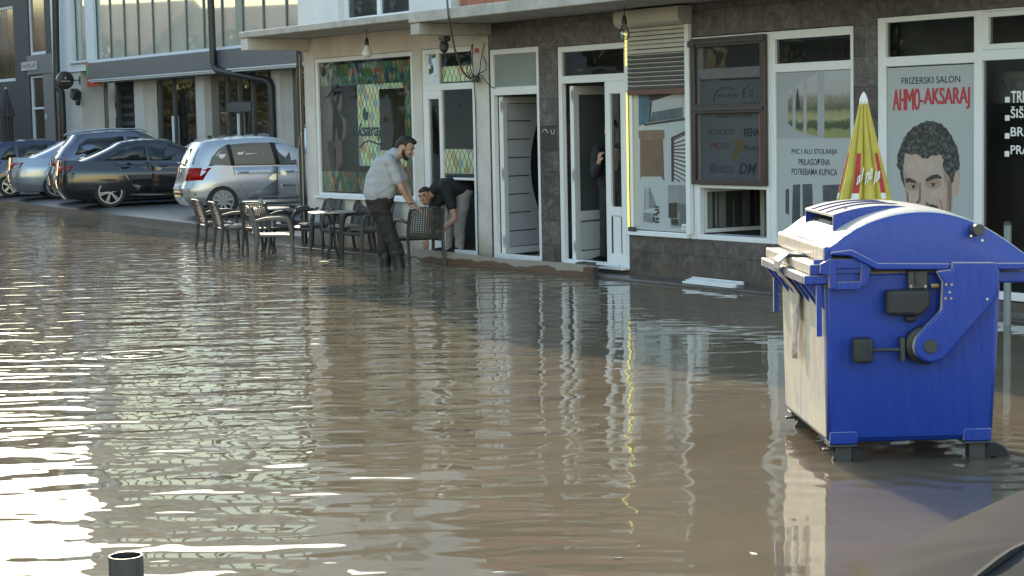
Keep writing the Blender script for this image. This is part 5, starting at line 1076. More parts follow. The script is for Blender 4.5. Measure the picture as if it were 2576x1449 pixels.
sedan = dict(wb=2.95, track=1.60, r=0.345, rr=0.26, zb=0.20, n=5.0, rim=(6, 0.012), hz=0.88, hx=0.25, bump=0.40, plate=0.62, sill=0.225,
    ztop=[(-1.12, 1.035), (-0.9, 1.05), (-0.4, 1.03), (0.5, 0.985), (2.4, 0.96), (3.0, 0.90), (3.8, 0.72)],
    zroof=[(-1.1, 1.10), (-0.6, 1.21), (-0.1, 1.36), (0.3, 1.43), (0.8, 1.47), (1.3, 1.465), (1.8, 1.40), (2.6, 1.2)],
    low=[(0, -0.95, 3.70, 0.85), (0.2, -1.08, 3.80, 0.905), (0.45, -1.12, 3.84, 0.935), (0.7, -1.08, 3.78, 0.93), (1.0, -1.04, 3.5, 0.83)],
    top=[(0, -0.95, 2.75, 0.80), (0.4, -0.55, 2.25, 0.73), (0.8, 0.0, 1.70, 0.64), (1.0, 0.22, 1.40, 0.57)],
    glass=[[(-0.10, 1.035), (0.10, 1.18), (0.38, 1.31), (0.75, 1.385), (0.80, 1.385), (0.84, 1.015)], [(0.90, 1.01), (0.87, 1.385), (1.35, 1.36), (1.75, 1.23), (2.15, 1.02), (2.15, 1.0)]],
    rearglass=[(-0.60, 1.09), (0.60, 1.09), (0.50, 1.36), (-0.50, 1.36)], frontglass=[(-0.6, 1.0), (0.6, 1.0), (0.5, 1.36), (-0.5, 1.36)],
    doors=[[(0.10, 0.985), (0.30, 0.80), (0.52, 0.50), (0.62, 0.32), (0.90, 0.31), (0.88, 0.975)], [(0.91, 0.975), (0.93, 0.31), (2.1, 0.31), (2.3, 0.6), (2.2, 0.95)]],
    tail=[], tailr=[[(0.44, 0.80), (0.76, 0.80), (0.76, 0.93), (0.42, 0.92)]])
suv = dict(sedan); suv.update(wb=2.80, zb=0.26, r=0.36, ztop=[(-0.95, 1.06), (0, 1.08), (2.2, 1.05), (3.0, 0.95), (3.6, 0.75)],
    zroof=[(-0.9, 1.50), (-0.3, 1.60), (0.5, 1.66), (1.1, 1.66), (1.7, 1.58), (2.4, 1.4)],
    low=[(0, -0.80, 3.45, 0.84), (0.2, -0.92, 3.58, 0.91), (0.5, -0.94, 3.62, 0.925), (1.0, -0.80, 3.3, 0.84)],
    top=[(0, -0.80, 2.6, 0.82), (0.5, -0.62, 2.0, 0.74), (0.85, -0.42, 1.5, 0.65), (1.0, -0.35, 1.3, 0.60)],
    glass=[[(-0.35, 1.13), (-0.25, 1.35), (-0.05, 1.50), (0.78, 1.54), (0.82, 1.10)], [(0.90, 1.10), (0.86, 1.54), (1.35, 1.49), (1.8, 1.3), (2.1, 1.10)]],
    rearglass=[(-0.62, 1.12), (0.62, 1.12), (0.55, 1.48), (-0.55, 1.48)], tail=[], tailr=[[(0.5, 0.88), (0.76, 0.88), (0.74, 1.03), (0.5, 1.0)]])
GRP = 'cars parked nose-in beyond the water'
M_BRG = pm('bright_rear_glass', (0.05, 0.06, 0.055), 0.12, var=0.3, scale=2, spec=1.0, coat=1.0)
for s_ in (hatch, sedan, suv): s_['rgm'] = M_BRG
hatch['rgm'] = M_BRG
def carpos(x, y): p = drop(x, y); return p
p1 = AT(560, 545, 35.3); p1.z = max(p1.z, ground_z(p1) - 0.02)
polo = Car('parked_car', 'silver hatchback parked at the water edge behind the cafe chairs', GRP, p1, 21, hatch, paint('silver_paint', (0.37, 0.39, 0.42), 0.7, 0.32))
mb = MB()
for x, y in ((1.05, -0.33), (1.05, 0.37), (0.15, -0.33), (0.15, 0.33)):
    mb.box(x - 0.05, x + 0.08, y - 0.23, y + 0.23, 0.5, 1.12); mb.ball((x, y, 1.22), (0.055, 0.14, 0.10), 8)
polo.patch('pillar_trim', [(0.13, 1.35), (0.195, 0.957), (0.265, 0.955), (0.215, 1.36)], polo.y_top, 'side', 0.004, M_ARCH, polo.t, th=0.004)
polo.patch('pillar_trim', [(0.97, 1.38), (1.055, 0.955), (1.145, 0.955), (1.065, 1.375)], polo.y_top, 'side', 0.004, M_ARCH, polo.t, th=0.004)
polo.patch('pillar_trim', [(-0.225, 0.985), (2.03, 0.955), (2.03, 0.94), (-0.23, 0.965)], polo.y_top, 'side', 0.006, M_ARCH, polo.t, th=0.004, sub=4)
o_ = obj('seat', mb, M_DKGR, polo.t, bevel=0.03); o_.location = (0, polo.oy, 0)
mb = MB(); mb.tube([(1.72 + 0.05 * math.sin(a), 0.36 + 0.17 * math.cos(a), 1.03 + 0.16 * math.sin(a)) for a in [2 * math.pi * k / 18 for k in range(19)]], 0.014, 6); o_ = obj('steering_wheel', mb, M_BLACK, polo.t); o_.location = (0, polo.oy, 0)
polo.patch('badge', [(-0.05, 0.80), (0.05, 0.80), (0.05, 0.90), (-0.05, 0.90)], polo.x_low, 'rear', 0.012, M_BRT, polo.t)
mb = MB(); mb.tube([(-0.62, -0.05, 1.0), (-0.60, 0.35, 1.02)], 0.02, 6); mb.box(-0.08, 0.0, -0.02, 0.02, 1.47, 1.53); o_ = obj('wiper', mb, M_BLACK, polo.t); o_.location = (0, polo.oy, 0)
p2 = AT(278, 522, 41.2); p2.z = max(p2.z, ground_z(p2) - 0.02)
bmw = Car('parked_car', 'black sedan with thin spoked alloy wheels parked beside the silver hatchback', GRP, p2, 18, sedan, paint('black_paint', (0.012, 0.012, 0.015), 0.2, 0.14))
p3 = Vector((-9.75, 43.6, 0)); p3.z = ground_z(p3)
sv = Car('parked_car', 'dark blue grey estate car with roof rails parked behind the black sedan', GRP, p3, 19, suv, paint('steel_blue_paint', (0.085, 0.10, 0.14), 0.6, 0.25))
mb = MB()
for sd in (-1, 1): mb.tube([(-0.45, sd * 0.60, 1.58), (-0.30, sd * 0.61, 1.66), (0.5, sd * 0.63, 1.72), (1.2, sd * 0.61, 1.70), (1.35, sd * 0.60, 1.63)], 0.018, 6)
o_ = obj('roof_rail', mb, M_BRT, sv.t); o_.location = (0, sv.oy, 0)
p4 = Vector((-11.3, 46.6, 0)); p4.z = ground_z(p4)
au = Car('parked_car', 'silver sedan with red tail lamp parked between two dark cars', GRP, p4, 20, sedan, paint('pale_silver_paint', (0.28, 0.31, 0.36), 0.7, 0.3))
p5 = Vector((-13.1, 49.0, 0)); p5.z = ground_z(p5)
h2 = dict(hatch); h2.update(see=False, wb=2.6, rim=(5, 0.03)); 
bl = Car('parked_car', 'dark blue car cut off by the left edge of the picture', GRP, p5, 14, h2, paint('navy_paint', (0.020, 0.028, 0.06), 0.4, 0.2))
# the bonnet in the near right corner
p6 = Vector((0, 0, 0))

# ------------------------------------------------------------------ cafe chairs, tables and what stands on them
M_CH = pm('anthracite_resin', (0.060, 0.058, 0.055), 0.6, var=0.25, scale=12)
M_CHT = pm('taupe_resin', (0.125, 0.112, 0.095), 0.6, var=0.2, scale=12)
def chair_mesh():
    fr = {}
    mb = MB()
    for sd in (-1, 1):
        y = 0.235 * sd
        legs = MB(); legs.tube([(-0.285, y * 1.03, 0), (-0.25, y, 0.22), (-0.225, y, 0.44), (-0.235, y, 0.56), (-0.285, y * 0.98, 0.74), (-0.31, y * 0.93, 0.80)], [0.016, 0.019, 0.021, 0.019, 0.017, 0.014], 8, 1.25); fr['rear', sd] = legs
        arm = MB(); y2 = 0.268 * sd
        arm.tube([(0.255, y2 * 0.97, 0), (0.235, y2, 0.30), (0.225, y2, 0.52), (0.205, y2, 0.60), (0.16, y2, 0.645), (0.08, y2, 0.66), (-0.10, y2, 0.655), (-0.235, y2 * 0.93, 0.63)], [0.016, 0.02, 0.021, 0.021, 0.022, 0.023, 0.022, 0.016], 8, 1.2); fr['arm', sd] = arm
    seat = MB(); pts = []
    for i in range(9):
        row = []
        for j in range(9):
            u, v = -1 + i / 4, -1 + j / 4; x = 0.015 + 0.235 * u; y = 0.255 * v * (1 - 0.10 * (1 - u) / 2); z = 0.435 + 0.012 * (v * v) - 0.018 * max(0, u) ** 3 + 0.008 * max(0, -u) ** 2
            row.append((x, y, z))
        pts.append(row)
    rings = [[(p[0], p[1], p[2] - 0.03) for p in r] + [(p[0], p[1], p[2]) for p in reversed(r)] for r in pts]
    seat.loft(rings)
    seat.box(0.20, 0.245, -0.24, 0.24, 0.375, 0.41)
    back = MB(); N, Mr = 14, 15
    def bp(u, v):
        y = (0.222 - 0.015 * v) * u; z = 0.47 + 0.345 * v - 0.03 * (u ** 4) * v; x = -0.235 - 0.075 * v ** 1.2 - 0.045 * (1 - u * u); return Vector((x, y, z))
    for k in range(Mr + 1):
        v = k / Mr; back.tube([bp(-1 + 2 * j / 8, v) for j in range(9)], 0.0088 if 0 < k < Mr else 0.015, 5, 0.7)
    for j in range(N + 1):
        u = -1 + 2 * j / N; back.tube([bp(u, k / 4) + Vector((0.003, 0, 0)) for k in range(5)], 0.0088 if 0 < j < N else 0.014, 5, 0.7)
    for b_ in [seat, back] + list(fr.values()): b_.v = [(v[0] * 1.05, v[1] * 1.05, v[2] * 1.07) for v in b_.v]
    return fr, seat, back
FRM, SEATM, BACKM = chair_mesh()
def make_chair(name, label, mat, p, az):
    t = thing(name, label, 'chair', p, R(az), 'woven resin armchairs of the cafe terrace')
    obj('seat', SEATM, mat, t, bevel=0.008); obj('backrest', BACKM, mat, t)
    for k, mb in FRM.items(): obj('leg' if k[0] == 'rear' else 'armrest_leg', mb, mat, t)
    return t
GZ = -0.10
C0 = make_chair('cafe_chair', 'dark woven armchair farthest left on the terrace', M_CH, (0, 0, 0), 0)
first = [True]
def chair(label, x, y, az, taupe=False):
    p = G(x, y, 0.0)
    if first[0]: first[0] = False; C0.location = (p.x, p.y, GZ); C0.rotation_euler = (0, 0, R(az)); C0['label'] = label; return C0
    c = copy_tree(C0, None, (p.x, p.y, GZ), R(az), label)
    if taupe:
        for ch in c.children:
            ch.data = ch.data.copy(); ch.data.materials[0] = M_CHT
    return c
ch = {}
ch['A'] = chair('dark armchair farthest left on the terrace, its back turned to the street', 548, 624, 25)
ch['B'] = chair('dark armchair second from the left, its back turned to the street', 592, 634, 22)
ch['C'] = chair('taupe armchair nearest the street, seen from the side with sunlit back edge', 692, 655, 6, True)
ch['C2'] = chair('dark armchair turned away behind the taupe armchair, near the small vase', 672, 634, 60)
ch['D'] = chair('armchair against the wall below the drainpipe corner', 748, 617, -142)
ch['E'] = chair('armchair second from the drainpipe along the wall, behind the table with the ashtray', 796, 629, -144)
ch['F'] = chair('armchair squeezed behind another one under the large window', 846, 621, -144)
ch['Gc'] = chair('armchair facing the ashtray table from the wall side, under the large window', 872, 635, -146)
ch['H'] = chair('armchair half hidden by the standing man in the grey shirt', 925, 644, -146)
ch['I'] = chair('woven armchair held by its back by the standing man', 1057, 663, 112)
def cushion(name, label, c, mat, dz=0.468, dx=0.02, dy=0.0, seed=1, tilt=0.0):
    rn = random.Random(seed); mb = MB(); N = 12; rings = []
    for sgn, zz in ((1, 0.0), (1, 0.012), (1, 0.03), (0.85, 0.045), (0.5, 0.052), (0.1, 0.048)):
        ri = []
        for k in range(28):
            a = 2 * math.pi * k / 28; f_ = (abs(math.cos(a)) ** 5 + abs(math.sin(a)) ** 5) ** (-0.2)
            rr = 0.205 * f_ * sgn * (1 - 0.08 * (zz == 0)); ri.append((rr * math.cos(a), rr * math.sin(a), zz + 0.006 * math.sin(5 * a + seed) + rn.uniform(-0.003, 0.003)))
        rings.append(ri)
    mb.loft(rings); az = c.rotation_euler.z; ca, sa = math.cos(az), math.sin(az)
    o = obj(name, mb, mat, None, (c.location.x + ca * dx - sa * dy, c.location.y + sa * dx + ca * dy, c.location.z + dz), az + tilt, ang=70)
    return tag(o, label, 'cushion', 'seat pads on the cafe chairs')
M_CUS = pm('grey_beige_pad', (0.30, 0.275, 0.235), 0.9, var=0.35, scale=9, bump=0.01, bscale=18)
M_CUD = pm('striped_pad', (0.17, 0.16, 0.15), 0.9, var=0.6, scale=14, stretch=(1, 6, 1))
cushion('seat_cushion', 'crumpled grey seat pad on the farthest left armchair', ch['A'], M_CUD, seed=2)
cushion('seat_cushion', 'pale quilted seat pad on the second armchair from the left', ch['B'], M_CUS, seed=3, tilt=0.2)
cushion('seat_cushion', 'grey seat pad on the wall armchair by the drainpipe', ch['D'], M_CUD, seed=4)
cushion('seat_cushion', 'seat pad on the second wall armchair behind the ashtray table', ch['E'], M_CUD, seed=5)
cushion('seat_cushion', 'pale seat pad on the armchair facing the ashtray table', ch['Gc'], M_CUS, seed=6)
cushion('seat_cushion', 'rumpled seat pad on the armchair half hidden by the standing man', ch['H'], M_CUD, seed=7)
cushion('seat_cushion', 'cream seat pad on the armchair being carried', ch['I'], pm('cream_pad', (0.46, 0.43, 0.37), 0.9, var=0.3, scale=9, bump=0.01, bscale=18), seed=8)
def table(label, x, y, az):
    p = G(x, y, 0.0); t = thing('cafe_table', label, 'table', (p.x, p.y, GZ), R(az), 'round bistro tables')
    mb = MB(); mb.lathe([(0.001, 0.735), (0.325, 0.735), (0.345, 0.742), (0.345, 0.752), (0.33, 0.76), (0.001, 0.76)], n=36); obj('tabletop', mb, pm('pale_tabletop', (0.36, 0.34, 0.29), 0.22, var=0.1, scale=6), t)
    mb = MB(); mb.lathe([(0.12, 0.715), (0.12, 0.734)], n=16); obj('plate', mb, M_BLACK, t)
    for k in range(4):
        a = k * math.pi / 2 + 0.5; c_, s_ = math.cos(a), math.sin(a); mb = MB()
        mb.tube([(c_ * q, s_ * q, z) for q, z in ((0.10, 0.72), (0.06, 0.68), (0.035, 0.58), (0.035, 0.40), (0.05, 0.26), (0.11, 0.12), (0.20, 0.02), (0.24, 0.0))], 0.014, 7); obj('leg', mb, M_BLACK, t)
    return t
T1 = table('bistro table with a small glass vase, half hidden behind the left armchairs', 676, 632, 10)
T2 = table('bistro table with an ashtray in front of the wall chairs', 838, 647, 30)
mb = MB(); mb.lathe([(0.045, 0.0), (0.05, 0.01), (0.05, 0.032), (0.042, 0.032), (0.038, 0.012), (0.001, 0.012)], n=18)
tag(obj('ashtray', mb, pm('smoky_ashtray', (0.10, 0.095, 0.09), 0.2, var=0.3), None, (T2.location.x - 0.02, T2.location.y, GZ + 0.761), 0), 'round ashtray standing on the bistro table', 'ashtray')
mb = MB(); mb.lathe([(0.05, 0.0), (0.055, 0.03), (0.045, 0.09), (0.03, 0.12), (0.04, 0.15), (0.035, 0.15), (0.025, 0.12), (0.04, 0.085), (0.045, 0.03), (0.001, 0.015)], n=16)
vz = obj('vase', mb, glassm('vase_glass', (0.75, 0.82, 0.74), 0.14), None, (T1.location.x - 0.10, T1.location.y - 0.05, GZ + 0.761), 0); tag(vz, 'small clear glass vase on the bistro table', 'vase')
mb = MB(); mb.lathe([(0.001, 0.016), (0.040, 0.03), (0.036, 0.08), (0.001, 0.08)], n=14); obj('water_inside', mb, pm('milky_water', (0.5, 0.56, 0.46), 0.2), vz)
# crumpled bag at the chair leg and a few floating scraps
rn = random.Random(11)
def crumple(name, label, cat, p, r, mat, seed, fl=0.6, group=None):
    rn = random.Random(seed); mb = MB(); mb.ball((0, 0, 0), (r, r * 0.8, r * fl), 7)
    mb.v = [(v[0] * rn.uniform(0.6, 1.25), v[1] * rn.uniform(0.6, 1.25), v[2] * rn.uniform(0.6, 1.25)) for v in mb.v]
    return tag(obj(name, mb, mat, None, p, rn.uniform(0, 6), ang=10), label, cat, group)
p = G(1043, 662, 0.0); crumple('plastic_bag', 'crumpled translucent plastic bag in the water by the carried chair', 'bag', (p.x, p.y, 0.01), 0.09, pm('pale_film', (0.45, 0.44, 0.40), 0.25, var=0.6, scale=20), 4)
for k, (x, y, r, lab) in enumerate(((815, 658, 0.045, 'pale leaf floating right of the ashtray table legs'), (778, 1140, 0.014, 'white scrap floating alone in the middle of the street'), (1895, 1395, 0.016, 'small white scrap floating left of the container reflection'), (1555, 1406, 0.012, 'tiny dark leaf floating near the bottom centre'))):
    p = G(x, y, 0); mb = MB(); mb.prism([(r * math.cos(a) * 1.6, r * math.sin(a) * (0.7 + 0.2 * math.cos(3 * a))) for a in [2 * math.pi * q / 12 for q in range(12)]], 'z', 0.002, 0.006)
    tag(obj('floating_scrap', mb, pm('scrap_pale', (0.6, 0.6, 0.42), 0.6) if k != 3 else M_DKGR, None, (p.x, p.y, 0), k), lab, 'litter')

# ------------------------------------------------------------------ people
def fuse(name, prims, voxel=0.012, it=6, fac=0.5, wob=0.0, seed=0):
    "tapered limbs and rounded masses fused into one continuous surface"
    bm = bmesh.new(); 
    def pts_ball(c, r, n=10):
        return [(c[0] + r[0] * math.sin(math.pi * i / n) * math.cos(2 * math.pi * j / 14), c[1] + r[1] * math.sin(math.pi * i / n) * math.sin(2 * math.pi * j / 14), c[2] + r[2] * math.cos(math.pi * i / n)) for i in range(n + 1) for j in range(14)]
    for pr_ in prims:
        vs = []
        if pr_[0] == 'cap':
            _, a, b_, ra, rb = pr_; vs = pts_ball(a, (ra,) * 3) + pts_ball(b_, (rb,) * 3)
        elif pr_[0] == 'ell':
            _, c, r, *rt = pr_; vs = pts_ball((0, 0, 0), r); mt = rt[0].to_3x3() if rt else Matrix.Identity(3)
            vs = [tuple(mt @ Vector(v) + Vector(c)) for v in vs]
        elif pr_[0] == 'hull':
            for c, r in pr_[1]: vs += pts_ball(c, r if isinstance(r, tuple) else (r,) * 3)
        b2 = bmesh.new(); vv = [b2.verts.new(v) for v in vs]; bmesh.ops.remove_doubles(b2, verts=b2.verts, dist=1e-4)
        ret = bmesh.ops.convex_hull(b2, input=b2.verts[:]); bmesh.ops.delete(b2, geom=[v for v in b2.verts if not v.link_faces], context='VERTS')
        me = bpy.data.meshes.new('q'); b2.to_mesh(me); b2.free(); bm.from_mesh(me); bpy.data.meshes.remove(me)
    me = bpy.data.meshes.new(name); bm.to_mesh(me); bm.free(); o = bpy.data.objects.new('q', me); COL.objects.link(o)
    r_ = o.modifiers.new('r', 'REMESH'); r_.mode = 'VOXEL'; r_.voxel_size = voxel
    s_ = o.modifiers.new('s', 'SMOOTH'); s_.iterations = it; s_.factor = fac
    m2 = baked(o); bpy.data.objects.remove(o); m2.name = name
    if wob:
        from mathutils import noise as mn
        n_ = [v.normal.copy() for v in m2.vertices]
        for v, nn in zip(m2.vertices, n_):
            c = v.co; k = mn.noise(Vector((c.x * 7 + seed, c.y * 7, c.z * 13))) + 0.6 * mn.noise(Vector((c.x * 16, c.y * 16 + seed, c.z * 22))); v.co = c + nn * (k * wob)
    return m2
V = lambda *a: Vector(a)
M_SKIN = pm('skin', (0.42, 0.25, 0.175), 0.5, var=0.15, scale=14)
M_SKIN2 = pm('skin_flushed', (0.44, 0.235, 0.16), 0.5, var=0.18, scale=14)
M_HAIRB = pm('dark_brown_hair', (0.022, 0.014, 0.010), 0.6, var=0.5, scale=40, bump=0.01, bscale=60)
def head_parts(c, M3, s=1.0):
    "head in its own frame: +X face, +Z crown"
    T = lambda p: M3 @ (Vector(p) * s) + c
    E = lambda p, r: ('ell', T(p), tuple(q * s for q in r), M3)
    head = [E((0, 0, 0.02), (0.098, 0.076, 0.105)), E((0.022, 0, -0.055), (0.072, 0.060, 0.075)), ('cap', T((0.055, 0, -0.095)), T((0.06, 0, -0.10)), 0.030 * s, 0.026 * s),
            ('cap', T((0.094, 0, 0.005)), T((0.118, 0, -0.032)), 0.010 * s, 0.017 * s), E((0.070, 0.032, -0.028), (0.028, 0.028, 0.028)), E((0.070, -0.032, -0.028), (0.028, 0.028, 0.028)),
            E((0.084, 0, 0.034), (0.018, 0.05, 0.014)), ('cap', T((0.090, -0.022, -0.070)), T((0.090, 0.022, -0.070)), 0.011 * s, 0.011 * s),
            E((-0.008, 0.078, -0.01), (0.022, 0.010, 0.034)), E((-0.008, -0.078, -0.01), (0.022, 0.010, 0.034))]
    return head, T
def face_bits(T, M3, s, body, beard=False, brow=M_HAIRB):
    mb = MB()
    for sd in (-1, 1):
        c = T((0.087, 0.030 * sd, 0.012)); mb.obox(c, M3 @ Vector((0.006, 0, 0)) * s, M3 @ Vector((0, 0.014, 0)) * s, M3 @ Vector((0, 0, 0.006)) * s)
    obj('eye', mb, M_HAIRB, body)
    mb = MB()
    for sd in (-1, 1): mb.tube([T((0.090, 0.012 * sd, 0.036)), T((0.098, 0.030 * sd, 0.042)), T((0.082, 0.052 * sd, 0.036))], 0.006 * s, 6)
    obj('eyebrow', mb, brow, body)
    mb = MB(); mb.tube([T((0.090, -0.024, -0.070)), T((0.101, 0, -0.069)), T((0.090, 0.024, -0.070))], 0.0035 * s, 5); obj('mouth', mb, pm('lip', (0.24, 0.09, 0.075), 0.5), body)
def hand(wrist, d, up, sd, curl=0.5, s=1.0):
    "palm, four unequal curled fingers and a thumb; d along the hand, up the back of the hand"
    d = d.normalized(); up = (up - d * up.dot(d)).normalized(); sv_ = d.cross(up) * sd; P = []
    pc = wrist + d * 0.045 * s
    P.append(('hull', [(wrist, 0.024 * s), (wrist + d * 0.085 * s + sv_ * 0.032 * s, 0.014 * s), (wrist + d * 0.08 * s - sv_ * 0.032 * s, 0.013 * s)]))
    for k, ln in enumerate((0.072, 0.082, 0.076, 0.058)):
        b_ = wrist + d * (0.088 - 0.004 * abs(k - 1)) * s + sv_ * (0.033 - 0.022 * k) * s; cur = b_; dr_ = d.copy()
        for j, f_ in enumerate((0.45, 0.32, 0.23)):
            a = curl * (0.5 + 0.55 * j); dd = (d * math.cos(a) - up * math.sin(a)); nx_ = cur + dd * ln * f_ * s; P.append(('cap', cur, nx_, (0.0105 - 0.001 * j) * s, (0.0098 - 0.001 * j) * s)); cur = nx_
    tb_ = wrist + d * 0.022 * s + sv_ * 0.03 * s; t1 = tb_ + (d * 0.6 + sv_ * 0.75 - up * 0.2).normalized() * 0.042 * s; t2 = t1 + (d * 0.9 + sv_ * 0.25 - up * 0.35).normalized() * 0.032 * s
    P += [('cap', tb_, t1, 0.014 * s, 0.0115 * s), ('cap', t1, t2, 0.0115 * s, 0.009 * s)]
    return P
def rotm(fwd, up):
    f_ = fwd.normalized(); u_ = (up - f_ * up.dot(f_)).normalized(); l_ = u_.cross(f_); return Matrix((f_, l_, u_)).transposed()
def person(label, base, rz, build):
    t = None
    body, kids = build()
    t = thing('person', label, 'person', base, rz)
    b_ = obj('body', body[0], body[1], t, ang=180)
    for nm, me, mt in kids: obj(nm, me, mt, t, ang=180)
    return t, b_

# --- standing man in a grey T-shirt, seen from his right, facing right (+X local), leaning over the chair
b1 = G(990, 672, 0.0)
def man1():
    near, far = -1, 1
    hip = V(-0.14, 0, 0.95); chest = V(-0.05, 0, 1.33); neck = V(0.075, 0, 1.52)
    hd = V(0.195, 0, 1.575); M3 = rotm(V(0.83, -0.14, -0.45), V(0.45, 0, 0.9))
    head, T = head_parts(hd, M3, 1.12)
    shN, shF = V(-0.015, -0.215, 1.40), V(0.03, 0.215, 1.40)
    elN, elF = V(0.14, -0.26, 1.05), V(0.19, 0.22, 1.06)
    wrN, wrF = V(0.255, -0.20, 0.82), V(0.27, 0.10, 0.82)
    skin = head + [('cap', V(0.02, 0, 1.43), V(0.14, 0, 1.53), 0.078, 0.068),
        ('hull', [(V(-0.05, -0.12, 1.36), 0.09), (V(-0.05, 0.12, 1.36), 0.09), (V(-0.14, -0.07, 0.98), 0.12), (V(-0.14, 0.07, 0.98), 0.12)])]
    for sh, el, wr, sd in ((shN, elN, wrN, 1), (shF, elF, wrF, -1)):
        skin += [('cap', sh, el, 0.058, 0.044), ('cap', el, wr, 0.043, 0.029)]
        skin += hand(wr, V(0.8, 0.12 * sd, -0.30) if sd > 0 else V(0.7, -0.2, -0.4), V(0.25, 0, 1), sd, 0.75, 1.05)
    for y, dx in ((-0.115, 0.06), (0.115, -0.08)): skin += [('cap', V(-0.15, y * 0.85, 0.86), V(-0.07 + dx * 0.6, y, 0.46), 0.085, 0.06), ('cap', V(-0.07 + dx * 0.6, y, 0.46), V(-0.01 + dx * 1.3, y, 0.12), 0.055, 0.045)]
    shirt = [('hull', [(V(-0.02, -0.17, 1.42), 0.075), (V(-0.02, 0.17, 1.42), 0.075), (V(-0.13, -0.14, 1.37), 0.10), (V(-0.13, 0.14, 1.37), 0.10), (V(-0.19, -0.10, 1.16), 0.15), (V(-0.19, 0.10, 1.16), 0.15), (V(-0.04, -0.09, 1.14), 0.15), (V(-0.04, 0.09, 1.14), 0.15)]),
        ('hull', [(V(-0.19, -0.10, 1.16), 0.15), (V(-0.19, 0.10, 1.16), 0.15), (V(-0.05, -0.08, 1.10), 0.15), (V(-0.05, 0.08, 1.10), 0.15), (V(-0.215, -0.10, 1.0), 0.155), (V(-0.215, 0.10, 1.0), 0.155), (V(-0.10, -0.09, 0.99), 0.145), (V(-0.10, 0.09, 0.99), 0.145)]),
        ('cap', V(0.0, 0, 1.44), V(0.05, 0, 1.49), 0.10, 0.088)]
    for sh, el in ((shN, elN), (shF, elF)):
        m_ = sh.lerp(el, 0.68); shirt += [('cap', sh, m_, 0.088, 0.078)]
    trous = [('hull', [(V(-0.205, -0.09, 0.90), 0.14), (V(-0.205, 0.09, 0.90), 0.14), (V(-0.10, -0.09, 0.91), 0.13), (V(-0.10, 0.09, 0.91), 0.13), (V(-0.17, -0.08, 0.75), 0.13), (V(-0.17, 0.08, 0.75), 0.13)])]
    for y, dx in ((-0.115, 0.06), (0.115, -0.08)):
        trous += [('cap', V(-0.15, y * 0.85, 0.80), V(-0.07 + dx * 0.6, y, 0.46), 0.122, 0.095), ('cap', V(-0.07 + dx * 0.6, y, 0.46), V(-0.02 + dx * 1.3, y, 0.20), 0.095, 0.095)]
    boots = []
    for y, dx in ((-0.115, 0.06), (0.115, -0.08)): boots += [('cap', V(-0.025 + dx, y, 0.24), V(0.0 + dx * 1.4, y, 0.0), 0.092, 0.075), ('cap', V(0.0 + dx * 1.4, y, 0.0), V(0.01 + dx * 1.4, y, -0.10), 0.075, 0.065), ('cap', V(0.0 + dx * 1.4, y, -0.09), V(0.17 + dx * 1.4, y, -0.11), 0.055, 0.045)]
    hair = [('ell', T((-0.025, 0, 0.055)), (0.105, 0.084, 0.092), M3), ('ell', T((0.02, 0, 0.10)), (0.085, 0.072, 0.048), M3), ('ell', T((0.062, 0, 0.105)), (0.042, 0.055, 0.032), M3), ('cap', T((-0.075, 0, 0.02)), T((-0.075, 0, -0.05)), 0.062, 0.045), ('cap', T((-0.002, -0.068, 0.03)), T((0.004, -0.072, -0.03)), 0.020, 0.010), ('cap', T((-0.002, 0.068, 0.03)), T((0.004, 0.072, -0.03)), 0.020, 0.010)]
    beard = [('hull', [(T((0.010, -0.058, -0.055)), 0.020), (T((0.010, 0.058, -0.055)), 0.020), (T((0.055, -0.035, -0.105)), 0.026), (T((0.055, 0.035, -0.105)), 0.026), (T((0.076, 0, -0.112)), 0.026)]), ('cap', T((0.092, -0.022, -0.058)), T((0.092, 0.022, -0.058)), 0.010, 0.010), ('cap', T((0.006, -0.068, -0.03)), T((0.02, -0.060, -0.08)), 0.012, 0.02)]
    man1.T, man1.M3 = T, M3
    return (fuse('body', skin, 0.009, 4), M_SKIN), [
        ('shirt', fuse('shirt', shirt, 0.012, 9, wob=0.010, seed=3), pm('grey_tshirt', (0.36, 0.365, 0.38), 0.85, var=0.08, scale=6, bump=0.006, bscale=22)),
        ('trousers', fuse('trousers', trous, 0.012, 6, wob=0.012, seed=8), pm('brown_black_trousers', (0.022, 0.019, 0.016), 0.75, var=0.35, scale=5, bump=0.01, bscale=18)),
        ('boots', fuse('boots', boots, 0.012, 6, wob=0.006, seed=5), pm('dark_green_boots', (0.016, 0.022, 0.018), 0.5, var=0.3, scale=6)),
        ('hair', fuse('hair', hair, 0.009, 3, wob=0.008, seed=2), M_HAIRB), ('beard', fuse('beard', beard, 0.008, 3, wob=0.003), M_HAIRB)]
m1, m1b = person('bearded man in a grey T-shirt standing in the flood holding a chair back', (b1.x, b1.y, 0.0), R(2), man1)
face_bits(man1.T, man1.M3, 1.12, m1b)
mb = MB(); mb.lathe([(0.034, -0.008), (0.036, 0), (0.034, 0.008)], (0.245, -0.206, 0.845), 14, caps=False); wb_ = obj('wristband', mb, M_BLACK, m1)
wb_.modifiers.new('t', 'SOLIDIFY').thickness = 0.006

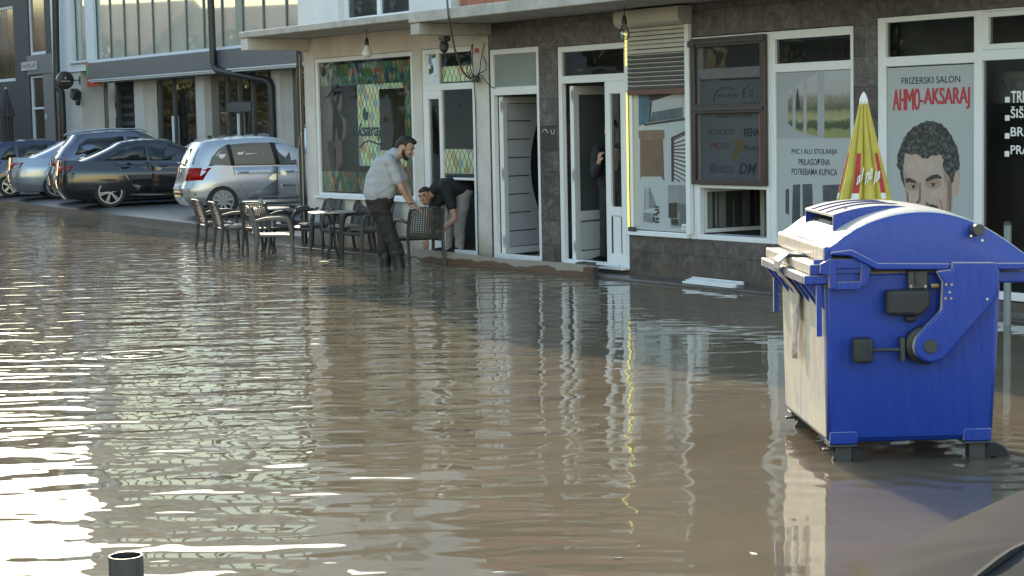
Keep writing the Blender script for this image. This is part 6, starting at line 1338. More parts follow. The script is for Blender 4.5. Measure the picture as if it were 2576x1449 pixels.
# --- man bending out of the cafe doorway (local +X toward his head, he faces left in the picture)
b2 = FW(*((lambda q: (q[0], 0.10))(W(1140, 600, 0.1))), 0.08)
IMX = Vector((1, 0, 0))
def man2():
    # local axes: x to the right of the picture, y away from the camera, z up; feet at the origin
    hipN, hipF = V(0.19, -0.10, 0.86), V(0.20, 0.12, 0.86)
    chest = V(-0.16, -0.10, 0.99)
    hd = V(-0.365, -0.16, 0.80); M3 = rotm(V(-0.42, -0.85, -0.10), V(-0.30, -0.10, 0.95))
    head, T = head_parts(hd, M3, 1.0)
    shN, shF = V(-0.03, -0.30, 0.78), V(-0.22, 0.06, 0.84)
    elN, elF = V(0.04, -0.38, 0.50), V(-0.33, -0.05, 0.50)
    wrN, wrF = V(-0.11, -0.40, 0.355), V(-0.36, -0.12, 0.20)
    skin = head + [('cap', V(-0.20, -0.11, 0.92), V(-0.33, -0.15, 0.80), 0.07, 0.06), ('hull', [(V(-0.12, -0.16, 0.92), 0.09), (V(-0.14, 0.05, 0.93), 0.09), (V(0.18, -0.06, 0.92), 0.11), (V(0.19, 0.10, 0.92), 0.11)])]
    skin += [('cap', shN, elN, 0.052, 0.045), ('cap', elN, wrN, 0.046, 0.030), ('cap', shF, elF, 0.052, 0.042), ('cap', elF, wrF, 0.042, 0.028)]
    skin += hand(wrN, V(-0.8, -0.1, -0.35), V(0.1, -0.6, 0.8), -1, 1.0) + hand(wrF, V(-0.15, -0.1, -1), V(-0.3, -0.9, 0.1), 1, 0.35)
    for h, y, kx, fx in ((hipN, -0.10, 0.10, 0.09), (hipF, 0.10, -0.02, -0.085)): skin += [('cap', h, V(kx, y, 0.46), 0.075, 0.055), ('cap', V(kx, y, 0.46), V(fx, y, 0.09), 0.05, 0.035)]
    shirt = [('hull', [(V(-0.10, -0.22, 0.92), 0.09), (V(-0.20, 0.02, 0.92), 0.09), (V(-0.02, -0.17, 0.93), 0.125), (V(-0.04, 0.06, 0.96), 0.115), (V(0.20, -0.09, 0.91), 0.13), (V(0.21, 0.10, 0.93), 0.12)]),
        ('cap', shN + V(-0.02, 0.06, 0.10), shN.lerp(elN, 0.42), 0.098, 0.072), ('cap', shF, shF.lerp(elF, 0.5), 0.082, 0.068), ('cap', V(-0.20, -0.11, 0.92), V(-0.265, -0.13, 0.865), 0.088, 0.074), ('hull', [(V(-0.24, -0.10, 0.66), 0.05), (V(-0.20, -0.05, 0.84), 0.09), (V(-0.06, -0.15, 0.82), 0.10)])]
    trous = [('hull', [(V(0.19, -0.06, 0.92), 0.13), (V(0.20, 0.10, 0.92), 0.12), (hipN, 0.125), (hipF, 0.12)])]
    for h, y, kx, fx in ((hipN, -0.10, 0.10, 0.09), (hipF, 0.10, -0.02, -0.085)): trous += [('cap', h + V(-0.02, 0, -0.02), V(kx, y, 0.46), 0.115, 0.086), ('cap', V(kx, y, 0.46), V(fx, y, 0.09), 0.084, 0.068)]
    shoes = []
    for y, fx in ((-0.10, 0.09), (0.10, -0.085)): shoes += [('cap', V(fx + 0.02, y, 0.05), V(fx - 0.17, y - 0.10, 0.03), 0.048, 0.038)]
    hair = [('ell', T((-0.02, 0, 0.045)), (0.098, 0.079, 0.094), M3), ('ell', T((0.03, 0, 0.09)), (0.066, 0.064, 0.036), M3), ('cap', T((-0.07, 0, 0.0)), T((-0.07, 0, -0.04)), 0.055, 0.04)]
    man2.T, man2.M3 = T, M3
    return (fuse('body', skin, 0.009, 4), M_SKIN2), [
        ('shirt', fuse('shirt', shirt, 0.012, 7, wob=0.008, seed=13), pm('black_polo', (0.010, 0.011, 0.014), 0.8, var=0.2, scale=6, bump=0.005, bscale=24)),
        ('trousers', fuse('trousers', trous, 0.012, 6, wob=0.012, seed=18), pm('grey_chinos', (0.30, 0.29, 0.28), 0.85, var=0.15, scale=5, bump=0.006, bscale=18)),
        ('shoes', fuse('shoes', shoes, 0.010, 4), M_BLACK), ('hair', fuse('hair', hair, 0.009, 3, wob=0.004, seed=2), pm('short_brown_hair', (0.05, 0.028, 0.018), 0.6, var=0.4, scale=40))]
m2, m2b = person('man in a black shirt and grey trousers bending out of the cafe doorway', (b2.x, b2.y, b2.z), 0.0, man2)
face_bits(man2.T, man2.M3, 1.0, m2b, brow=MATS['short_brown_hair'])

# --- figure in black behind the glazed side panel of the open door
b3 = FW(-0.84, 0.34, 0.10)
def man3():
    head, T = head_parts(V(0.05, 0.0, 1.66), rotm(V(-0.5, -0.85, 0), V(0, 0, 1)), 1.0)
    sh, el, wr = V(-0.13, -0.10, 1.40), V(-0.16, -0.16, 1.12), V(-0.115, -0.27, 1.27)
    skin = head + [('cap', V(0.07, 0.02, 1.45), V(0.06, 0.01, 1.58), 0.06, 0.055), ('cap', sh, el, 0.05, 0.042), ('cap', el, wr, 0.042, 0.03), ('hull', [(V(0.08, 0.02, 1.36), 0.11), (V(0.09, 0.04, 0.95), 0.12)])] + hand(wr, V(0.05, -0.25, 0.9), V(-0.9, -0.3, 0), 1, 1.2)
    sh2 = [('hull', [(V(-0.09, 0.0, 1.42), 0.08), (V(0.24, 0.04, 1.42), 0.08), (V(0.0, 0.02, 1.0), 0.13), (V(0.18, 0.04, 1.0), 0.13)]), ('cap', sh, el, 0.075, 0.065), ('cap', el, el.lerp(wr, 0.75), 0.065, 0.05), ('cap', V(0.28, 0.04, 1.40), V(0.30, 0.04, 1.1), 0.075, 0.06)]
    tr_ = [('hull', [(V(0.0, 0.02, 0.95), 0.12), (V(0.17, 0.04, 0.95), 0.12)]), ('cap', V(0.0, 0.0, 0.88), V(-0.03, 0, 0.46), 0.11, 0.08), ('cap', V(-0.03, 0, 0.46), V(-0.05, 0, 0.10), 0.08, 0.065), ('cap', V(0.18, 0.05, 0.88), V(0.20, 0.05, 0.1), 0.11, 0.065)]
    so_ = [('cap', V(-0.04, 0.02, 0.06), V(-0.20, -0.13, 0.035), 0.052, 0.04), ('cap', V(0.20, 0.05, 0.06), V(0.16, -0.14, 0.035), 0.052, 0.04)]
    hr = [('ell', T((-0.02, 0, 0.05)), (0.10, 0.08, 0.092), rotm(V(-0.5, -0.85, 0), V(0, 0, 1)))]
    return (fuse('body', skin, 0.009, 4), M_SKIN), [('jacket', fuse('jacket', sh2, 0.012, 6, wob=0.006), pm('black_jacket', (0.012, 0.012, 0.014), 0.8, var=0.2)), ('trousers', fuse('trousers', tr_, 0.012, 6, wob=0.006), pm('dark_olive_trousers', (0.016, 0.018, 0.016), 0.8, var=0.3)), ('shoes', fuse('shoes', so_, 0.01, 4), M_BLACK), ('hair', fuse('hair', hr, 0.009, 3), M_HAIRB)]
m3, m3b = person('figure in black half hidden behind the open glazed door, one hand raised', (b3.x, b3.y, b3.z), 0.0, man3)

# ------------------------------------------------------------------ the blue waste container
BO = Vector((1.688, 10.07, 0.0)); BR = R(2.0)
BX = Vector((math.cos(BR), math.sin(BR), 0)); BY = Vector((-math.sin(BR), math.cos(BR), 0))
def BN(px, py, yy=0.0):
    d = ray(px, py); o = BO + BY * yy; t = (o - CAM).dot(BY) / d.dot(BY); q = CAM + d * t - BO; return q.dot(BX), q.z
def bc(x, y, yy=0.0): return BN((2740 + .7314 * x) / 1.4907, (700 + .7314 * y) / 1.4907, yy)
def dusty_sunlit_blue():
    m = bpy.data.materials.new('blue_container_plastic'); m.use_nodes = True; t = m.node_tree; b = t.nodes['Principled BSDF']
    b.inputs['Specular IOR Level'].default_value = 0.5
    tc = node(t, 'ShaderNodeTexCoord'); n1 = node(t, 'ShaderNodeTexNoise', i_Scale=3.5, i_Detail=8.0, i_Roughness=0.65); t.links.new(tc.outputs['Object'], n1.inputs['Vector'])
    mp = node(t, 'ShaderNodeMapping'); mp.inputs['Scale'].default_value = (5, 5, 0.7); t.links.new(tc.outputs['Object'], mp.inputs[0])
    n2 = node(t, 'ShaderNodeTexNoise', i_Scale=5.0, i_Detail=6.0); t.links.new(mp.outputs[0], n2.inputs['Vector'])
    ge = node(t, 'ShaderNodeTexCoord'); sx = node(t, 'ShaderNodeSeparateXYZ'); t.links.new(ge.outputs['Normal'], sx.inputs[0])
    def mth(op, a, c=None, d=None):
        n = node(t, 'ShaderNodeMath', operation=op)
        for k, q in enumerate((a, c, d)):
            if q is None: continue
            if isinstance(q, (int, float)): n.inputs[k].default_value = q
            else: t.links.new(q, n.inputs[k])
        return n.outputs[0]
    # dust on top and runs on the front, coloured cream to paint in sunlight
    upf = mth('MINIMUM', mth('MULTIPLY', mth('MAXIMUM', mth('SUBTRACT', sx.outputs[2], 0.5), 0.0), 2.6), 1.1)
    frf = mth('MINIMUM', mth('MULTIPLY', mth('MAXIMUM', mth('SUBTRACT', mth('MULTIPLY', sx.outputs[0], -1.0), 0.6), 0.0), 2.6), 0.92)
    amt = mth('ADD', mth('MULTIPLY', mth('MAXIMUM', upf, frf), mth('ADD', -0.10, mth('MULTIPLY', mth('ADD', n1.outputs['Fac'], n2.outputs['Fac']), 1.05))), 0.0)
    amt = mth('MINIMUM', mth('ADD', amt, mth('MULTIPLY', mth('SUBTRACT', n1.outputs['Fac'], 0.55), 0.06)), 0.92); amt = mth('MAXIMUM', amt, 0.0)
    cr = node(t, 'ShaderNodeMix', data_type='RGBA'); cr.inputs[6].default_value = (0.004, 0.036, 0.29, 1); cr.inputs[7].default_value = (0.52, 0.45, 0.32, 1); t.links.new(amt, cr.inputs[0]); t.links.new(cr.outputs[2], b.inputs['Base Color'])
    rg = node(t, 'ShaderNodeMapRange'); rg.inputs['To Min'].default_value = 0.34; rg.inputs['To Max'].default_value = 0.52; t.links.new(n2.outputs['Fac'], rg.inputs['Value']); t.links.new(rg.outputs[0], b.inputs['Roughness'])
    ms = node(t, 'ShaderNodeMapping'); ms.inputs['Scale'].default_value = (3, 3, 42); ms.inputs['Rotation'].default_value = (0.2, 0.5, 0.3); t.links.new(tc.outputs['Object'], ms.inputs[0])
    n3 = node(t, 'ShaderNodeTexNoise', i_Scale=2.5, i_Detail=4.0); t.links.new(ms.outputs[0], n3.inputs['Vector'])
    sc = node(t, 'ShaderNodeMapRange'); sc.inputs['From Min'].default_value = 0.66; sc.inputs['From Max'].default_value = 0.74; sc.inputs['To Max'].default_value = 0.10; t.links.new(n3.outputs['Fac'], sc.inputs['Value'])
    m2_ = node(t, 'ShaderNodeMix', data_type='RGBA'); t.links.new(sc.outputs[0], m2_.inputs[0]); t.links.new(cr.outputs[2], m2_.inputs[6]); m2_.inputs[7].default_value = (0.30, 0.33, 0.45, 1); t.links.new(m2_.outputs[2], b.inputs['Base Color'])
    bp = node(t, 'ShaderNodeBump', i_Strength=1.0, i_Distance=0.006); t.links.new(n2.outputs['Fac'], bp.inputs['Height']); t.links.new(bp.outputs[0], b.inputs['Normal'])
    return m
M_BLUE = dusty_sunlit_blue()
bn = thing('waste_container', 'large blue wheeled waste container with a domed lid standing in the flood', 'waste container', BO, BR)
D_ = 1.30
xl0, zb_ = bc(497, 1275); xr0, _ = bc(1352, 1310); zb_ = 0.105
xl1, zt_ = bc(478, 500); xr1, zt2 = bc(1392, 470); zt_ = 1.045
mb = MB(); ri = []
for z, f_ in ((zb_, 0.0), (zb_ + 0.03, 0.0), (0.55, 0.5), (zt_, 1.0)):
    a = xl0 + (xl1 - xl0) * f_; b_ = xr0 + (xr1 - xr0) * f_; y0 = 0.02 - 0.02 * f_; y1 = D_ - 0.02 + 0.02 * f_
    ri.append([(a, y0, z), (b_, y0, z), (b_, y1, z), (a, y1, z)])
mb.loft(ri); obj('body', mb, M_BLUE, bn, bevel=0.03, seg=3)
# front comb rim (two stepped bars) and ribs below it
xf = xl1
mb = MB()
mb.box(xf - 0.115, xf + 0.05, -0.04, D_ + 0.03, 0.985, 1.035); mb.box(xf - 0.085, xf + 0.05, -0.045, D_ + 0.035, 1.037, 1.095); mb.box(xf - 0.06, xf + 0.12, -0.02, 0.0, 1.03, 1.12)
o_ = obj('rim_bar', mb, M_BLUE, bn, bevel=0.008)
mb = MB()
for k in range(70): mb.box(xf - 0.118, xf - 0.112, 0.0 + k * 0.0185, 0.011 + k * 0.0185, 0.990, 1.028)
obj('teeth', mb, M_BLUE, o_, sm=False)
for k in range(7):
    mb = MB(); y = 0.02 + k * (D_ - 0.05) / 6; mb.prism([(xf - 0.10, 0.984), (xf + 0.02, 0.984), (xf + 0.02, 0.82)], 'y', y, y + 0.018); obj('rib', mb, M_BLUE, bn, sm=False)
for yy in (-0.02, D_ - 0.005):
    mb = MB(); mb.box(xf - 0.045, xf - 0.015, yy, yy + 0.025, 0.70, 0.98); obj('corner_strip', mb, M_BLUE, bn, bevel=0.004)
# side pocket for the lifting arm
P = [bc(*p) for p in ((448, 392), (500, 385), (520, 362), (660, 385), (705, 415), (660, 505), (520, 508), (490, 450), (446, 440))]
Q = [bc(*p) for p in ((528, 415), (655, 415), (655, 482), (528, 482))]
mb = MB(); N_ = 24
def lerp_poly(P, n):
    P = [Vector((p[0], 0, p[1])) for p in P]; L = [(P[(i + 1) % len(P)] - P[i]).length for i in range(len(P))]; T_ = sum(L); out = []
    for k in range(n):
        d = T_ * k / n; i = 0
        while d > L[i]: d -= L[i]; i += 1
        out.append(P[i].lerp(P[(i + 1) % len(P)], d / L[i]))
    return out
ctr = Vector((sum(q[0] for q in Q) / 4, 0, sum(q[1] for q in Q) / 4))
box_ = [(528, 392), (658, 392), (700, 418), (655, 505), (522, 507), (505, 470)]
zq0, zq1 = Q[2][1], Q[0][1]; xq0, xq1 = Q[0][0], Q[1][0]
fr_ = [(xq0 - 0.035, xq0, zq0 - 0.035, zq1 + 0.05), (xq1, xq1 + 0.03, zq0 - 0.02, zq1 + 0.04), (xq0, xq1, zq0 - 0.04, zq0), (xq0, xq1, zq1, zq1 + 0.05)]
for k, r_ in enumerate(fr_): mb.box(r_[0], r_[1], -0.075 + 0.001 * k, 0.01, r_[2], r_[3])
pk = bc(705, 415); mb.prism([(xq1 + 0.03, zq1 + 0.035), pk, (xq1 + 0.03, zq0 - 0.02)], 'y', -0.073, 0.0)
mb.prism([bc(448, 392), (xq0 - 0.035, zq1 + 0.05), (xq0 - 0.035, zq0 - 0.035), bc(490, 450), bc(446, 440)], 'y', -0.074, 0.0)
mb.box(xq0, xq1, -0.03, 0.0, zq0, zq1); mb.box(xq0, xq1, -0.05, -0.031, zq1 - 0.03, zq1)
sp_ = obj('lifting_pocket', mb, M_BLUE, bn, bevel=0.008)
# lid: side outline swept across the width
top = [bc(*p) for p in ((500, 300), (512, 303), (640, 200), (760, 150), (900, 122), (1060, 125), (1190, 150), (1320, 215), (1420, 280), (1500, 338))]
tx = [p[0] for p in top]; tz = [p[1] for p in top]
def ztop_lid(x): return float(np.interp(x, tx, tz))
x0l, x1l = top[0][0], top[-1][0] + 0.06
xs = np.linspace(x0l, x1l, 34)
co_ = np.polyfit(tx, tz, 5); zl = np.polyval(co_, xs)
low_pts = [bc(500, 330), bc(600, 332), bc(730, 398), bc(1504, 398)]
lx, lz = [p[0] for p in low_pts], [p[1] for p in low_pts]
def zlow(x): return float(np.interp(x, lx, lz))
def lidz(x): return float(np.polyval(co_, x))
mb = MB(); rings = []
for (yy, ins) in ((-0.055, 0.030), (-0.049, 0.012), (-0.03, 0.003), (0.03, 0.0), (0.3, -0.012), (D_ / 2, -0.016), (D_ - 0.3, -0.012), (D_ - 0.03, 0.0), (D_ + 0.03, 0.003), (D_ + 0.049, 0.012), (D_ + 0.055, 0.030)):
    up_ = [(x, yy, max(z - ins, zlow(x) + 0.005)) for x, z in zip(xs, zl)]; dn = [(x, yy, zlow(x)) for x in reversed(xs)]
    if ins < 0.02: up_ = [(x - 0.02 * (k == 0), y, z) for k, (x, y, z) in enumerate(up_)]
    rings.append(up_ + dn)
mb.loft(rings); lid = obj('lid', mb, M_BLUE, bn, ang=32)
mb = MB()
fl = [bc(*p) for p in ((498, 330), (604, 318), (738, 386), (1108, 388))]; fb_ = [bc(*p) for p in ((1095, 420), (728, 420), (592, 350), (498, 345))]
mb.prism(fl + fb_, 'y', -0.095, -0.056); mb.prism([bc(*p) for p in ((1316, 385), (1510, 385), (1510, 418), (1316, 420))], 'y', -0.095, -0.056)
obj('lid_flange', mb, M_BLUE, bn, bevel=0.012)
mb = MB(); mb.box(x0l - 0.035, x0l + 0.02, -0.05, D_ + 0.05, lidz(x0l) - 0.085, lidz(x0l) + 0.004); obj('lid_lip', mb, M_BLUE, bn, bevel=0.018, seg=3)
mb = MB(); mb.box(x0l - 0.02, x0l + 0.55, 0.0, D_, 1.05, 1.13); obj('dark_gap', mb, M_BLACK, bn, sm=False)
# chute hood on the lid
ya_, yb_ = 0.20, 1.0
def ct(x, y): return bc(x, y, ya_)
hood = [ct(525, 145), ct(640, 112), ct(760, 98), ct(860, 97), ct(960, 112)]
hx = [p[0] for p in hood]; hz = [p[1] for p in hood]; hc = np.polyfit(hx, hz, 2); hxs = np.linspace(hx[0], hx[-1], 14); hzs = np.polyval(hc, hxs)
mb = MB(); th = 0.014
rings = [[(x, ya_, z), (x, yb_, z), (x, yb_, z - th), (x, ya_, z - th)] for x, z in zip(hxs, hzs)]; mb.loft(rings)
for yy in (ya_, yb_ - th):
    out = [(x, z - th - 0.0005) for x, z in zip(hxs, hzs)] + [(x, lidz(x) - 0.02) for x in reversed(hxs) if lidz(x) - 0.02 < np.polyval(hc, x) - th]
    xx = hx[0] + 0.03; out = out[:14] + [(x, lidz(x) - 0.02) if lidz(x) - 0.02 < np.polyval(hc, x) - th - 0.001 else (x, np.polyval(hc, x) - th - 0.001) for x in reversed(hxs)]
    mb.prism(out, 'y', yy, yy + th)
hd_ = obj('chute_hood', mb, M_BLUE, bn, ang=30, bevel=0.003)
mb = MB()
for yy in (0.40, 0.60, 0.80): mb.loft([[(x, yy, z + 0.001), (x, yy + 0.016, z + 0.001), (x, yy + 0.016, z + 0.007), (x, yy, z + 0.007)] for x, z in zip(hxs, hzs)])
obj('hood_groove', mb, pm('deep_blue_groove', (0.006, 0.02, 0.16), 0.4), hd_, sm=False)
mb = MB(); q0, q1 = hx[0] + 0.05, hx[0] + 0.32
mb.loft([[(x, ya_ + 0.08, lidz(x) + 0.018), (x, yb_ - 0.06, lidz(x) + 0.018), (x, yb_ - 0.06, lidz(x) + 0.012), (x, ya_ + 0.08, lidz(x) + 0.012)] for x in np.linspace(q0, q1, 5)]); obj('chute_opening', mb, M_BLACK, bn, sm=False)
p = BO + BX * (hx[0] + 0.10) + BY * (ya_ + 0.12); 
crumple('plastic_bag', 'clear crumpled bag peeping out of the chute on the container lid', 'bag', (p.x, p.y, lidz(hx[0] + 0.10) + 0.045), 0.045, MATS['pale_film'], 9)
# lid front recesses, laid on as dark plates that paint in their shade
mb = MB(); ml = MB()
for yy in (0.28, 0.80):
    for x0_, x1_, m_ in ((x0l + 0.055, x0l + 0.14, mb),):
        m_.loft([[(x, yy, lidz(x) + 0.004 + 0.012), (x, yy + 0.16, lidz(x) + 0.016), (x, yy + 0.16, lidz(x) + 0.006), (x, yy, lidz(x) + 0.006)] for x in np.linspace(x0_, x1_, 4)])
obj('lid_recess_shade', mb, pm('recess_shadow_plastic', (0.012, 0.016, 0.05), 0.6), lid, sm=False)
# hinge arm, bolts, dampers
arm = [bc(*p) for p in ((1108, 380), (1330, 380), (1352, 425), (1350, 505), (1335, 565), (1075, 868), (1040, 885), (1000, 893), (955, 880), (920, 845), (912, 808), (922, 770), (950, 735), (1055, 625), (1062, 480), (1030, 425), (1108, 418))]
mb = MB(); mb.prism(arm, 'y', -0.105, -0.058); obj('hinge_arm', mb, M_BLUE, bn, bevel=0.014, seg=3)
mb = MB(); c = bc(1000, 808); mb.lathe([(0.001, -0.113), (0.035, -0.113), (0.04, -0.106)], (c[0], 0, c[1]), 20, 'y'); c = bc(985, 812)
c = bc(1258, 215); mb.lathe([(0.001, -0.135), (0.030, -0.135), (0.034, -0.125), (0.034, -0.05), (0.001, -0.05)], (c[0] - 0.02, 0, c[1]), 14, 'y'); obj('hinge_pin', mb, M_DKGR, bn)
mb = MB(); mb.lathe([(0.095, -0.057), (0.105, -0.05), (0.105, 0.0)], (bc(985, 808)[0], 0, bc(985, 808)[1]), 24, 'y'); obj('hinge_disc', mb, M_BLACK, bn)
mb = MB()
for p in ((1076, 493), (1105, 493), (1094, 532), (1074, 563), (1102, 563), (1203, 246), (1260, 268), (1285, 566)):
    c = bc(*p); mb.lathe([(0.001, -0.112), (0.007, -0.112), (0.008, -0.105)], (c[0], 0, c[1]), 10, 'y')
for p in ((912, 507), (986, 507)):
    c = bc(*p); mb.lathe([(0.001, -0.052), (0.009, -0.052), (0.010, -0.045)], (c[0], 0, c[1]), 10, 'y')
obj('bolt', mb, M_BRT, bn)
def rect(pa, pb): a = bc(*pa); b_ = bc(*pb); return a[0], b_[0], b_[1], a[1]
mb = MB(); r_ = rect((900, 428), (1000, 520)); mb.box(r_[0], r_[1], -0.045, 0.0, r_[2], r_[3]); mb.box(r_[0] + 0.035, r_[0] + 0.05, -0.06, -0.046, r_[2] + 0.02, r_[3] - 0.005)
obj('damper_bracket', mb, M_DKGR, bn, bevel=0.006)
mb = MB(); r_ = rect((782, 525), (1005, 655)); mb.prism([(r_[0], r_[2] + 0.01), (r_[1] - 0.05, r_[2]), (r_[1], r_[2] + 0.05), (r_[1], r_[3]), (r_[0], r_[3])], 'y', -0.085, 0.0); r2 = rect((890, 655), (945, 692)); mb.box(r2[0], r2[1], -0.05, 0.0, r2[2], r2[3]); obj('damper_block', mb, pm('dusty_black_rubber', (0.028, 0.03, 0.034), 0.6, var=0.4, scale=9), bn, bevel=0.02, seg=3)
mb = MB(); r_ = rect((615, 770), (715, 895)); mb.box(r_[0], r_[1], -0.09, 0.0, r_[2], r_[3]); obj('pedal_block', mb, MATS['dusty_black_rubber'], bn, bevel=0.018, seg=3)
mb = MB(); a = bc(715, 830); b_ = bc(860, 830); mb.tube([(a[0], -0.045, a[1]), (b_[0], -0.045, b_[1])], 0.010, 8); r_ = rect((858, 768), (882, 888)); mb.box(r_[0], r_[1], -0.06, 0.0, r_[2], r_[3]); obj('rod', mb, M_DKGR, bn, bevel=0.006)
c0, c1 = bc(1015, 505), bc(1055, 505); mb = MB(); mb.tube([(c0[0], -0.04, c0[1]), (c1[0], -0.04, c1[1])], 0.014, 8); obj('spring_pin', mb, pm('brass_pin', (0.4, 0.28, 0.15), 0.4, metal=0.6), bn)
r_ = rect((1353, 428), (1510, 488)); mb = MB(); mb.box(r_[0], r_[1] + 0.05, -0.03, D_ + 0.03, r_[2], r_[3]); obj('rear_rim', mb, M_BLUE, bn, bevel=0.01)
for nm, cx_, cy_ in (('a', xl0 + 0.09, 0.09), ('b', xr0 - 0.09, 0.09), ('c', xl0 + 0.09, D_ - 0.09), ('d', xr0 - 0.09, D_ - 0.09)):
    mb = MB(); mb.box(cx_ - 0.075, cx_ + 0.08, cy_ - 0.074, cy_ + 0.074, 0.098, 0.17); fo = obj('foot_bracket', mb, M_BLUE, bn, bevel=0.008)
    mb = MB(); mb.box(cx_ - 0.075, cx_ + 0.075, cy_ - 0.075, cy_ + 0.075, 0.085, 0.097); mb.box(cx_ - 0.035, cx_ + 0.05, cy_ - 0.045, cy_ - 0.038, -0.06, 0.084); mb.box(cx_ - 0.035, cx_ + 0.05, cy_ + 0.038, cy_ + 0.045, -0.06, 0.084); mb.box(cx_ - 0.10, cx_ - 0.02, cy_ - 0.02, cy_ + 0.02, 0.055, 0.068); obj('fork', mb, M_DKGR, fo, bevel=0.003)
    off = 0.05 if cx_ < 0.5 else 0.10
    mb = MB(); mb.lathe([(0.03, -0.03), (0.095, -0.03), (0.10, -0.02), (0.10, 0.02), (0.095, 0.03), (0.03, 0.03), (0.03, -0.03)], (cx_ + off, cy_, -0.022), 26, 'y', caps=False); obj('caster_wheel', mb, M_TYRE, fo)
# film caught in the lid gap, hanging down the front
mb = MB(); rn = random.Random(4); rings = []
for k in range(16):
    t = k / 15; z = 1.11 - 0.62 * max(0, t - 0.15) / 0.85; x = xf + 0.03 - 0.17 * min(1, t / 0.18) if t < 0.3 else xf - 0.125 + 0.10 * min(1, (t - 0.3) / 0.15); wv = 0.10 * (1 - 0.6 * t) + 0.015
    yc = 0.62 + 0.10 * t; rings.append([(x + rn.uniform(-0.012, 0.006), yc + wv * (j / 5 - 0.5) * 2 + rn.uniform(-0.01, 0.01), z + rn.uniform(-0.008, 0.008)) for j in range(6)])
mb.loft(rings, caps=False, closed=False); fo = obj('plastic_film', mb, pm('cloudy_film', (0.42, 0.40, 0.36), 0.35, var=0.4, scale=25), None, BO, BR, ang=20); fo.modifiers.new('t', 'SOLIDIFY').thickness = 0.002
tag(fo, 'torn clear plastic film hanging out of the container lid over its front', 'plastic film')

# ------------------------------------------------------------------ posts
pc = AT(316, 1397, 4.75)
t = thing('bollard', 'open topped black pipe bollard at the lower left corner', 'bollard', (pc.x, pc.y, -0.16))
Ht = pc.z + 0.16; mb = MB(); mb.lathe([(0.0445, 0.0), (0.0445, Ht - 0.003), (0.043, Ht), (0.0405, Ht), (0.0405, 0.3)], n=40, caps=False); obj('pipe', mb, pm('black_pipe_paint', (0.02, 0.02, 0.02), 0.45, var=0.3), t)
mb = MB(); mb.lathe([(0.001, 0.0), (0.07, 0.0), (0.07, 0.012), (0.045, 0.012)], n=24); obj('base_plate', mb, M_BLACK, t)
mb = MB(); mb.lathe([(0.001, 0.31), (0.0405, 0.31)], n=20); obj('inner_bottom', mb, M_BLACK, t)
pq = G(2534, 818, 0)
t = thing('post', 'slim grey metal post behind the right edge of the blue container', 'post', (pq.x, pq.y, -0.16)); mb = MB(); mb.tube([(0, 0, 0), (0, 0, 1.05)], 0.033, 14); obj('shaft', mb, pm('grey_painted_post', (0.20, 0.23, 0.24), 0.45, var=0.1), t)
mb = MB(); mb.lathe([(0.036, 1.05), (0.036, 1.07), (0.02, 1.085), (0.001, 1.087)], n=14); obj('cap', mb, M_DKGR, t)

# ------------------------------------------------------------------ bonnet of the dark car in the near right corner
near = dict(hatch); near.update(see=False, top=[(0, -0.60, 1.75, 0.765), (0.5, -0.50, 1.3, 0.69), (0.85, -0.39, 0.9, 0.62), (1.0, -0.33, 0.8, 0.56)], zb=0.2, ztop=[(-0.7, 0.95), (1.9, 0.98), (2.3, 0.985), (2.8, 0.93), (3.05, 0.86), (3.28, 0.72)], low=[(0, -0.60, 3.10, 0.77), (0.18, -0.69, 3.24, 0.82), (0.42, -0.71, 3.28, 0.84), (0.75, -0.655, 3.26, 0.842), (1.0, -0.60, 3.20, 0.80)], wb=2.47, mir=None)
hz_ = Vector((0.595, 0.84)).normalized()
haz = math.degrees(math.atan2(-hz_.y, -hz_.x))
M_DUST = pm('dusty_black_bonnet', (0.012, 0.0115, 0.011), 0.7, metal=0.0, var=0.55, scale=4, col2=(0.004, 0.004, 0.004), spec=0.12, coat=0.0, detail=9, ramp=(0.3, 0.75))
fx = Vector((-hz_.x, -hz_.y, 0)); lf_ = Vector((-fx.y, fx.x, 0))
pr0 = Vector((0.55, 4.2, -0.16))                 # right front corner of the bonnet
org = pr0 - fx * 3.22 + lf_ * 0.05
nc = Car('parked_car', 'dusty black car of which only the bonnet shows in the near right corner', None, (org.x - 0.03, org.y, -0.25), haz, near, M_DUST)
mb = MB(); rings = []
for k in range(14):
    x = 2.02 + 1.10 * k / 13; z = nc.ztop(x); y = -0.50 - 0.03 * k / 13; rings.append([(x, y - 0.006, z + 0.018), (x, y + 0.006, z + 0.018), (x, y + 0.006, z - 0.02), (x, y - 0.006, z - 0.02)])
mb.loft(rings); o_ = obj('bonnet_seam', mb, M_ARCH, nc.t); o_.location = (0, nc.oy, 0)

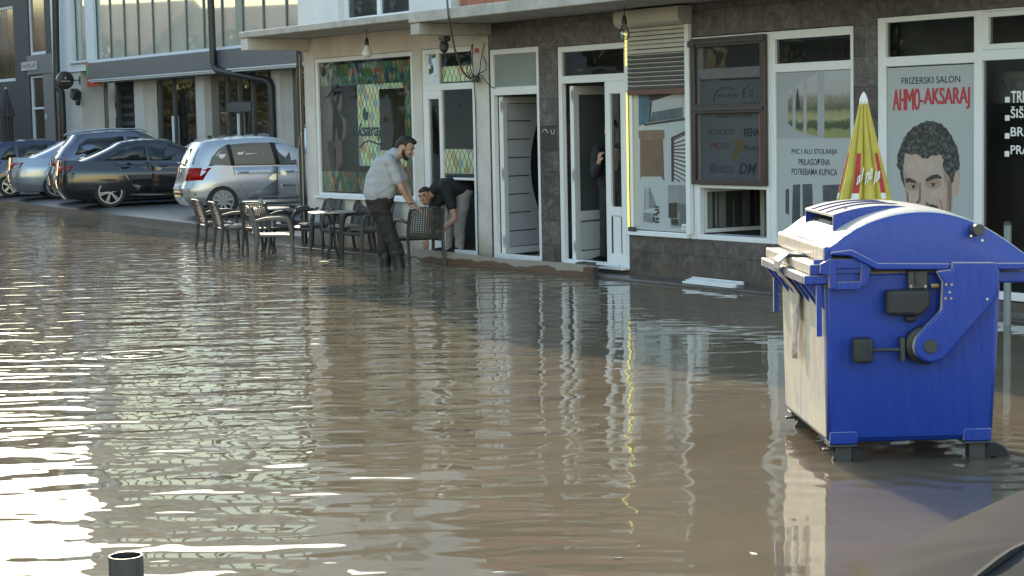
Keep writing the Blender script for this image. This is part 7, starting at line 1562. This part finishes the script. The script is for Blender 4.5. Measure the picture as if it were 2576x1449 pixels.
# ------------------------------------------------------------------ what stands across the street (seen mirrored in glass and water)
M_BARK = pm('tree_bark', (0.06, 0.045, 0.035), 0.9, var=0.4, scale=8)
def leafm(name, col): return pm(name, col, 0.6, var=0.5, scale=1.5)
LV = [leafm('autumn_gold_leaves', (0.26, 0.17, 0.03)), leafm('autumn_green_leaves', (0.08, 0.11, 0.025)), leafm('autumn_rust_leaves', (0.20, 0.075, 0.02))]
def tree(label, x, y, h, cr, lm, seed):
    rn = random.Random(seed); t = thing('street_tree', label, 'tree', (x, y, -0.16), rn.uniform(0, 6), 'trees across the street')
    mb = MB(); mb.tube([(0, 0, 0), (0.05, 0.03, h * 0.25), (0, 0.08, h * 0.5), (0.06, 0, h * 0.85)], [0.20, 0.16, 0.12, 0.04], 9)
    ends = []
    for k in range(9):
        a = rn.uniform(0, 6.28); z0_ = h * rn.uniform(0.3, 0.7); L_ = cr * rn.uniform(0.6, 1.0); e_ = Vector((math.cos(a) * L_, math.sin(a) * L_, z0_ + L_ * rn.uniform(0.3, 0.9)))
        mb.tube([(0, 0.04, z0_), e_ * 0.5 + Vector((0, 0, z0_ * 0.5 + 0.1)), e_], [0.06, 0.04, 0.015], 6); ends.append(e_)
    obj('trunk', mb, M_BARK, t)
    mb = MB()
    for k in range(1500):
        e_ = rn.choice(ends + [Vector((0, 0, h * 0.9))]); r_ = cr * 0.45; d = Vector((rn.gauss(0, 1), rn.gauss(0, 1), rn.gauss(0, 0.8))); c = e_ + d * r_ * 0.55
        s_ = rn.uniform(0.10, 0.22); u_ = Vector((rn.gauss(0, 1), rn.gauss(0, 1), rn.gauss(0, 1))).normalized(); v_ = u_.cross(Vector((rn.gauss(0, 1), rn.gauss(0, 1), rn.gauss(0, 1)))).normalized()
        mb.add([c - u_ * s_, c + v_ * s_ * 0.6, c + u_ * s_, c - v_ * s_ * 0.6], [(0, 1, 2, 3)])
    obj('crown', mb, lm, t, sm=False)
for k, (x, y, h, cr, m_) in enumerate(((-20.5, 36.5, 8.0, 2.6, 1), (-25, 43, 9.0, 3.0, 0), (-18, 24, 7.5, 2.4, 1), (-25, 30, 8.0, 2.6, 2), (-28, 57, 5.4, 2.2, 0), (-32, 66, 5.4, 2.2, 2), (-25, 51, 5.0, 2.0, 1), (-19, 53, 5.0, 1.9, 0), (-22.5, 60, 5.2, 2.0, 0), (-24, 65, 5.0, 2.0, 1))):
    tree(['gold leaved', 'green leaved', 'rust leaved'][(0, 1, 2)[m_]] + ' street tree across the road, number %d from the viewer, mirrored in the glass' % (k + 1), x, y, h, cr, LV[m_], 20 + k)
hs_ = thing('house', 'plain white house across the road, mirrored in the shop glass', 'house', (-40, 44, -0.16), R(32))
mb = MB(); wall_panel(mb, -7, 7, 0, 6.5, [(-5, -3.5, 1, 2.4), (-1, 0.5, 1, 2.4), (3, 4.5, 1, 2.4), (-5, -3.5, 4, 5.4), (3, 4.5, 4, 5.4)], -4.0, -3.7)
mb.box(-7, 7, 3.7, 4, 0, 6.5); mb.box(-7, -6.7, -3.69, 3.69, 0, 6.5); mb.box(6.7, 7, -3.69, 3.69, 0, 6.5); obj('wall', mb, M_LWH, hs_, sm=False)
mb = MB(); mb.prism([(-4.5, 6.51), (4.5, 6.51), (0, 9)], 'x', -7.4, 7.4); obj('roof', mb, pm('red_roof_tiles', (0.22, 0.08, 0.05), 0.8, var=0.4, scale=10), hs_, sm=False)

def row_house(label, x, y, wdt, h, mat, seed):
    t = thing('house', label, 'house', (x, y, -0.16), R(90), 'houses across the road'); rn = random.Random(seed); n = int(wdt / 3.2)
    hl = [(-wdt / 2 + 0.9 + 3.2 * k, -wdt / 2 + 2.2 + 3.2 * k, z, z + 1.4) for k in range(n) for z in ((1.0, 4.0) if h > 6 else (1.0,))]
    mb = MB(); wall_panel(mb, -wdt / 2, wdt / 2, 0, h, hl, -4.0, -3.7); mb.box(-wdt / 2, wdt / 2, 3.7, 4, 0, h); mb.box(-wdt / 2, -wdt / 2 + 0.3, -3.69, 3.69, 0, h); mb.box(wdt / 2 - 0.3, wdt / 2, -3.69, 3.69, 0, h); obj('wall', mb, mat, t, sm=False)
    mb = MB(); mb.prism([(-4.5, h + 0.01), (4.5, h + 0.01), (0, h + 2.6)], 'x', -wdt / 2 - 0.4, wdt / 2 + 0.4); obj('roof', mb, MATS['red_roof_tiles'], t, sm=False)
    for q in hl:
        mb = MB(); mb.box(q[0], q[1], -3.85, -3.82, q[2], q[3]); obj('window', mb, M_CURT if False else M_GREYGL2, t, sm=False)
for k, (y, wdt, h, m_, lab) in enumerate(((14, 12, 6.2, M_PLAS, 'cream house across the road at the near end of the row'), (27, 11, 7.0, M_TAUP, 'taupe house across the road second from the near end'), (60, 14, 4.8, M_TAUP, 'taupe house across the road behind the gold trees'), (76, 16, 5.2, M_TAUP, 'taupe house across the road at the far end of the row'))):
    row_house(lab, -41, y, wdt, h, m_, k)

# the apartment block rising behind the pale building (mirrored in the water)
ab = thing('apartment_block', 'tall grey and cream apartment block behind the pale building, mirrored in the water', 'building', (-14.2, 88, 0.2), 0.0)
hl = [(-5.2 + 2.6 * k, -3.6 + 2.6 * k, 1.2 + 3.0 * j, 2.7 + 3.0 * j) for k in range(4) for j in range(7)]
obj('wall', wall_panel(MB(), -6.2, 6.0, 0, 23.0, hl, 0.0, 0.3), M_PLAS, ab, sm=False)
mb = MB(); mb.box(-6.2, 6.0, 0.31, 10, 22.7, 23.0); mb.box(-6.2, -5.9, 0.31, 10, 0, 22.69); mb.box(5.7, 6.0, 0.31, 10, 0, 22.69); obj('roof', mb, M_LGR, ab, sm=False)
for q in hl:
    mb = MB(); mb.box(q[0], q[1], 0.15, 0.17, q[2], q[3]); obj('window', mb, M_GREYGL2, ab, sm=False)
for j in range(7):
    mb = MB(); mb.box(-5.6, -0.6, -1.2, -0.01, 0.9 + 3.0 * j, 1.02 + 3.0 * j); mb.box(-5.6, -0.6, -1.2, -1.12, 1.021 + 3.0 * j, 1.9 + 3.0 * j); obj('balcony', mb, M_LWH, ab, sm=False)
